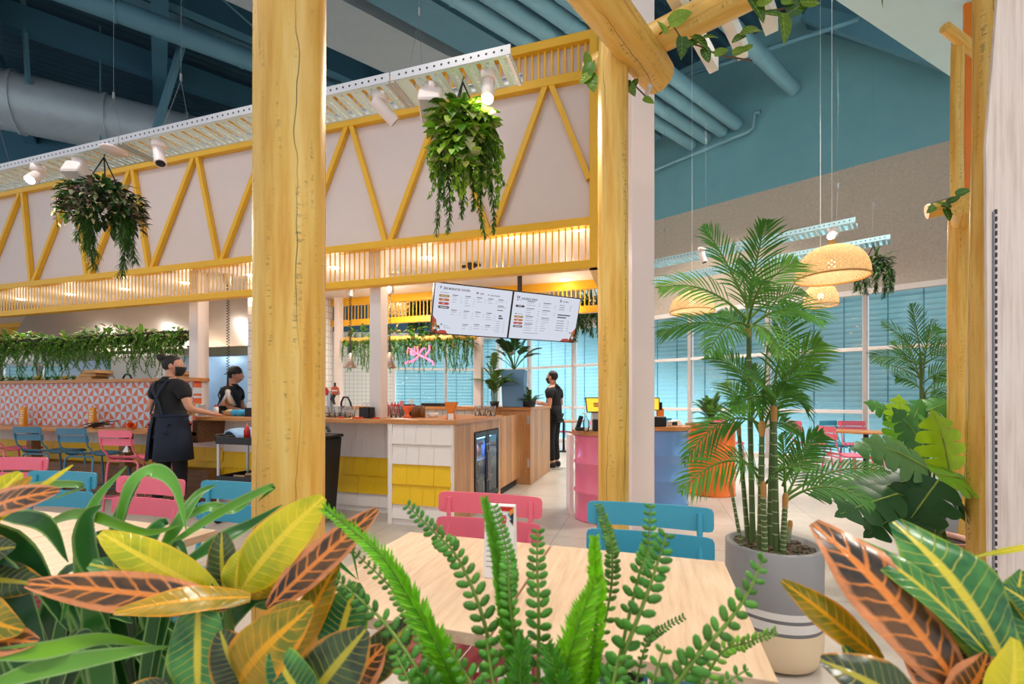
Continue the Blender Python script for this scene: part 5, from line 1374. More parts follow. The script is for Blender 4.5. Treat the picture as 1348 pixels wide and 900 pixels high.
for i, (px, tt) in enumerate(((545, 4.4), (551, 4.5), (556, 4.42))):
    lathe_thing('spice_jar', [(0, 0), (.03, 0), (.032, .09), (.026, .1), (.028, .13), (0, .13)], paint('amber jar', (130, 84, 44), .25), at(px, tt, ZC), ['amber jar nearest the orange juicer', 'amber jar in the middle by the white bowl', 'amber jar right beside the white bowl'][i], 'jar', 'amber jars on the bar')
lathe_thing('white_bowl', [(0, 0), (.04, 0), (.06, .05), (.056, .05), (.038, .008), (0, .008)], RIM, at(570, 4.5, ZC), 'small white bowl on the bar left of the orange menu holder', 'bowl')
m = MB(); m.b2((-.1, -.07, 0), (.1, .07, .002)); o = m.build('menu_sheet', PAPER); o.location = at(530, 4.1, ZC+.001); tag(o, 'white paper sheet lying on the bar', 'paper')
bx('serving_tray', 572, 6.45, 1.106, (.34, .24, .05), BLACKP, 'black tray on the back bar', 'tray')
# orange hourglass menu holder on the corner
t = thing('menu_caddy', 'orange waisted wooden menu holder on the corner of the bar', 'menu holder', at(594, 4.1, ZC), .3)
m = MB(); prof = [(.045, 0), (.03, .075), (.065, .17)]
for sg in (-1, 1):
    for i in range(2):
        (a, z0), (b, z1) = prof[i], prof[i+1]
        m.add([(sg*a, -.05, z0), (sg*a, .05, z0), (sg*b, .05, z1), (sg*b, -.05, z1), (sg*(a-.006), -.05, z0), (sg*(a-.006), .05, z0), (sg*(b-.006), .05, z1), (sg*(b-.006), -.05, z1)], [(0, 1, 2, 3), (4, 7, 6, 5), (0, 3, 7, 4), (1, 5, 6, 2), (3, 2, 6, 7), (0, 4, 5, 1)])
for y in (-.05, .046):
    m.prism([(-.045, 0), (.045, 0), (.03, .075), (.065, .17), (-.065, .17), (-.03, .075)], y, y+.004, 'y')
m.build('holder', ORANGE, t)
m = MB(); m.b2((-.025, -.052, .0), (.03, -.0505, .06)); m.build('menu_sheet', PAPER, t)
# pass side
sauce(at(284, 4.12, ZC), 'white squeeze bottle with a red nozzle on the counter in front of the chef', RIM, REDP, .15)
t = thing('bread_basket', 'small tan basket on the counter below the chef', 'basket', at(303, 4.2, ZC))
m = MB(); m.lathe([(0, 0), (.06, 0), (.085, .06), (.08, .06), (.055, .006), (0, .006)], n=20); m.build('bowl', BOARD, t)
m = MB(); m.sph((0, 0, .05), (.06, .05, .03)); m.build('lining', paint('straw paper', (228, 206, 150), .8), t)
m = MB(); rr = random.Random(2)
for k in range(7): m.sph((rr.uniform(-.06, .06), rr.uniform(-.03, .03), .04), (.05, .04, .04))
o = m.build('cloth_bundle', paint('bright blue cloth', (70, 170, 214), .9)); o.location = at(316, 4.15, ZC); tag(o, 'crumpled bright blue cloth on the counter below the chef', 'cloth')
bx('napkin_dispenser', 331, 4.12, ZC, (.09, .1, .1), BLACKP, 'black napkin dispenser beside the nearest log post', 'napkin dispenser')
bx('white_box', 333, 4.3, ZC, (.1, .08, .15), RIM, 'white box behind the black napkin dispenser', 'box')
bx('wood_box', 250, 4.12, ZC, (.14, .12, .15), BOARD, 'tan wooden box held at the counter end by the walking server', 'box')
bx('napkin_dispenser', 264, 4.1, ZC, (.05, .09, .14), STEEL, 'steel napkin dispenser at the counter end beside the white post', 'napkin dispenser')
# shelf of the tiled pass
zs = 1.486
t = None
for i, (px, tt, z, w, rz) in enumerate(((122, 4.42, zs, .34, .0), (126, 4.42, zs+.045, .32, .1), (129, 4.4, zs+.09, .3, -.06), (245, 4.42, zs, .2, 0), (245, 4.42, zs+.045, .18, .05))):
    m = MB(); m.prism([(-w/2, 0), (w/2, 0), (w/2-.03, .043), (-w/2+.03, .043)], -.11, .11, 'y'); o = m.build('takeaway_box', BOARD, bevel=.002); o.location = at(px, tt, z); o.rotation_euler = (0, 0, rz)
    tag(o, ['bottom kraft takeaway box of the stack on the oak shelf', 'middle kraft takeaway box of the stack on the oak shelf', 'top kraft takeaway box of the stack on the oak shelf', 'kraft takeaway box at the right end of the oak shelf behind the server', 'upper kraft takeaway box at the right end of the oak shelf'][i], 'box', 'kraft boxes on the pass shelf')
first = None
for i, px in enumerate((3, 15, 27, 39, 51, 62, 74, 86, 97)):
    rr = random.Random(40+i); m = MB(); yel = i % 3 == 1
    for k in range(22):
        a = rr.uniform(0, 2*PI); e = rr.uniform(.2, 1.3); m.c = jit((220, 190, 50) if yel and rr.random() < .6 else rr.choice(G_MID), .2, rr); d = V((math.cos(a)*math.cos(e), math.sin(a)*math.cos(e), math.sin(e))); L = rr.uniform(.08, .14)
        ribbon(m, bez((0, 0, .0), d*L*.6, d*L+V((0, 0, -.02)), 4), .022, fold=.2)
    t = thing('shelf_plant', ('%s small spiky plant on the oak shelf, number %s from the left' % ('yellow hearted' if yel else 'green', ['one', 'two', 'three', 'four', 'five', 'six', 'seven', 'eight', 'nine'][i])).replace('number', 'plant'), 'plant', at(px, 4.36, zs), 0, 'small spiky plants on the pass shelf')
    m.build('foliage', LEAF, t); m = MB(); m.lathe([(0, 0), (.03, 0), (.034, .012), (0, .012)], n=12); m.build('pot', BLACKP, t)
m = MB(); rr = random.Random(77)
for k in range(9):
    a = rr.uniform(-.5, .5); q = V((rr.uniform(-.12, .12), rr.uniform(-.05, .05), .01+.005*k)); e = V((math.cos(a)*.3, math.sin(a)*.1, rr.uniform(-.0, .05))); m.grid([[p_-V((0, .03*(1-abs(2*i/6-1)), -.004)), p_+V((0, 0, .012)), p_+V((0, .03*(1-abs(2*i/6-1)), .004))] for i, p_ in enumerate(bez(q-e*.7, q+V((0, 0, .03)), q+e*.7, 6))])
o = m.build('dried_leaves', paint('dark dried leaf', (72, 52, 38), .7, var=.3), solid=.004); o.location = at(131, 4.06, .85); tag(o, 'bundle of dark dried leaves lying on the dining ledge', 'dried leaves')
m = MB(); m.lathe([(0, 0), (.032, 0), (.042, .11), (.038, .11), (.03, .008), (0, .008)], n=18); o = m.build('paper_cup', paint('orange paper cup', (240, 112, 50), .5)); o.location = at(176, 4.02, .89); o.rotation_euler = (1.45, 0, .7); tag(o, 'orange paper cup lying on its side on the dining ledge', 'cup')
bx('menu_board', 186, 4.04, .846, (.3, .12, .015), BOARD, 'kraft clipboard menu on the ledge beside the server', 'menu')
m = MB(); m.add([(-.05, 0, 0), (.05, 0, 0), (.0, .06, .0), (0, .02, .1)], [(0, 1, 3), (1, 2, 3), (2, 0, 3), (0, 2, 1)]); o = m.build('napkin', PAPER); o.location = (sT(160, 3.86), 3.9, .58); tag(o, 'folded white napkin on the seat of the pink counter stool', 'napkin')

# ---- service trolley
p = at(326, 3.62, 0); t = thing('service_trolley', 'black two tier service trolley beside the nearest log post', 'trolley', p, 0)
def traym(z):
    m = MB(); m.b2((-.2, -.19, z), (.28, .19, z+.012)); m.b2((-.2, -.19, z), (.28, -.175, z+.07)); m.b2((-.2, .175, z), (.28, .19, z+.07)); m.b2((-.2, -.19, z), (-.185, .19, z+.07)); m.b2((.265, -.19, z), (.28, .19, z+.07)); return m
traym(.78).build('top_tray', BLACKP, t, .006); traym(.4).build('lower_tray', BLACKP, t, .006)
for x in (-.18, .26):
    for y in (-.17, .17):
        m = MB(); m.cyl((x, y, .09), (x, y, .8), .015, n=10); m.build('post', GALV, t)
        m = MB(); m.cyl((x-.012, y, .045), (x+.012, y, .045), .045, n=16); m.build('wheel', BLACKP, t)
m = MB(); m.tube([(-.2, -.15, .84), (-.25, -.14, .86), (-.25, .14, .86), (-.2, .15, .84)], .013, 8); m.build('handle', BLACKP, t)
m = MB(); rr = random.Random(9); m.grid([[V((-.1+.035*i, -.12+.06*j, .01+.03*rr.random()+.05*math.sin(i*.8))) for j in range(5)] for i in range(6)]); o = m.build('folded_cloth', CLOTHB, solid=.012); o.location = p+V((-.05, -.02, .845)); tag(o, 'pale blue folded cloth on the top of the service trolley', 'cloth')
sauce(p+V((.1, -.1, .793)), 'red sauce bottle standing on the service trolley', paint('tomato red', (176, 30, 28), .35), REDP, .19)
m = MB(); rr = random.Random(4)
for k in range(14): q = V((rr.uniform(-.1, .1), rr.uniform(-.06, .06), .03+.02*(k % 3))); m.tube([q-V((.07, 0, 0)), q+V((.07, rr.uniform(-.02, .02), 0))], .014, 6)
o = m.build('cutlery_bundle', paint('brown paper roll', (150, 120, 84), .8)); o.location = p+V((.08, -.05, .41)); tag(o, 'heap of brown paper cutlery rolls on the lower trolley tier', 'cutlery rolls')
# ---- bin
p = at(411, 3.72, 0); t = thing('wheelie_bin', 'black upright bin on wheels behind the nearest log post', 'bin', p)
m = MB(); m.add([(-.16, -.16, .1), (.16, -.16, .1), (.16, .16, .1), (-.16, .16, .1), (-.2, -.2, .84), (.2, -.2, .84), (.2, .2, .84), (-.2, .2, .84)], [(3, 2, 1, 0), (4, 5, 6, 7), (0, 1, 5, 4), (1, 2, 6, 5), (2, 3, 7, 6), (3, 0, 4, 7)]); m.build('body', BLACKP, t, .02)
m = MB(); m.b2((-.21, -.21, .84), (.21, .21, .87)); m.build('lid', BLACKP, t, .012)
m = MB(); m.tube([(.1, .0, .87), (.12, 0, .93), (.18, 0, .95), (.2, 0, .9)], .018, 8); m.build('handle', BLACKP, t)
for x in (-.14, .14):
    for y in (-.13, .13): m = MB(); m.cyl((x-.014, y, .05), (x+.014, y, .05), .05, n=16); m.build('wheel', DKGREY, t)

# ================================================================ PEOPLE
SKIN = paint('skin', (206, 150, 122), .5, var=.05); HAIR = paint('dark hair', (26, 20, 18), .55, var=.2, vs=40)
TEE = paint('black cotton', (22, 22, 26), .85); APR = paint('navy apron denim', (24, 34, 54), .85); TRS = paint('black trousers', (20, 20, 24), .85); SHOE = paint('black shoes', (16, 16, 18), .5)
def person(label, loc, heading, H_=1.68, elbows=None, wrists=None, hair='bun', mask=True, apron=True, stride=.0, look=0.0, lean=0.0, shoes_white=False):
    k = H_/1.70; t = thing('person', label, 'person', loc, heading)
    def S(x, y, z): return V((x*k, (y+lean*max(0, z-.95))*k, z*k))
    el = elbows or {-1: (-.25, -.04, 1.1), 1: (.25, -.04, 1.1)}; wr = wrists or {-1: (-.15, .24, 1.06), 1: (.15, .24, 1.06)}
    J = {'pel': (S(0, 0, .95), .115), 'spi': (S(0, .005, 1.12), .105), 'che': (S(0, 0, 1.29), .118), 'upc': (S(0, -.005, 1.38), .09), 'nec': (S(0, .0, 1.47), .052), 'hd0': (S(0, .02, 1.53), .054), 'hd1': (S(0, .02, 1.61), .088), 'hd2': (S(0, .012, 1.66), .062)}
    Ed = [('pel', 'spi'), ('spi', 'che'), ('che', 'upc'), ('upc', 'nec'), ('nec', 'hd0'), ('hd0', 'hd1'), ('hd1', 'hd2')]
    for s, nm in ((-1, 'L'), (1, 'R')):
        st = stride*s
        J.update({nm+'sh': (S(s*.18, 0, 1.385), .056), nm+'el': (S(*el[s]), .041), nm+'wr': (S(*wr[s]), .028), nm+'hip': (S(s*.085, 0, .87), .088), nm+'kn': (S(s*.095, .02+st*.5, .49), .058), nm+'an': (S(s*.095, -.02+st, .09), .038), nm+'to': (S(s*.11, .13+st, .035), .032)})
        fw = (V(wr[s])-V(el[s])).normalized(); pm = V(wr[s])+fw*.075; J[nm+'pa'] = (S(*pm), (.03, .018))
        Ed += [('upc', nm+'sh'), (nm+'sh', nm+'el'), (nm+'el', nm+'wr'), (nm+'wr', nm+'pa'), ('pel', nm+'hip'), (nm+'hip', nm+'kn'), (nm+'kn', nm+'an'), (nm+'an', nm+'to')]
        side = fw.cross(V((0, 0, 1))).normalized(); dnv = side.cross(fw)
        for i, (o_, L) in enumerate(((-.03, .075), (-.01, .088), (.01, .082), (.028, .066))):
            a = pm+side*o_+fw*.02; b_ = a+fw*L*.5; c_ = b_+fw*L*.4+V((0, 0, -.025))
            J[nm+'f%da' % i] = (S(*b_), .0095); J[nm+'f%db' % i] = (S(*c_), .008); Ed += [(nm+'pa', nm+'f%da' % i), (nm+'f%da' % i, nm+'f%db' % i)]
        b_ = V(wr[s])+fw*.04-side*s*.035; c_ = b_+fw*.045-side*s*.01; J[nm+'ta'] = (S(*b_), .011); J[nm+'tb'] = (S(*c_), .009); Ed += [(nm+'wr', nm+'ta'), (nm+'ta', nm+'tb')]
    me = skin_mesh(J, Ed, 'pel', 2); m = MB(); m.smooth = True; m.mesh_from(me)
    def widen(mb):
        for v in mb.v:
            if .8*k < v.z < 1.42*k and abs(v.x) < .19*k:
                f = min(1, (v.z/k-.8)/.08, max(0, (1.42-v.z/k)/.1)); v.x *= 1+.2*f*min(1, (.19*k-abs(v.x))/.03)
    widen(m)
    hc = S(0, .02, 1.6)
    RL = Matrix.Translation(hc) @ Matrix.Rotation(-look, 4, 'Z'); m.M = RL
    n0 = len(m.v); m.sph((0, .02, -.008), (.074*k, .09*k, .104*k), 18, 14)                      # skull and face
    RLi = RL.inverted()
    for i_ in range(n0, len(m.v)):
        q = RLi @ m.v[i_]
        if q.z < -.02*k: f_ = 1-.28*min(1, (-.02*k-q.z)/(.09*k)); q.x *= f_; m.v[i_] = RL @ q
    m.sph((0, .108*k, -.022*k), (.013*k, .02*k, .022*k), 8, 6)                 # nose
    for s in (-1, 1): m.sph((s*.077*k, .01, -.015), (.012, .022, .032), 8, 6); m.sph((s*.03*k, .098*k, .012*k), (.013, .008, .008), 8, 6)
    m.sph((0, .1*k, -.062*k), (.024*k, .012*k, .009*k), 8, 6)
    m.build('body', SKIN, t)
    # hair
    m = MB(); m.M = RL; m.smooth = True
    m.sph((0, -.002, .018), (.083*k, .096*k, .096*k), 18, 12)
    h = m.build('hair', HAIR, t); 
    # trim the hair off the face by moving vertices back
    for v in h.data.vertices:
        q = RL.inverted() @ v.co
        if q.y > .045*k and q.z < .055*k: 
            q.y = .045*k-(q.y-.045*k)*.3; v.co = RL @ q
    if hair == 'bun':
        m = MB(); m.M = RL; m.sph((0, -.1*k, .085*k), (.045, .045, .042), 12, 8); m.sph((0, -.08*k, .06*k), .025); m.build('hair_bun', HAIR, t)
    if hair == 'cap':
        m = MB(); m.M = RL; m.smooth = True; m.lathe([(.0, .135), (.04, .13), (.075, .1), (.094, .05), (.097, .02), (.09, .02), (.085, .05)], n=24)
        m.add([(x*.085, -.07-.075*(1-x*x), .022-.01*(1-x*x)) for x in (-1, -.6, -.2, .2, .6, 1)]+[(x*.085, -.05, .026) for x in (1, -1)], [(0, 1, 2, 3, 4, 5, 6, 7)]); m.build('cap', BLACKP, t, solid=.004)
    if mask:
        m = MB(); m.M = RL; rows = [[V((.08*k*wx*math.sin(a), .02+(.09*k*wx+.012)*math.cos(a)+bmp*math.exp(-(a/.35)**2), z)) for a in (i*.25-1.25 for i in range(11))] for z, wx, bmp in ((-.118*k, .62, 0), (-.095*k, .8, .004), (-.06*k, .93, .012), (-.032*k, .99, .016), (-.018*k, 1.0, .012))]
        m.grid(rows); m.build('face_mask', BLACKP, t, solid=.003)
    # clothes
    C = {n: (J[n][0], J[n][1]+.034) for n in ('pel', 'spi', 'che', 'upc')}; C['hem'] = (S(0, 0, .86), .15); E2_ = [('hem', 'pel'), ('pel', 'spi'), ('spi', 'che'), ('che', 'upc')]
    for s, nm in ((-1, 'L'), (1, 'R')):
        a, b_ = J[nm+'sh'][0], J[nm+'el'][0]; C[nm+'s'] = (a, .09); C[nm+'c'] = (a.lerp(b_, .64), .07); E2_ += [('upc', nm+'s'), (nm+'s', nm+'c')]
    m = MB(); m.smooth = True; m.mesh_from(skin_mesh(C, E2_, 'pel', 2)); widen(m); m.build('t_shirt', TEE, t)
    m = MB(); m.lathe([(.066, 1.47*k), (.078, 1.45*k), (.115, 1.415*k)], (0, -.002+lean*.5, 0), 18); m.build('collar', TEE, t, solid=.008)
    m = MB(); m.lathe([(.165*k, 1.1*k), (.17*k, 1.0*k), (.182*k, .9*k), (.186*k, .84*k)], (0, lean*.05, 0), 26, squash=.78); m.build('shirt_hem', TEE, t, solid=.006)
    C = {'p': (J['pel'][0], .125)}; E3 = []
    for nm in 'LR':
        C[nm+'h'] = (J[nm+'hip'][0], .1); C[nm+'k'] = (J[nm+'kn'][0], .074); C[nm+'a'] = (J[nm+'an'][0]+V((0, 0, .03)), .06); E3 += [('p', nm+'h'), (nm+'h', nm+'k'), (nm+'k', nm+'a')]
    m = MB(); m.smooth = True; m.mesh_from(skin_mesh(C, E3, 'p', 2)); m.build('trousers', TRS, t)
    for nm in 'LR':
        a = J[nm+'an'][0]; b_ = J[nm+'to'][0]; m = MB(); c_ = (a+b_)/2; m.sph((c_.x, c_.y+.0, .05), (.047, .145, .05), 14, 9); m.sph((a.x, a.y-.01, .075), (.05, .06, .05), 12, 8)
        for v in m.v: v.z = max(.004, v.z)
        s_ = m.build('shoe', SHOE, t); m = MB(); m.sph((c_.x, c_.y, .014), (.05, .15, .012), 14, 6); m.build('sole', PAPER if shoes_white else SHOE, s_)
    if apron:
        m = MB(); rows = []; n = 30
        for (z, rx, ry) in ((1.06, .185, .145), (1.0, .195, .155), (.9, .215, .175), (.75, .23, .19), (.56, .245, .205)):
            rows.append([S(rx*math.sin(a)*(1+.02*math.sin(a*7)), ry*math.cos(a)*(1+.025*math.sin(a*9)), z) for a in (2*PI*.94*i/n+PI+.19 for i in range(n+1))])
        m.grid(rows); m.build('apron_skirt', APR, t, solid=.006)
        m = MB(); m.lathe([(.192*k, 1.03*k), (.196*k, 1.045*k), (.19*k, 1.065*k)], n=30, squash=.8); m.build('apron_tie', APR, t, solid=.005)
        for s in (-1, 1):
            m = MB(); ribbon(m, [S(s*.1, -.142, 1.06), S(s*.03, -.14, 1.2), S(-s*.06, -.15, 1.32), S(-s*.1, -.1, 1.42), S(-s*.1, 0, 1.445)], .035, V((0, -1, .1)), lambda u: 1); m.build('apron_strap', APR, t)
    return t
p = P(224, 525, 5.0); person('server in black t-shirt, navy apron and mask walking away beside the pink counter stool', (p.x, p.y, 0), camface(22), 1.69, {-1: (-.3, -.04, 1.12), 1: (.29, .02, 1.12)}, {-1: (-.16, .2, 1.1), 1: (.3, .27, 1.06)}, stride=.06, look=.85)
p = P(300, 525, 6.55); person('chef in a black cap and t-shirt working behind the counter under the hood', (p.x, p.y, 0), camface(82), 1.66, {-1: (-.24, .08, 1.12), 1: (.24, .1, 1.12)}, {-1: (-.14, .33, 1.05), 1: (.14, .34, 1.05)}, 'cap', False, True, lean=.12)
p = P(729, 525, 8.05); person('server in dark clothes standing past the oak cabinet before the far windows', (p.x, p.y, 0), camface(-60), 1.71, None, {-1: (-.06, .26, 1.16), 1: (.08, .25, 1.12)}, 'short', True, False, shoes_white=True)
# ================================================================ POTTED PLANTS
def stones(m, r, z, n, rr, c=(92, 72, 54)):
    for k in range(n):
        a = rr.uniform(0, 2*PI); q = r*rr.random()**.5; m.c = jit(c, .4, rr); s = rr.uniform(.008, .014); m.sph((q*math.cos(a), q*math.sin(a), z+rr.uniform(-.004, .006)), (s*1.2, s, s*.7), 6, 4)
PEB = leaf_mat('pebble', .6, 0)
YP_ = 2.17
pp = P(1017, 525, YP_); BASE = V((pp.x, pp.y, 0))
t = thing('potted_palm', 'tall potted areca palm in a round grey, white and cream banded pot', 'potted palm', BASE)
r = .205
m = MB(); bands = [(0, 0, .12), (.0, 0, .17), (1, .235, .265)]
prof = [(0, 0, 3), (.15, 0, 3), (.185, .02, 3), (.2, .06, 3), (r, .12, 3), (r, .185, 3), (r, .185, 1), (r, .2, 1), (r, .2, 2), (r, .24, 2), (r, .24, 1), (r, .255, 1), (r, .255, 2), (r, .285, 2), (r, .285, 0), (r, .535, 0), (r-.006, .54, 0), (r-.022, .54, 0), (r-.025, .5, 0), (0, .5, 0)]
potm = [paint('pot grey', (142, 140, 140), .5, var=.06, vs=8), paint('pot dark band', (112, 110, 112), .5), paint('pot white band', (222, 216, 210), .5), paint('pot cream', (228, 204, 168), .5)]
for i in range(len(prof)-1):
    m.m = prof[i+1][2]; m.lathe([prof[i][:2], prof[i+1][:2]], n=56)
m.build('pot', potm, t, weld=True)
m = MB(); rr = random.Random(1); stones(m, r-.03, .512, 420, rr); o = m.build('pebbles', PEB, t); o['kind'] = 'stuff'
def L(px, py, dy=0.0): return P(px, py, YP_+dy)-BASE
CANE = paint('green cane', (88, 110, 58), .45, var=.15, vs=14); CANEO = paint('orange cane collar', (196, 140, 70), .5)
rr = random.Random(17)
for (px0, px1, ytop, rad, dy) in ((991, 985, 430, .0125, .06), (1001, 1003, 560, .014, -.05), (1013, 1018, 520, .0135, .02), (1022, 1019, 540, .013, -.08), (1030, 1034, 655, .012, -.1), (985, 972, 560, .011, .1), (1007, 1005, 640, .012, -.12), (1036, 1040, 690, .011, .05), (978, 962, 640, .008, -.05)):
    a = L(px0, 722, dy); a.z = .5; b = L(px1, ytop, dy*1.2); m = MB(); n = 14; pts = [a.lerp(b, i/n) for i in range(n+1)]
    m.tube(pts, [rad*(1.15-.35*i/n) for i in range(n+1)], 10)
    for i in range(1, 12):
        c = a.lerp(b, i/13); d = (b-a).normalized(); m.m = 1; m.tube([c-d*.0025, c+d*.0025], rad*1.1, 10, False); m.m = 0
    o = m.build('cane', [CANE, paint('pale cane ring', (176, 186, 140), .5)], t); m = MB(); d = (b-a).normalized(); m.tube([b-d*.05, b, b+d*.02], [rad*.9, rad*1.1, rad*.8], 10); m.build('collar', CANEO, o)
FR_ = [((985, 405), (926, 297), 0, .16, .02), ((985, 405), (1008, 291), -.1, .17, .03), ((986, 405), (1050, 345), .05, .16, .05), ((983, 420), (868, 380), -.02, .17, .1), ((982, 440), (866, 440), .1, .15, .08), ((988, 430), (1085, 425), -.15, .15, .1), ((985, 420), (1060, 385), .15, .15, .05), ((984, 430), (930, 470), -.2, .15, .1),
       ((1018, 520), (1078, 492), -.05, .15, .05), ((1017, 520), (1042, 398), .0, .17, .02), ((1000, 525), (940, 470), .1, .15, .06), ((1018, 525), (1080, 450), -.1, .16, .05), ((1003, 560), (900, 610), .0, .15, .16), ((1000, 620), (896, 648), -.12, .17, .13), ((1030, 640), (1082, 572), -.06, .13, .06), ((1032, 655), (1172, 622), .02, .1, .1), ((1003, 560), (1010, 455), -.18, .16, .02), ((1003, 575), (952, 505), .15, .15, .05),
       ((1033, 660), (1075, 590), .12, .14, .04), ((1034, 660), (1150, 668), -.1, .11, .12), ((1019, 545), (1060, 520), .25, .15, .05), ((985, 430), (975, 340), .2, .16, .02), ((985, 425), (1010, 370), -.3, .15, .06), ((1018, 540), (990, 500), -.28, .15, .05), ((1005, 640), (1062, 620), -.2, .13, .06), ((972, 560), (930, 560), .15, .13, .05), ((1034, 655), (1030, 570), -.05, .14, .02), ((1004, 640), (960, 600), -.2, .14, .05), ((1003, 565), (1052, 570), .1, .13, .05), ((1018, 530), (965, 540), -.1, .13, .06), ((985, 445), (945, 415), .1, .14, .05), ((1018, 525), (1062, 540), .05, .13, .07), ((1003, 560), (985, 480), .1, .14, .03), ((1003, 570), (1035, 505), -.1, .14, .03), ((985, 430), (1030, 470), -.15, .14, .07)]
for i, (b, e, dy, ll, bow) in enumerate(FR_):
    m = MB(); bb_ = L(*b, 0); ee_ = L(*e, dy*1.5); wd = 1 if ee_.x >= bb_.x else -1
    frond(m, bb_, ee_, (0, 0, bow*1.2+.02), 18, ll*1.08, .0108, rr.choice([(98, 160, 54), (78, 138, 46), (116, 176, 60), (86, 148, 56)]), rr, side_hint=(V((0, 0, .55))+cw(0, -.8)).normalized(), droop=.25, stemtone=(120, 160, 64))
    m.build('frond', GLOSSLEAF, t)

# ---- fern in the orange drum
def small_fern(loc, label, h, n, tones, cat='fern', name='fern', seed=0, pot=None):
    t = thing(name, label, cat, loc); rr = random.Random(seed); m = MB()
    for k in range(n):
        a = rr.uniform(0, 2*PI); e = rr.uniform(.35, 1.35); d = V((math.cos(a)*math.cos(e), math.sin(a)*math.cos(e), math.sin(e)))*h*rr.uniform(.8, 1.15)
        frond(m, (0, 0, .02), d, (0, 0, h*.3), 18, h*.24, h*.026, rr.choice(tones), rr, droop=.3, start=.25)
    m.build('fronds', LEAF, t)
    if pot: pot(t)
    return t
def soilpot(r, h, mat):
    def f(t):
        m = MB(); m.lathe([(0, 0), (r*.75, 0), (r, h), (r*.92, h), (r*.9, h*.9), (0, h*.9)], n=28); m.build('pot', mat, t)
    return f
o = small_fern((DO.x, DO.y, .9), 'green fern growing out of the orange drum', .4, 26, G_FERN, seed=3)
m = MB(); m.lathe([(0, 0), (.22, 0), (.2, .012), (0, .02)], n=24); m.build('soil', SOIL, o)
# ---- blue planter and plants on the back bar
p = P(677, 525, 6.62); t = thing('tall_planter', 'tall dusty blue planter with a palm on the back bar under the right menu screen', 'planter', (p.x, p.y, 1.106), .1)
zt = P(677, 487, 6.62).z-1.106; m = MB(); m.add([(-.15, -.13, 0), (.15, -.13, 0), (.15, .13, 0), (-.15, .13, 0), (-.17, -.15, zt), (.17, -.15, zt), (.17, .15, zt), (-.17, .15, zt)], [(3, 2, 1, 0), (4, 5, 6, 7), (0, 1, 5, 4), (1, 2, 6, 5), (2, 3, 7, 6), (3, 0, 4, 7)])
m.b2((-.172, -.152, zt*.55), (.172, .152, zt*.58)); m.build('planter', BLUEP, t, .006)
rr = random.Random(6); m = MB()
for k in range(14):
    a = rr.uniform(0, 2*PI); e = rr.uniform(.4, 1.3); d = V((math.cos(a)*math.cos(e), math.sin(a)*math.cos(e), math.sin(e)))*.5; frond(m, (0, 0, zt), V((0, 0, zt))+d, (0, 0, .15), 12, .16, .03, (44, 84, 44), rr, droop=.35, start=.4)
m.build('fronds', LEAF, t)
p = P(651, 525, 6.5); t = thing('potted_palm', 'small palm with thin stems on the back bar left of the blue planter', 'potted palm', (p.x, p.y, 1.106)); rr = random.Random(8)
for k in range(4): m = MB(); m.tube([(.02*k-.03, 0, 0), (.03*k-.05, 0, .35)], .009, 7); m.build('cane', CANE, t)
m = MB()
for k in range(18):
    a = rr.uniform(0, 2*PI); e = rr.uniform(-.1, 1.3); b_ = V((rr.uniform(-.05, .05), 0, rr.uniform(.15, .5))); d = V((math.cos(a)*math.cos(e), math.sin(a)*math.cos(e), math.sin(e)))*.34; frond(m, b_, b_+d, (0, 0, .08), 13, .12, .02, rr.choice(G_FERN), rr, droop=.3)
m.build('fronds', LEAF, t); soilpot(.07, .08, BLACKP)(t)
# monstera leaf
def split_leaf(m, base, d, nrm, L, tone, lobes=6, rr=R):
    """heart shaped leaf cut into finger lobes"""
    d = V(d).normalized(); s = d.cross(V(nrm)).normalized(); n = s.cross(d); base = V(base)
    def pt(u, v, lift=0.0): return base+d*(u*L)+s*(v*L)+n*(-.12*L*(abs(v)*2)**2-.25*L*max(0, u-.45)**2+lift*L)
    def wid(u): return .5*max(0, math.sin(PI*min(1, (u+.22)/1.22)**.85))**.75
    m.c = jit(tone, .15, rr)
    for sg in (-1, 1):
        for i in range(lobes):
            u0 = i/lobes*.92; u1 = (i+1)/lobes*.92; um = (u0+u1)/2; gap = .006+.004*(i % 2); back = -.16*(1-um)
            w0, w1 = wid(u0+back*.5)*(.92+.08*(i % 2)), wid(u1+back*.5)
            rows = []
            for k in range(6):
                f = k/5; ext = f; g = gap*4.2*max(0, f-.36)/.64
                a = pt(u0+g+ext*(.16-.1*um)+back*ext, sg*w0*ext*(1-.06*(f == 1))); b_ = pt(u1-g+ext*(.16-.1*um)+back*ext*.9, sg*w1*ext*(1-.1*(f == 1))); c_ = (a+b_)/2+n*.012*L+s*sg*(.02*L if f == 1 else 0)
                if f > .9: m_ = (a+b_)/2; a = a.lerp(m_, .3); b_ = b_.lerp(m_, .3)
                rows.append([a, c_, b_] if sg > 0 else [b_, c_, a])
            m.grid(rows)
        rows = [[pt(.92*.98, 0), pt(.95, 0), pt(1.0, 0)], [pt(.93, sg*.1), pt(1.0, sg*.07), pt(1.07, 0)]]; m.grid(rows)
    m.c = lin((170, 196, 90)); m.tube([pt(0, 0, .006), pt(.5, 0, .01), pt(.97, 0, .006)], [.005*L/.3, .004*L/.3, .001], 5, False)
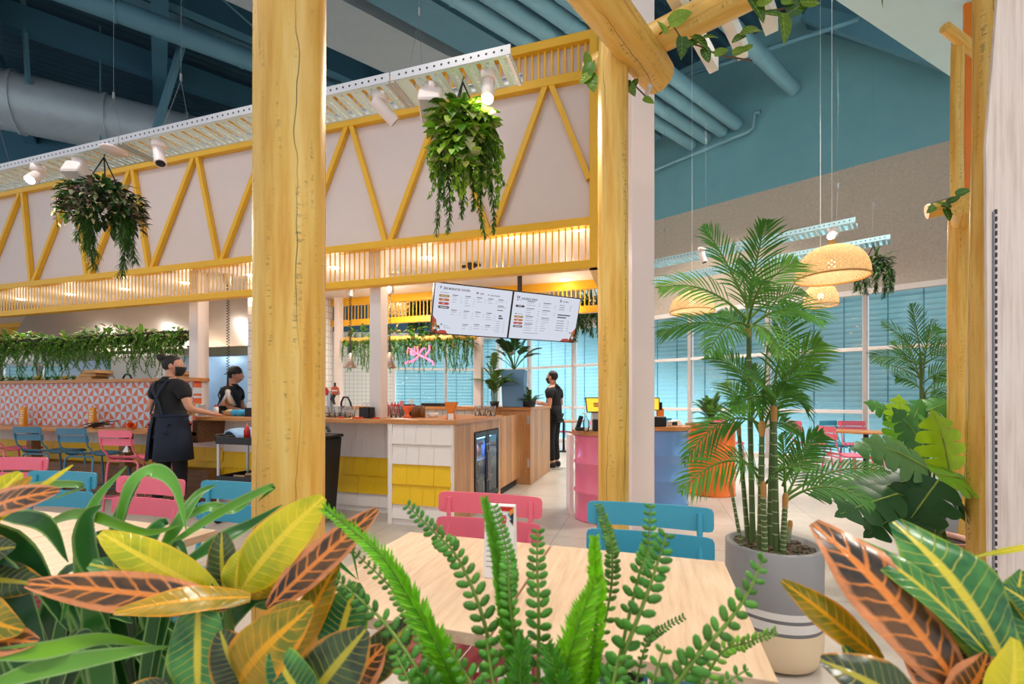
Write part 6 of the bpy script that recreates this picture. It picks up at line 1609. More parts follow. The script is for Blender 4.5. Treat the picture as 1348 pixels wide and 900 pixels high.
def monstera(loc, label, leaves, Y, pot, seed=0, extra=None):
    t = thing('monstera', label, 'potted plant', loc); rr = random.Random(seed); loc = V(loc); root = V((0, 0, .3))
    for (cx, cy, L_, ang, dy, tone, tilt) in leaves:
        m = MB(); c = P(cx, cy, Y+dy)-loc; a = math.radians(ang); d = cw(math.cos(a), .12, math.sin(a)).normalized(); nrm = (cw(0, -1, 0)*(1-tilt)+V((0, 0, 1))*tilt).normalized()
        base = c-d*L_*.45; split_leaf(m, base, d, nrm, L_*1.1, tone, 4, rr); m.build('leaf', GLOSSLEAF, t)
        m = MB(); m.tube(bez(root+V((rr.uniform(-.05, .05), rr.uniform(-.05, .05), 0)), (root+base)/2+V((0, 0, .12)), base, 10), .0065, 6); m.build('leaf_stalk', STEMG, t)
    pot(t); return t
def mpot(mat, r, h):
    def f(t):
        m = MB(); m.lathe([(0, 0), (r*.8, 0), (r, h), (r*.9, h), (r*.88, h*.9)], n=36); m.build('pot', mat, t)
        m = MB(); m.lathe([(0, h*.88), (r*.9, h*.88)], n=24); m.build('soil', SOIL, t)
    return f
BR, DKG, MDG = (170, 214, 30), (48, 98, 48), (76, 140, 60)
p = P(1232, 525, 3.0)
monstera((p.x, p.y, 0), 'large monstera with bright split leaves in a pink pot before the log posts', [
    (1243, 588, .34, 95, -.1, BR, .2), (1190, 600, .34, 150, -.2, (120, 170, 100), .5), (1162, 594, .28, 170, .1, (90, 150, 80), .55), (1165, 640, .34, 195, -.1, DKG, .6), (1255, 628, .3, -10, -.25, (130, 190, 40), .6), (1150, 660, .32, 200, -.25, DKG, .6), (1215, 660, .34, -120, -.3, DKG, .6), (1262, 660, .3, -40, -.2, DKG, .6), (1200, 565, .26, 120, .2, MDG, .4), (1110, 645, .3, 185, .1, DKG, .65), (1230, 690, .26, -80, -.3, DKG, .5), (1140, 634, .28, 190, .2, MDG, .6), (1178, 680, .3, 215, -.2, DKG, .6)], 3.0, mpot(TERRA, .19, .32), 5)
p = P(1222, 525, 3.75)
monstera((p.x, p.y, 0), 'smaller monstera behind in a grey planter below the slim areca palm', [(1184, 543, .22, 80, 0, BR, .2), (1165, 540, .24, 150, .1, MDG, .5), (1185, 565, .24, -110, -.1, (110, 170, 40), .4), (1225, 560, .26, -30, -.1, MDG, .5), (1250, 575, .26, -20, 0, DKG, .5), (1205, 545, .22, 60, .1, MDG, .4), (1235, 535, .24, 20, .1, MDG, .5), (1215, 585, .26, -90, -.15, DKG, .5)], 3.75, mpot(GREYPOT, .2, .5), 6)
p = P(1216, 525, 4.3); B2 = V((p.x, p.y, 0)); t = thing('potted_palm', 'slim areca palm on the right between the window and the log posts', 'potted palm', B2); rr = random.Random(13)
def L2(px, py, dy=0.0): return P(px, py, 4.3+dy)-B2
for (x0, x1, yt) in ((1214, 1212, 470), (1218, 1217, 520), (1210, 1214, 510)):
    m = MB(); a = L2(x0, 640); a.z = .4; m.tube([a, L2(x1, yt)], [.018, .012], 8); m.build('cane', CANE, t)
for (b, e, dy) in (((1212, 470), (1200, 400), 0), ((1212, 470), (1235, 432), .1), ((1212, 470), (1160, 425), 0), ((1212, 475), (1270, 450), -.1), ((1213, 480), (1146, 470), .1), ((1213, 480), (1274, 462), .1), ((1214, 500), (1155, 478), -.2), ((1214, 505), (1258, 485), -.2), ((1215, 515), (1180, 497), .0), ((1216, 520), (1282, 505), .1), ((1214, 510), (1190, 440), .2), ((1214, 500), (1226, 420), -.2), ((1217, 525), (1250, 530), .0), ((1217, 525), (1270, 560), .1), ((1216, 520), (1240, 500), -.2), ((1215, 505), (1175, 450), .15)):
    m = MB(); frond(m, L2(*b), L2(*e, dy), (0, 0, .07), 14, .2, .0135, rr.choice([(76, 132, 54), (64, 114, 46), (92, 148, 56)]), rr, side_hint=(V((0, 0, .6))+cw(0, -.8)).normalized(), droop=.25); m.build('frond', GLOSSLEAF, t)
mpot(GREYPOT, .18, .45)(t)
small_fern(P(697, 515, 6.5)*1, 'leafy dark plant on the back bar right of the blue planter', .26, 22, G_DARK, 'potted plant', 'potted_fern', 12, soilpot(.1, .1, BLACKP)).location.z = 1.106

# ---- vine sprigs wound on the log beams
POTHOS = leaf_mat('variegated leaf', .3, .2)
def sprig(label, pts, leaves, Y, L_=.085):
    o = P(*pts[0], Y); t = thing('vine_sprig', label, 'vine', o); m = MB(); m.tube([P(x, y, Y)-o for x, y in pts], .004, 5); m.build('stem', STEMB, t); m = MB(); rr = random.Random(len(leaves))
    for (x, y, ang, k, tone) in leaves:
        a = math.radians(ang); d = cw(math.cos(a), rr.uniform(-.4, .1), math.sin(a)).normalized(); c = P(x, y, Y-.03)-o-d*L_*k*.5; m.c = jit(tone, .15, rr)
        n = (cw(rr.uniform(-.4, .4), -1, rr.uniform(0, .7))).normalized(); s = d.cross(n).normalized(); n = s.cross(d); LL = L_*k; rows = []
        for i in range(7):
            u = i/6; w = LL*.36*math.sin(PI*min(1, .14+u*.86))**.7*(1-u*.35) if u < 1 else 0; q = c+d*LL*u-n*LL*.15*u*u; rows.append([q-s*w+n*w*.25, q, q+s*w+n*w*.25])
        m.grid(rows); cc = m.c; m.c = lin((170, 200, 90)); m.tube([r_[1]+n*.001 for r_ in rows], .0016, 4, False)
        for i in (2, 3, 4): 
            for j in (0, 2): m.tube([rows[i][1]+n*.0012, rows[i+1][j]*.85+rows[i+1][1]*.15+n*.0012], .001, 3, False)
        m.c = cc
    m.build('leaves', POTHOS, t); return t
Dg, Lg = (64, 110, 34), (150, 190, 50)
sprig('vine sprig winding over the log beam near the rounded beam end', [(868, 45), (885, 32), (900, 55), (920, 60), (945, 72), (990, 80)], [(872, 35, 120, 1.0, Lg), (896, 22, 20, 1.5, Lg), (908, 58, 200, 1.1, Dg), (898, 62, -90, 1.4, Dg), (922, 54, -50, 1.5, Dg), (930, 72, -70, 1.0, Dg), (936, 48, 0, .9, Dg), (950, 68, 10, .9, (120, 160, 50)), (975, 66, 20, 1.0, (110, 150, 44)), (985, 62, 40, .8, Lg)], 2.28, .078)
sprig('vine sprig at the top edge on the leafy log beam', [(985, 0), (1005, 15), (1030, 12), (1060, 5), (1080, -2)], [(998, 12, -60, 1.6, Dg), (1020, 18, -20, 1.0, Dg), (1033, 36, -80, 1.7, (100, 140, 40)), (1008, 2, 30, 1.0, Lg), (1052, 8, 30, 1.4, Dg), (1040, 2, 20, 1.0, (90, 140, 40)), (1068, 2, 10, 1.3, (100, 150, 40)), (988, 40, 200, 1.5, (120, 160, 50)), (972, 50, 210, .9, Dg)], 2.02, .078)
sprig('vine sprig on the beam stub left of the log post', [(782, 80), (775, 95), (780, 110), (800, 108)], [(773, 76, 100, 1.0, Lg), (774, 95, 250, 1.4, (96, 150, 40)), (779, 108, 280, 1.4, (110, 160, 44)), (770, 103, 220, 1.0, Lg)], 2.6, .085)
sprig('small vine sprig below the rounded log beam end', [(822, 105), (835, 112), (848, 125), (855, 130)], [(824, 112, 250, 1.0, Dg), (832, 118, -60, 1.0, (110, 150, 40)), (854, 132, -30, .9, (120, 160, 50)), (836, 108, 60, .8, Dg)], 2.5, .075)
sprig('vine sprig on the short log stub at the right', [(1225, 268), (1245, 262), (1262, 258), (1276, 252)], [(1226, 275, 220, 1.0, (120, 170, 60)), (1240, 268, 160, .9, Lg), (1248, 282, -80, 1.2, Dg), (1256, 262, 30, 1.0, Dg), (1268, 252, 20, 1.1, (80, 140, 50)), (1246, 270, 190, 1.0, Dg), (1262, 272, -40, .8, Dg)], 3.5, .092)
m = MB(); m.c = jit((90, 150, 60)); o_ = P(1161, 3, 2.4); ribbon(m, bez((0, 0, .08), (0, 0, .02), (.004, 0, -.035), 5), .02); o = m.build('hanging_leaf', LEAF); o.location = o_; tag(o, 'single thin leaf tip hanging at the top edge over the pale bulkhead', 'leaf')
# ================================================================ FOREGROUND PLANTER
def croton_mat(name, base, alt, vein, edge, vw=.17, thr=.52, N=13, edgew=.88, rough=.24, trans=.22):
    m = bpy.data.materials.new(name); m.use_nodes = True; nt = NT(m); b = nt.n['Principled BSDF']; out = nt.n['Material Output']; setb(b, rough, 0, .5)
    uv = nt.coord('UV'); sp = nt.node('ShaderNodeSeparateXYZ'); nt.link(uv, sp.inputs[0]); u, v = sp.outputs[0], sp.outputs[1]
    w = nt.math('MULTIPLY', nt.math('ABSOLUTE', nt.math('SUBTRACT', v, .5)), 2.0)
    n1 = nt.noise(nt.coord(), 30, 3); wob = nt.math('MULTIPLY', nt.math('SUBTRACT', n1, .5), 1.1)
    fr = nt.math('FRACT', nt.math('ADD', nt.math('SUBTRACT', nt.math('MULTIPLY', u, N), nt.math('MULTIPLY', w, 1.5)), wob))
    tri = nt.math('ABSOLUTE', nt.math('SUBTRACT', fr, .5))
    n5 = nt.noise(nt.coord('Object', (1, 1, 1)), 45, 3, .7)
    vn = nt.math('MULTIPLY', nt.math('SUBTRACT', nt.math('MULTIPLY', nt.math('ADD', n5, .45), vw), tri), 8, True)
    vn = nt.math('MULTIPLY', vn, nt.math('SUBTRACT', 1.15, nt.math('MULTIPLY', w, .75)), True)
    mid = nt.math('MULTIPLY', nt.math('SUBTRACT', .16, w), 14, True)
    ed = nt.math('MULTIPLY', nt.math('SUBTRACT', nt.math('ADD', w, nt.math('MULTIPLY', wob, .5)), edgew), 8, True)
    n2 = nt.noise(nt.coord(), 17, 3, .6)
    c = nt.mix(nt.math('MULTIPLY', nt.math('SUBTRACT', n2, thr-.08), 6, True), lin(base), lin(alt))
    c = nt.mix(nt.math('MULTIPLY', ed, nt.math('ADD', n5, .3), True), c, lin(edge)); c = nt.mix(nt.math('MULTIPLY', vn, .9), c, lin(vein)); c = nt.mix(mid, c, lin(vein)); c = nt.mix(nt.math('MULTIPLY', n5, .2), c, lin(tuple(int(k*.55) for k in base)))
    nt.link(c, b.inputs['Base Color'])
    nt.link(nt.bump(nt.math('ADD', vn, mid), .25, .002), b.inputs['Normal'])
    tr = nt.node('ShaderNodeBsdfTranslucent'); nt.link(c, tr.inputs[0]); mx = nt.node('ShaderNodeMixShader'); mx.inputs[0].default_value = trans
    nt.link(b.outputs[0], mx.inputs[1]); nt.link(tr.outputs[0], mx.inputs[2]); nt.link(mx.outputs[0], out.inputs[0]); MATS[name] = m; return m
CG = croton_mat('green croton leaf', (40, 104, 60), (84, 150, 72), (230, 214, 70), (150, 180, 50), .1)
CYM = croton_mat('yellow croton leaf', (222, 210, 36), (176, 186, 32), (250, 226, 60), (248, 206, 40), .12)
CO = croton_mat('orange croton leaf', (62, 56, 50), (116, 82, 52), (252, 152, 70), (252, 164, 108), .17, .5, 10, .66)
CGO = croton_mat('golden croton leaf', (186, 150, 30), (120, 124, 30), (246, 176, 24), (244, 160, 30), .13, .5, 12, .82)
CB = croton_mat('bronze croton leaf', (74, 96, 60), (52, 64, 48), (196, 184, 60), (224, 150, 40), .1, .5)
CMATS = [CG, CYM, CO, CGO, CB]

def cleaf(m, b, e, Yb, Ye, wpx, kind, tilt=0.2, sag=.12, fold=.22, roll=0.0, o=V((0, 0, 0)), prof=None, wave=.045):
    """broad leaf from base pixel to tip pixel"""
    p0, p1 = P(*b, Yb)-o, P(*e, Ye)-o; d = (p1-p0); Ln = d.length; d.normalize()
    n = cw(math.sin(roll), -1+tilt, tilt+.15).normalized(); s = d.cross(n).normalized(); n = s.cross(d); W = wpx/F*(Yb+Ye)/2
    m.m = kind; rows = []; N = 14
    for i in range(N+1):
        u = i/N; w = W*.5*(max(0, math.sin(PI*(u*.93+.035)**.88))**.72 if prof is None else prof(u)); c = p0+d*Ln*u+n*(sag*Ln*math.sin(PI*u)); row = []
        for k in range(9):
            v = k/4-1; q = c+s*w*v+n*(abs(v)*fold*w+wave*W*math.sin(u*11+v*2)*abs(v)-.18*w*v*v); row.append(q)
        rows.append(row)
    m.grid(rows); m.m = 0
tz = .56
pl = thing('planter_box', 'low planter box along the front of the picture', 'planter', (0, 0, 0))
m = MB(); x0, x1, y0, y1 = -1.75, .95, .16, .66
m.b2((x0, y0, 0), (x1, y0+.03, tz)); m.b2((x0, y1-.03, 0), (x1, y1, tz)); m.b2((x0, y0, 0), (x0+.03, y1, tz)); m.b2((x1-.03, y0, 0), (x1, y1, tz)); m.build('box', GRAIN, pl, .004)
m = MB(); m.b2((x0+.03, y0+.03, .1), (x1-.03, y1-.03, tz-.05)); m.build('soil', SOIL, pl)
def fplant(name, label, px, Y, cat):
    p = P(px, 525, Y); return thing(name, label, cat, (p.x, p.y, tz-.05)), V((p.x, p.y, tz-.05))
def stemto(t, o, px, py, Y, r=.006, mat=None):
    m = MB(); e = P(px, py, Y)-o; m.tube(bez((0, 0, 0), e*.5+V((0, 0, .05)), e, 8), [r]*9, 7); m.build('stem', mat or STEMG, t)
# --- croton left of centre
t, o = fplant('croton', 'yellow and orange croton in front of the nearest log post', 320, .6, 'croton')
for (px, py) in ((300, 800), (370, 840), (250, 850), (440, 880)): stemto(t, o, px, py, .6)
LV = [((290, 790), (132, 701), .58, .55, 52, 1, .35, .12), ((287, 788), (118, 742), .58, .54, 62, 0, .4, .06), ((300, 796), (35, 768), .56, .5, 52, 2, .35, .05), ((330, 786), (150, 806), .55, .5, 40, 3, .5, .06), ((318, 775), (426, 654), .58, .6, 70, 1, .1, .1), ((352, 800), (497, 670), .56, .6, 46, 2, .1, .05),
      ((300, 800), (292, 700), .6, .62, 46, 4, .1, .05), ((350, 860), (412, 796), .52, .5, 70, 3, .3, .15), ((312, 905), (408, 800), .5, .5, 80, 3, .2, .18), ((395, 935), (482, 828), .48, .5, 84, 4, .1, .05), ((262, 790), (262, 935), .53, .5, 76, 0, .1, .02), ((380, 870), (445, 740), .58, .6, 44, 3, .1, .05), ((440, 870), (470, 766), .58, .6, 66, 0, .15, .05), ((470, 900), (545, 815), .56, .58, 54, 4, .3, .05), ((330, 905), (290, 830), .5, .5, 60, 4, .2, .1), ((410, 930), (360, 850), .47, .48, 60, 0, .1, .1), ((330, 785), (398, 730), .6, .63, 40, 3, .2, .05), ((310, 780), (322, 722), .59, .6, 40, 1, -.2, .1), ((450, 920), (505, 850), .55, .55, 56, 2, .3, .1), ((220, 900), (150, 960), .5, .48, 60, 4, .3, .1), ((360, 800), (330, 735), .62, .64, 44, 0, .1, .1)]
m = MB()
for (b, e, yb, ye, w, k, tl, sg) in LV: cleaf(m, b, e, yb, ye, w, k, tl, sg, o=o)
m.build('leaves', CMATS, t)
# --- croton at the left edge
t, o = fplant('croton', 'croton with peach and yellow leaves at the left edge', 10, .62, 'croton'); stemto(t, o, -20, 720, .62)
m = MB()
for (b, e, yb, ye, w, k, tl, sg) in (((-40, 720), (28, 622), .6, .62, 60, 1, .1, .1), ((-10, 690), (96, 612), .62, .66, 12, 1, .3, .02), ((-40, 690), (78, 646), .58, .55, 46, 2, .3, .1), ((-30, 700), (42, 628), .6, .6, 30, 3, .2, .05), ((-60, 800), (30, 830), .55, .5, 60, 3, .3, .1), ((-50, 760), (60, 770), .6, .6, 50, 4, .3, .1), ((-40, 850), (50, 845), .55, .5, 50, 2, .4, .1), ((-50, 740), (20, 720), .6, .58, 50, 4, .3, .1)): cleaf(m, b, e, yb, ye, w, k, tl, sg, o=o)
m.build('leaves', CMATS, t)
# --- strap leaf plant on the left
def strap_mat(name, a, e, rough=.28, trans=.2):
    m = bpy.data.materials.new(name); m.use_nodes = True; nt = NT(m); b = nt.n['Principled BSDF']; out = nt.n['Material Output']; setb(b, rough)
    uv = nt.coord('UV'); sp = nt.node('ShaderNodeSeparateXYZ'); nt.link(uv, sp.inputs[0])
    w = nt.math('MULTIPLY', nt.math('ABSOLUTE', nt.math('SUBTRACT', sp.outputs[1], .5)), 2.0)
    at = nt.node('ShaderNodeAttribute'); at.attribute_name = 'tone'
    c = nt.mix(nt.math('MULTIPLY', nt.math('SUBTRACT', w, .72), 6, True), at.outputs['Color'], lin(e)); c = nt.mix(nt.math('MULTIPLY', nt.noise(nt.coord(), 12), .4), c, (.01, .05, .01))
    nt.link(c, b.inputs['Base Color']); tr = nt.node('ShaderNodeBsdfTranslucent'); nt.link(c, tr.inputs[0]); mx = nt.node('ShaderNodeMixShader'); mx.inputs[0].default_value = trans
    nt.link(b.outputs[0], mx.inputs[1]); nt.link(tr.outputs[0], mx.inputs[2]); nt.link(mx.outputs[0], out.inputs[0]); return m
STRAP = strap_mat('strap leaf', None, (150, 190, 110)) if False else strap_mat('strap leaf', (0, 0, 0), (150, 190, 110))
def wprof(u): return min(1, .45+u*2.2)*(1-max(0, u-.45)/.55*.98)**.8 if u > .45 else min(1, .45+u*2.2)
t, o = fplant('strap_leaf_plant', 'dark green plant with long arching strap leaves at lower left', 120, .72, 'potted plant'); m = MB(); rr = random.Random(44)
def strap(pts, Ys, wpx, tone, mm=None):
    q = [P(x, y, Y)-o for (x, y), Y in zip(pts, Ys)]; n = 18; out = []
    # Catmull-Rom through the points
    Q = [q[0]*2-q[1]]+q+[q[-1]*2-q[-2]]
    for i in range(1, len(Q)-2):
        for k in range(6):
            s = k/6; a, b, c, d = Q[i-1], Q[i], Q[i+1], Q[i+2]; out.append(.5*((b*2)+(c-a)*s+(a*2-b*5+c*4-d)*s*s+(b*3-a-c*3+d)*s**3))
    out.append(q[-1]); Ya = sum(Ys)/len(Ys); (mm or m).c = jit(tone, .15, rr)
    ribbon(mm or m, out, wpx/F*Ya, cw(rr.uniform(-.3, .3), -1, rr.uniform(.2, .9)).normalized(), wprof, .18)
SG = [(46, 110, 44), (36, 92, 40), (62, 134, 48), (30, 80, 40)]
EXPL = [([(110, 820), (112, 720), (128, 660), (167, 613)], (.7, .7, .72, .75), 24, (90, 160, 40)), ([(148, 720), (162, 670), (186, 630)], (.72, .74, .77), 16, (70, 140, 44)), ([(150, 720), (175, 640), (205, 621), (232, 640), (246, 700)], (.72, .74, .76, .74, .7), 24, (110, 180, 60)), ([(60, 690), (110, 676), (190, 700), (240, 690)], (.75, .72, .7, .7), 14, (120, 180, 50)),
        ([(0, 678), (60, 690), (90, 740)], (.66, .64, .62), 22, (40, 100, 44)), ([(-20, 690), (40, 740), (90, 830)], (.62, .62, .62), 34, (34, 92, 44)), ([(-20, 720), (30, 790), (70, 900)], (.6, .6, .6), 36, (34, 90, 46)), ([(220, 720), (290, 675), (360, 640), (340, 660)], (.75, .78, .8, .8), 14, (100, 160, 50)), ([(210, 730), (235, 690), (262, 650), (285, 638)], (.76, .78, .82, .84), 16, (84, 150, 46)), ([(245, 740), (290, 712), (330, 690), (372, 664)], (.75, .77, .8, .82), 20, (60, 130, 44)), ([(230, 690), (275, 668), (310, 672), (338, 652)], (.8, .82, .84, .85), 14, (96, 160, 50)),
        ([(-30, 862), (60, 855), (140, 840), (220, 855)], (.5, .5, .52, .53), 22, (140, 200, 40)), ([(-20, 905), (60, 880), (150, 862), (225, 850)], (.48, .5, .5, .52), 26, (120, 180, 60)), ([(130, 770), (116, 720), (118, 680), (135, 665)], (.68, .68, .68, .68), 30, (70, 140, 60)), ([(180, 770), (195, 720), (212, 690), (222, 690)], (.72, .73, .74, .75), 26, (60, 130, 56)), ([(400, 740), (420, 715), (445, 740), (470, 762)], (.85, .86, .87, .86), 10, (50, 120, 40)), ([(420, 740), (445, 702), (462, 720), (472, 764)], (.88, .9, .9, .88), 8, (70, 140, 50)), ([(-30, 660), (50, 640), (110, 640), (60, 660)], (.8, .82, .84, .84), 12, (100, 150, 60))]
for pts, Ys, w, tone in EXPL: strap(pts, Ys, w, tone)
for k in range(46):
    bx0 = rr.uniform(20, 260); ang = rr.uniform(-1.2, 1.2); Ln = rr.uniform(120, 230); Y0 = rr.uniform(.6, .84); tx = bx0+math.sin(ang)*Ln*.8; ty = 960-math.cos(ang)*Ln*1.05-40
    strap([(bx0, 980), (bx0+(tx-bx0)*.35, 980-(980-ty)*.6), (bx0+(tx-bx0)*.75, ty+10), (tx, ty+rr.uniform(-10, 50))], (Y0, Y0-.01, Y0-.02, Y0-.04), rr.uniform(18, 34), rr.choice(SG))
m.build('leaves', STRAP, t)
# --- button ferns in the centre
BFERN = leaf_mat('button fern', .32, .15)
def bead_frond(pts, Ys, size, tone, lab=None, spiky=False, dens=1.0, wmul=1.0):
    tone = tuple(min(255, int(c*1.22)) for c in tone)
    q = [P(x, y, Y)-o for (x, y), Y in zip(pts, Ys)]; Q = [q[0]*2-q[1]]+q+[q[-1]*2-q[-2]]; out = []
    for i in range(1, len(Q)-2):
        for k in range(10):
            s = k/10; a, b, c, d = Q[i-1], Q[i], Q[i+1], Q[i+2]; out.append(.5*((b*2)+(c-a)*s+(a*2-b*5+c*4-d)*s*s+(b*3-a-c*3+d)*s**3))
    out.append(q[-1]); m = MB(); N = len(out); Ya = sum(Ys)/len(Ys); S = size/F*Ya
    m.c = jit((126, 160, 60) if not spiky else (110, 170, 40), .1, rr); m.tube(out, [S*.16*(1-.65*i/(N-1)) for i in range(N)], 7)
    Ltot = sum((out[i+1]-out[i]).length for i in range(N-1)); n = int(Ltot/(S*(.62 if not spiky else .3))*dens)
    for i in range(n):
        u = (i+.5)/n; p = poly_at(out, u); tt = (poly_at(out, min(1, u+.02))-poly_at(out, max(0, u-.02))).normalized(); view = cw(rr.uniform(-.25, .25), -1, .1).normalized(); s = tt.cross(view).normalized(); nn = s.cross(tt)
        sc = S*(1-.55*u**1.5)
        for sg in (-1, 1):
            if not spiky:
                d = (tt*.55+s*sg*.85+nn*rr.uniform(-.35, .35)).normalized(); Lb = sc*rr.uniform(.85, 1.1)
                x = d; y = d.cross(nn).normalized(); z = x.cross(y); M = Matrix((x, y, z)).transposed().to_4x4(); M.translation = p+d*Lb*.62
                m.c = jit(tone, .2, rr); m.M = M; m.sph((0, 0, 0), (Lb*.52, Lb*.3, Lb*.17), 8, 6); m.M = Matrix(); m.tube([p, p+d*Lb*.25], S*.05, 4, False)
            else:
                for lay in (0, 1):
                    d = (tt*.75+s*sg*(.8-.35*lay)+nn*(rr.uniform(-.2, .2)+.4*lay)).normalized(); m.c = jit(tone, .2, rr); sleaf(m, p, d, nn, sc*1.5*wmul*rr.uniform(.85, 1.1), sc*.34, .2, -.1)
    m.build('frond', BFERN, t)
t, o = fplant('button_fern', 'bright green button fern with beaded fronds in the centre foreground', 700, .55, 'fern'); rr = random.Random(55)
BG = (84, 140, 40); SGN = (110, 176, 30)
bead_frond([(655, 960), (641, 833), (606, 740), (572, 700), (535, 664)], (.52, .52, .54, .56, .58), 20, (70, 122, 36))
bead_frond([(620, 960), (585, 868), (543, 793), (500, 729), (428, 668)], (.5, .5, .52, .54, .58), 20, SGN, None, True)
bead_frond([(575, 930), (558, 895), (511, 825), (470, 785), (443, 762)], (.48, .48, .5, .52, .54), 22, (66, 116, 38))
bead_frond([(600, 930), (560, 850), (520, 780), (462, 722)], (.56, .56, .58, .6), 15, (100, 150, 60))
bead_frond([(690, 960), (668, 820), (657, 740), (638, 657)], (.52, .52, .54, .56), 18, (96, 160, 36), None, True, 1.3, .8)
bead_frond([(694, 950), (672, 800), (668, 730), (650, 665)], (.51, .51, .53, .55), 16, (80, 140, 40))
bead_frond([(708, 950), (709, 860), (709, 793), (707, 740), (708, 697)], (.5, .5, .5, .51, .52), 21, (72, 128, 40))
bead_frond([(765, 950), (778, 880), (786, 793), (784, 750), (782, 708)], (.5, .5, .5, .51, .52), 22, (130, 190, 30), None, True, 1.4, .7)
bead_frond([(735, 950), (745, 880), (762, 820), (781, 772)], (.47, .47, .48, .49), 22, (120, 180, 30), None, True, 1.3, 1.1)
bead_frond([(760, 950), (800, 800), (806, 730), (800, 700), (788, 664)], (.58, .58, .58, .59, .6), 13, (86, 130, 50))
bead_frond([(795, 950), (812, 880), (840, 761), (853, 721), (856, 664)], (.53, .53, .54, .55, .56), 19, (76, 134, 38))
bead_frond([(790, 960), (810, 889), (845, 799), (864, 745), (877, 702)], (.48, .48, .48, .49, .5), 26, (66, 126, 38))
bead_frond([(850, 950), (893, 895), (920, 860), (957, 820), (987, 775), (1005, 732)], (.47, .47, .47, .48, .49, .5), 27, (78, 130, 46))
bead_frond([(830, 930), (850, 850), (867, 831), (901, 811)], (.6, .6, .6, .6), 10, (80, 130, 50))
bead_frond([(900, 950), (947, 862), (985, 845), (1022, 830)], (.55, .55, .56, .57), 14, (110, 160, 50))
for (a, b, c, w, sp_) in (((640, 960), (620, 900), (590, 850), 22, 0), ((670, 960), (650, 900), (640, 840), 22, 0), ((730, 960), (735, 900), (720, 850), 24, 1), ((770, 960), (800, 920), (815, 860), 24, 0), ((820, 960), (850, 920), (875, 850), 22, 0), ((700, 960), (685, 890), (690, 840), 20, 1), ((560, 960), (540, 900), (520, 860), 20, 0), ((860, 960), (920, 920), (985, 880), 20, 0), ((600, 960), (575, 920), (548, 890), 20, 1)):
    bead_frond([a, b, c], (.46, .46, .47), w, (70, 130, 36), None, bool(sp_))
# --- large croton on the right
t, o = fplant('croton', 'large croton with green, peach and yellow leaves at lower right', 1270, .5, 'croton')
for (px, py) in ((1300, 880), (1220, 890), (1150, 900)): stemto(t, o, px, py, .46, .008)
m = MB()
for (b, e, yb, ye, w, k, tl, sg) in (((1325, 880), (1176, 686), .43, .5, 110, 0, .25, .1), ((1262, 905), (1070, 688), .42, .5, 96, 2, .2, .08), ((1300, 860), (1100, 700), .42, .5, 40, 0, .3, .12), ((1160, 870), (1029, 764), .46, .5, 44, 3, .2, .05), ((1235, 960), (1080, 868), .4, .42, 80, 4, .4, .1), ((1290, 990), (1335, 840), .4, .42, 70, 1, .1, .1), ((1300, 900), (1210, 800), .44, .46, 50, 4, .3, .1), ((1260, 950), (1180, 840), .42, .44, 56, 2, .3, .1), ((1380, 820), (1318, 770), .45, .46, 34, 0, .2, .1), ((1385, 900), (1330, 790), .44, .46, 50, 0, .1, .1), ((1380, 715), (1284, 732), .5, .52, 8, 1, .3, .03), ((1240, 940), (1300, 860), .42, .42, 60, 2, .1, .1), ((1150, 930), (1110, 850), .45, .46, 40, 0, .3, .1), ((1310, 820), (1345, 750), .5, .5, 40, 0, .2, .1)): cleaf(m, b, e, yb, ye, w, k, tl, sg, o=o)
m.build('leaves', CMATS, t)
# ================================================================ LIGHT AND CAMERA
def light(kind, loc, energy, rgb=(255, 236, 210), size=.1, d=None, spot=None, name='lamp'):
    l = bpy.data.lights.new(name, kind); l.energy = energy; l.color = lin(rgb)
    if kind == 'AREA': l.size = size
    elif kind in ('POINT', 'SPOT'): l.shadow_soft_size = size
    if spot: l.spot_size = math.radians(spot); l.spot_blend = .6
    o = bpy.data.objects.new(name, l); COL.objects.link(o); o.location = loc
    if d is not None: o.rotation_euler = V(d).to_track_quat('-Z', 'Y').to_euler()
    return o
for L_ in LAMPS:
    if L_[0] == 'dl': light('POINT', V(L_[1])+V((0, 0, -.3)), 6, (255, 236, 214), .05, name='downlight_lamp')
    elif L_[0] == 'fridge':
        light('AREA', L_[1], 5, (150, 205, 255), .3, (-.35, 0, -1), name='fridge_lamp')
    elif L_[0] == 'spot': light('SPOT', L_[1], L_[3], (255, 238, 214), .04, L_[2], 110, 'spotlight_lamp')
    else: light('POINT', V(L_[1]), 12, (255, 206, 140), .05, name='pendant_lamp_bulb')
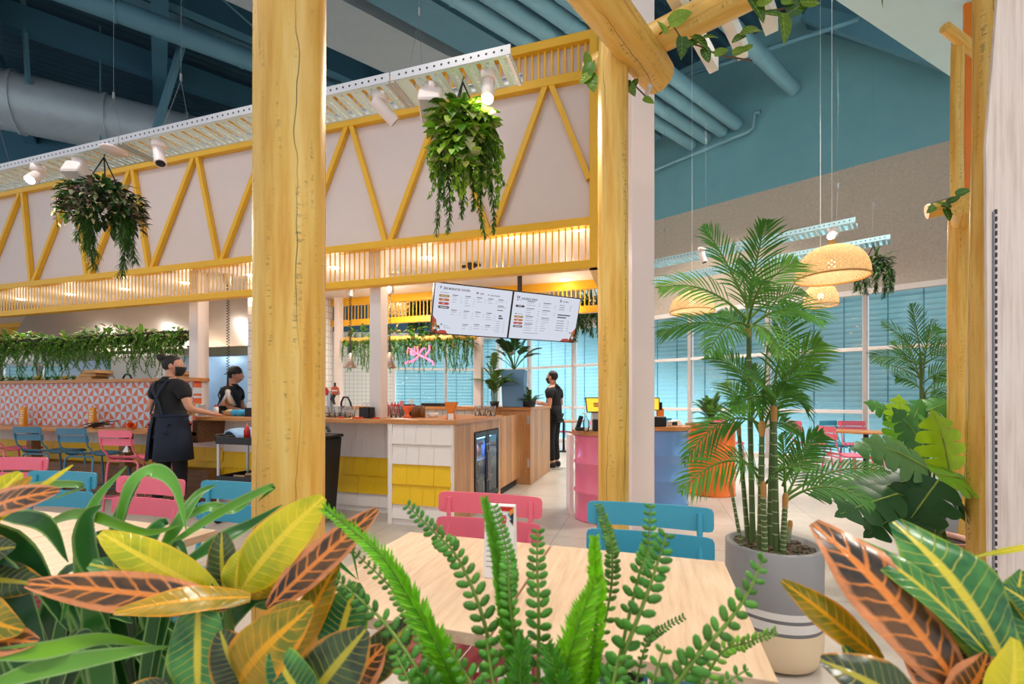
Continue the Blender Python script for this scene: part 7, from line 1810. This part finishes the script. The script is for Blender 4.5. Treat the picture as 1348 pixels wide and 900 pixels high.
# unseen fill lamps added above the frame to brighten the hall
for (x, y, e) in ((-5.5, 1.6, 40), (-2.2, 1.3, 40), (.7, 2.2, 70), (3.2, 3.6, 120), (2.6, 6.2, 160), (0.6, 9.0, 160), (-.2, -.6, 50), (3.4, .6, 90), (4.6, 4.4, 120), (-5.2, 9.4, 230), (-1.6, 8.4, 90)):
    o = light('AREA', (x, y, 6.4), e, (255, 246, 234), .5, (0, 0, -1), name='hall_fill_lamp'); o.data.spread = math.radians(110)
# unseen lamps added under the canopy to brighten the dark kitchen
for x in (-9.5, -8.0, -6.4):
    o = light('AREA', (x, 4.92, Z1-.04), 5, (250, 248, 246), .5, (0, 0, -1), name='kitchen_fill_lamp'); o.data.shape = 'RECTANGLE'; o.data.size = .12; o.data.size_y = .5
    light('AREA', (x+.3, 5.55, 1.97), 7, (226, 238, 255), .3, (0, .5, -1), name='hood_fill_lamp')  # unseen lamp added under the hood to brighten the steel wall
light('AREA', (-3.4, 5.3, Z1-.04), 34, (255, 246, 234), .4, (0, 0, -1), name='bar_fill_lamp')  # unseen lamp added to brighten the inside of the bar
# daylight outside, falling on the back of the window blinds
sun = light('SUN', (0, 0, 12), 10.5, (240, 246, 255), .03, -(WN*.85+WD*.15)+V((0, 0, -.62)), name='sun'); sun.data.angle = math.radians(6)
w = bpy.data.worlds.new('daylight'); scene.world = w; w.use_nodes = True
bg = w.node_tree.nodes['Background']; bg.inputs[0].default_value = (*lin((236, 240, 248)), 1); bg.inputs[1].default_value = .85

cam = bpy.data.cameras.new('camera'); co = bpy.data.objects.new('camera', cam); COL.objects.link(co); scene.camera = co
cam.sensor_width = 36; cam.sensor_fit = 'HORIZONTAL'; cam.lens = F/1348*36
co.location = (0, 0, H); co.rotation_euler = (PI/2, 0, YAW)
cam.shift_y = (CY-450)/1348
cam.clip_start = .05; cam.clip_end = 200
cam.dof.use_dof = True; cam.dof.focus_distance = 4.2; cam.dof.aperture_fstop = 6.3
vs = scene.view_settings; vs.view_transform = 'Standard'; vs.look = 'None'; vs.gamma = 1; vs.use_curve_mapping = False; vs.exposure = .0
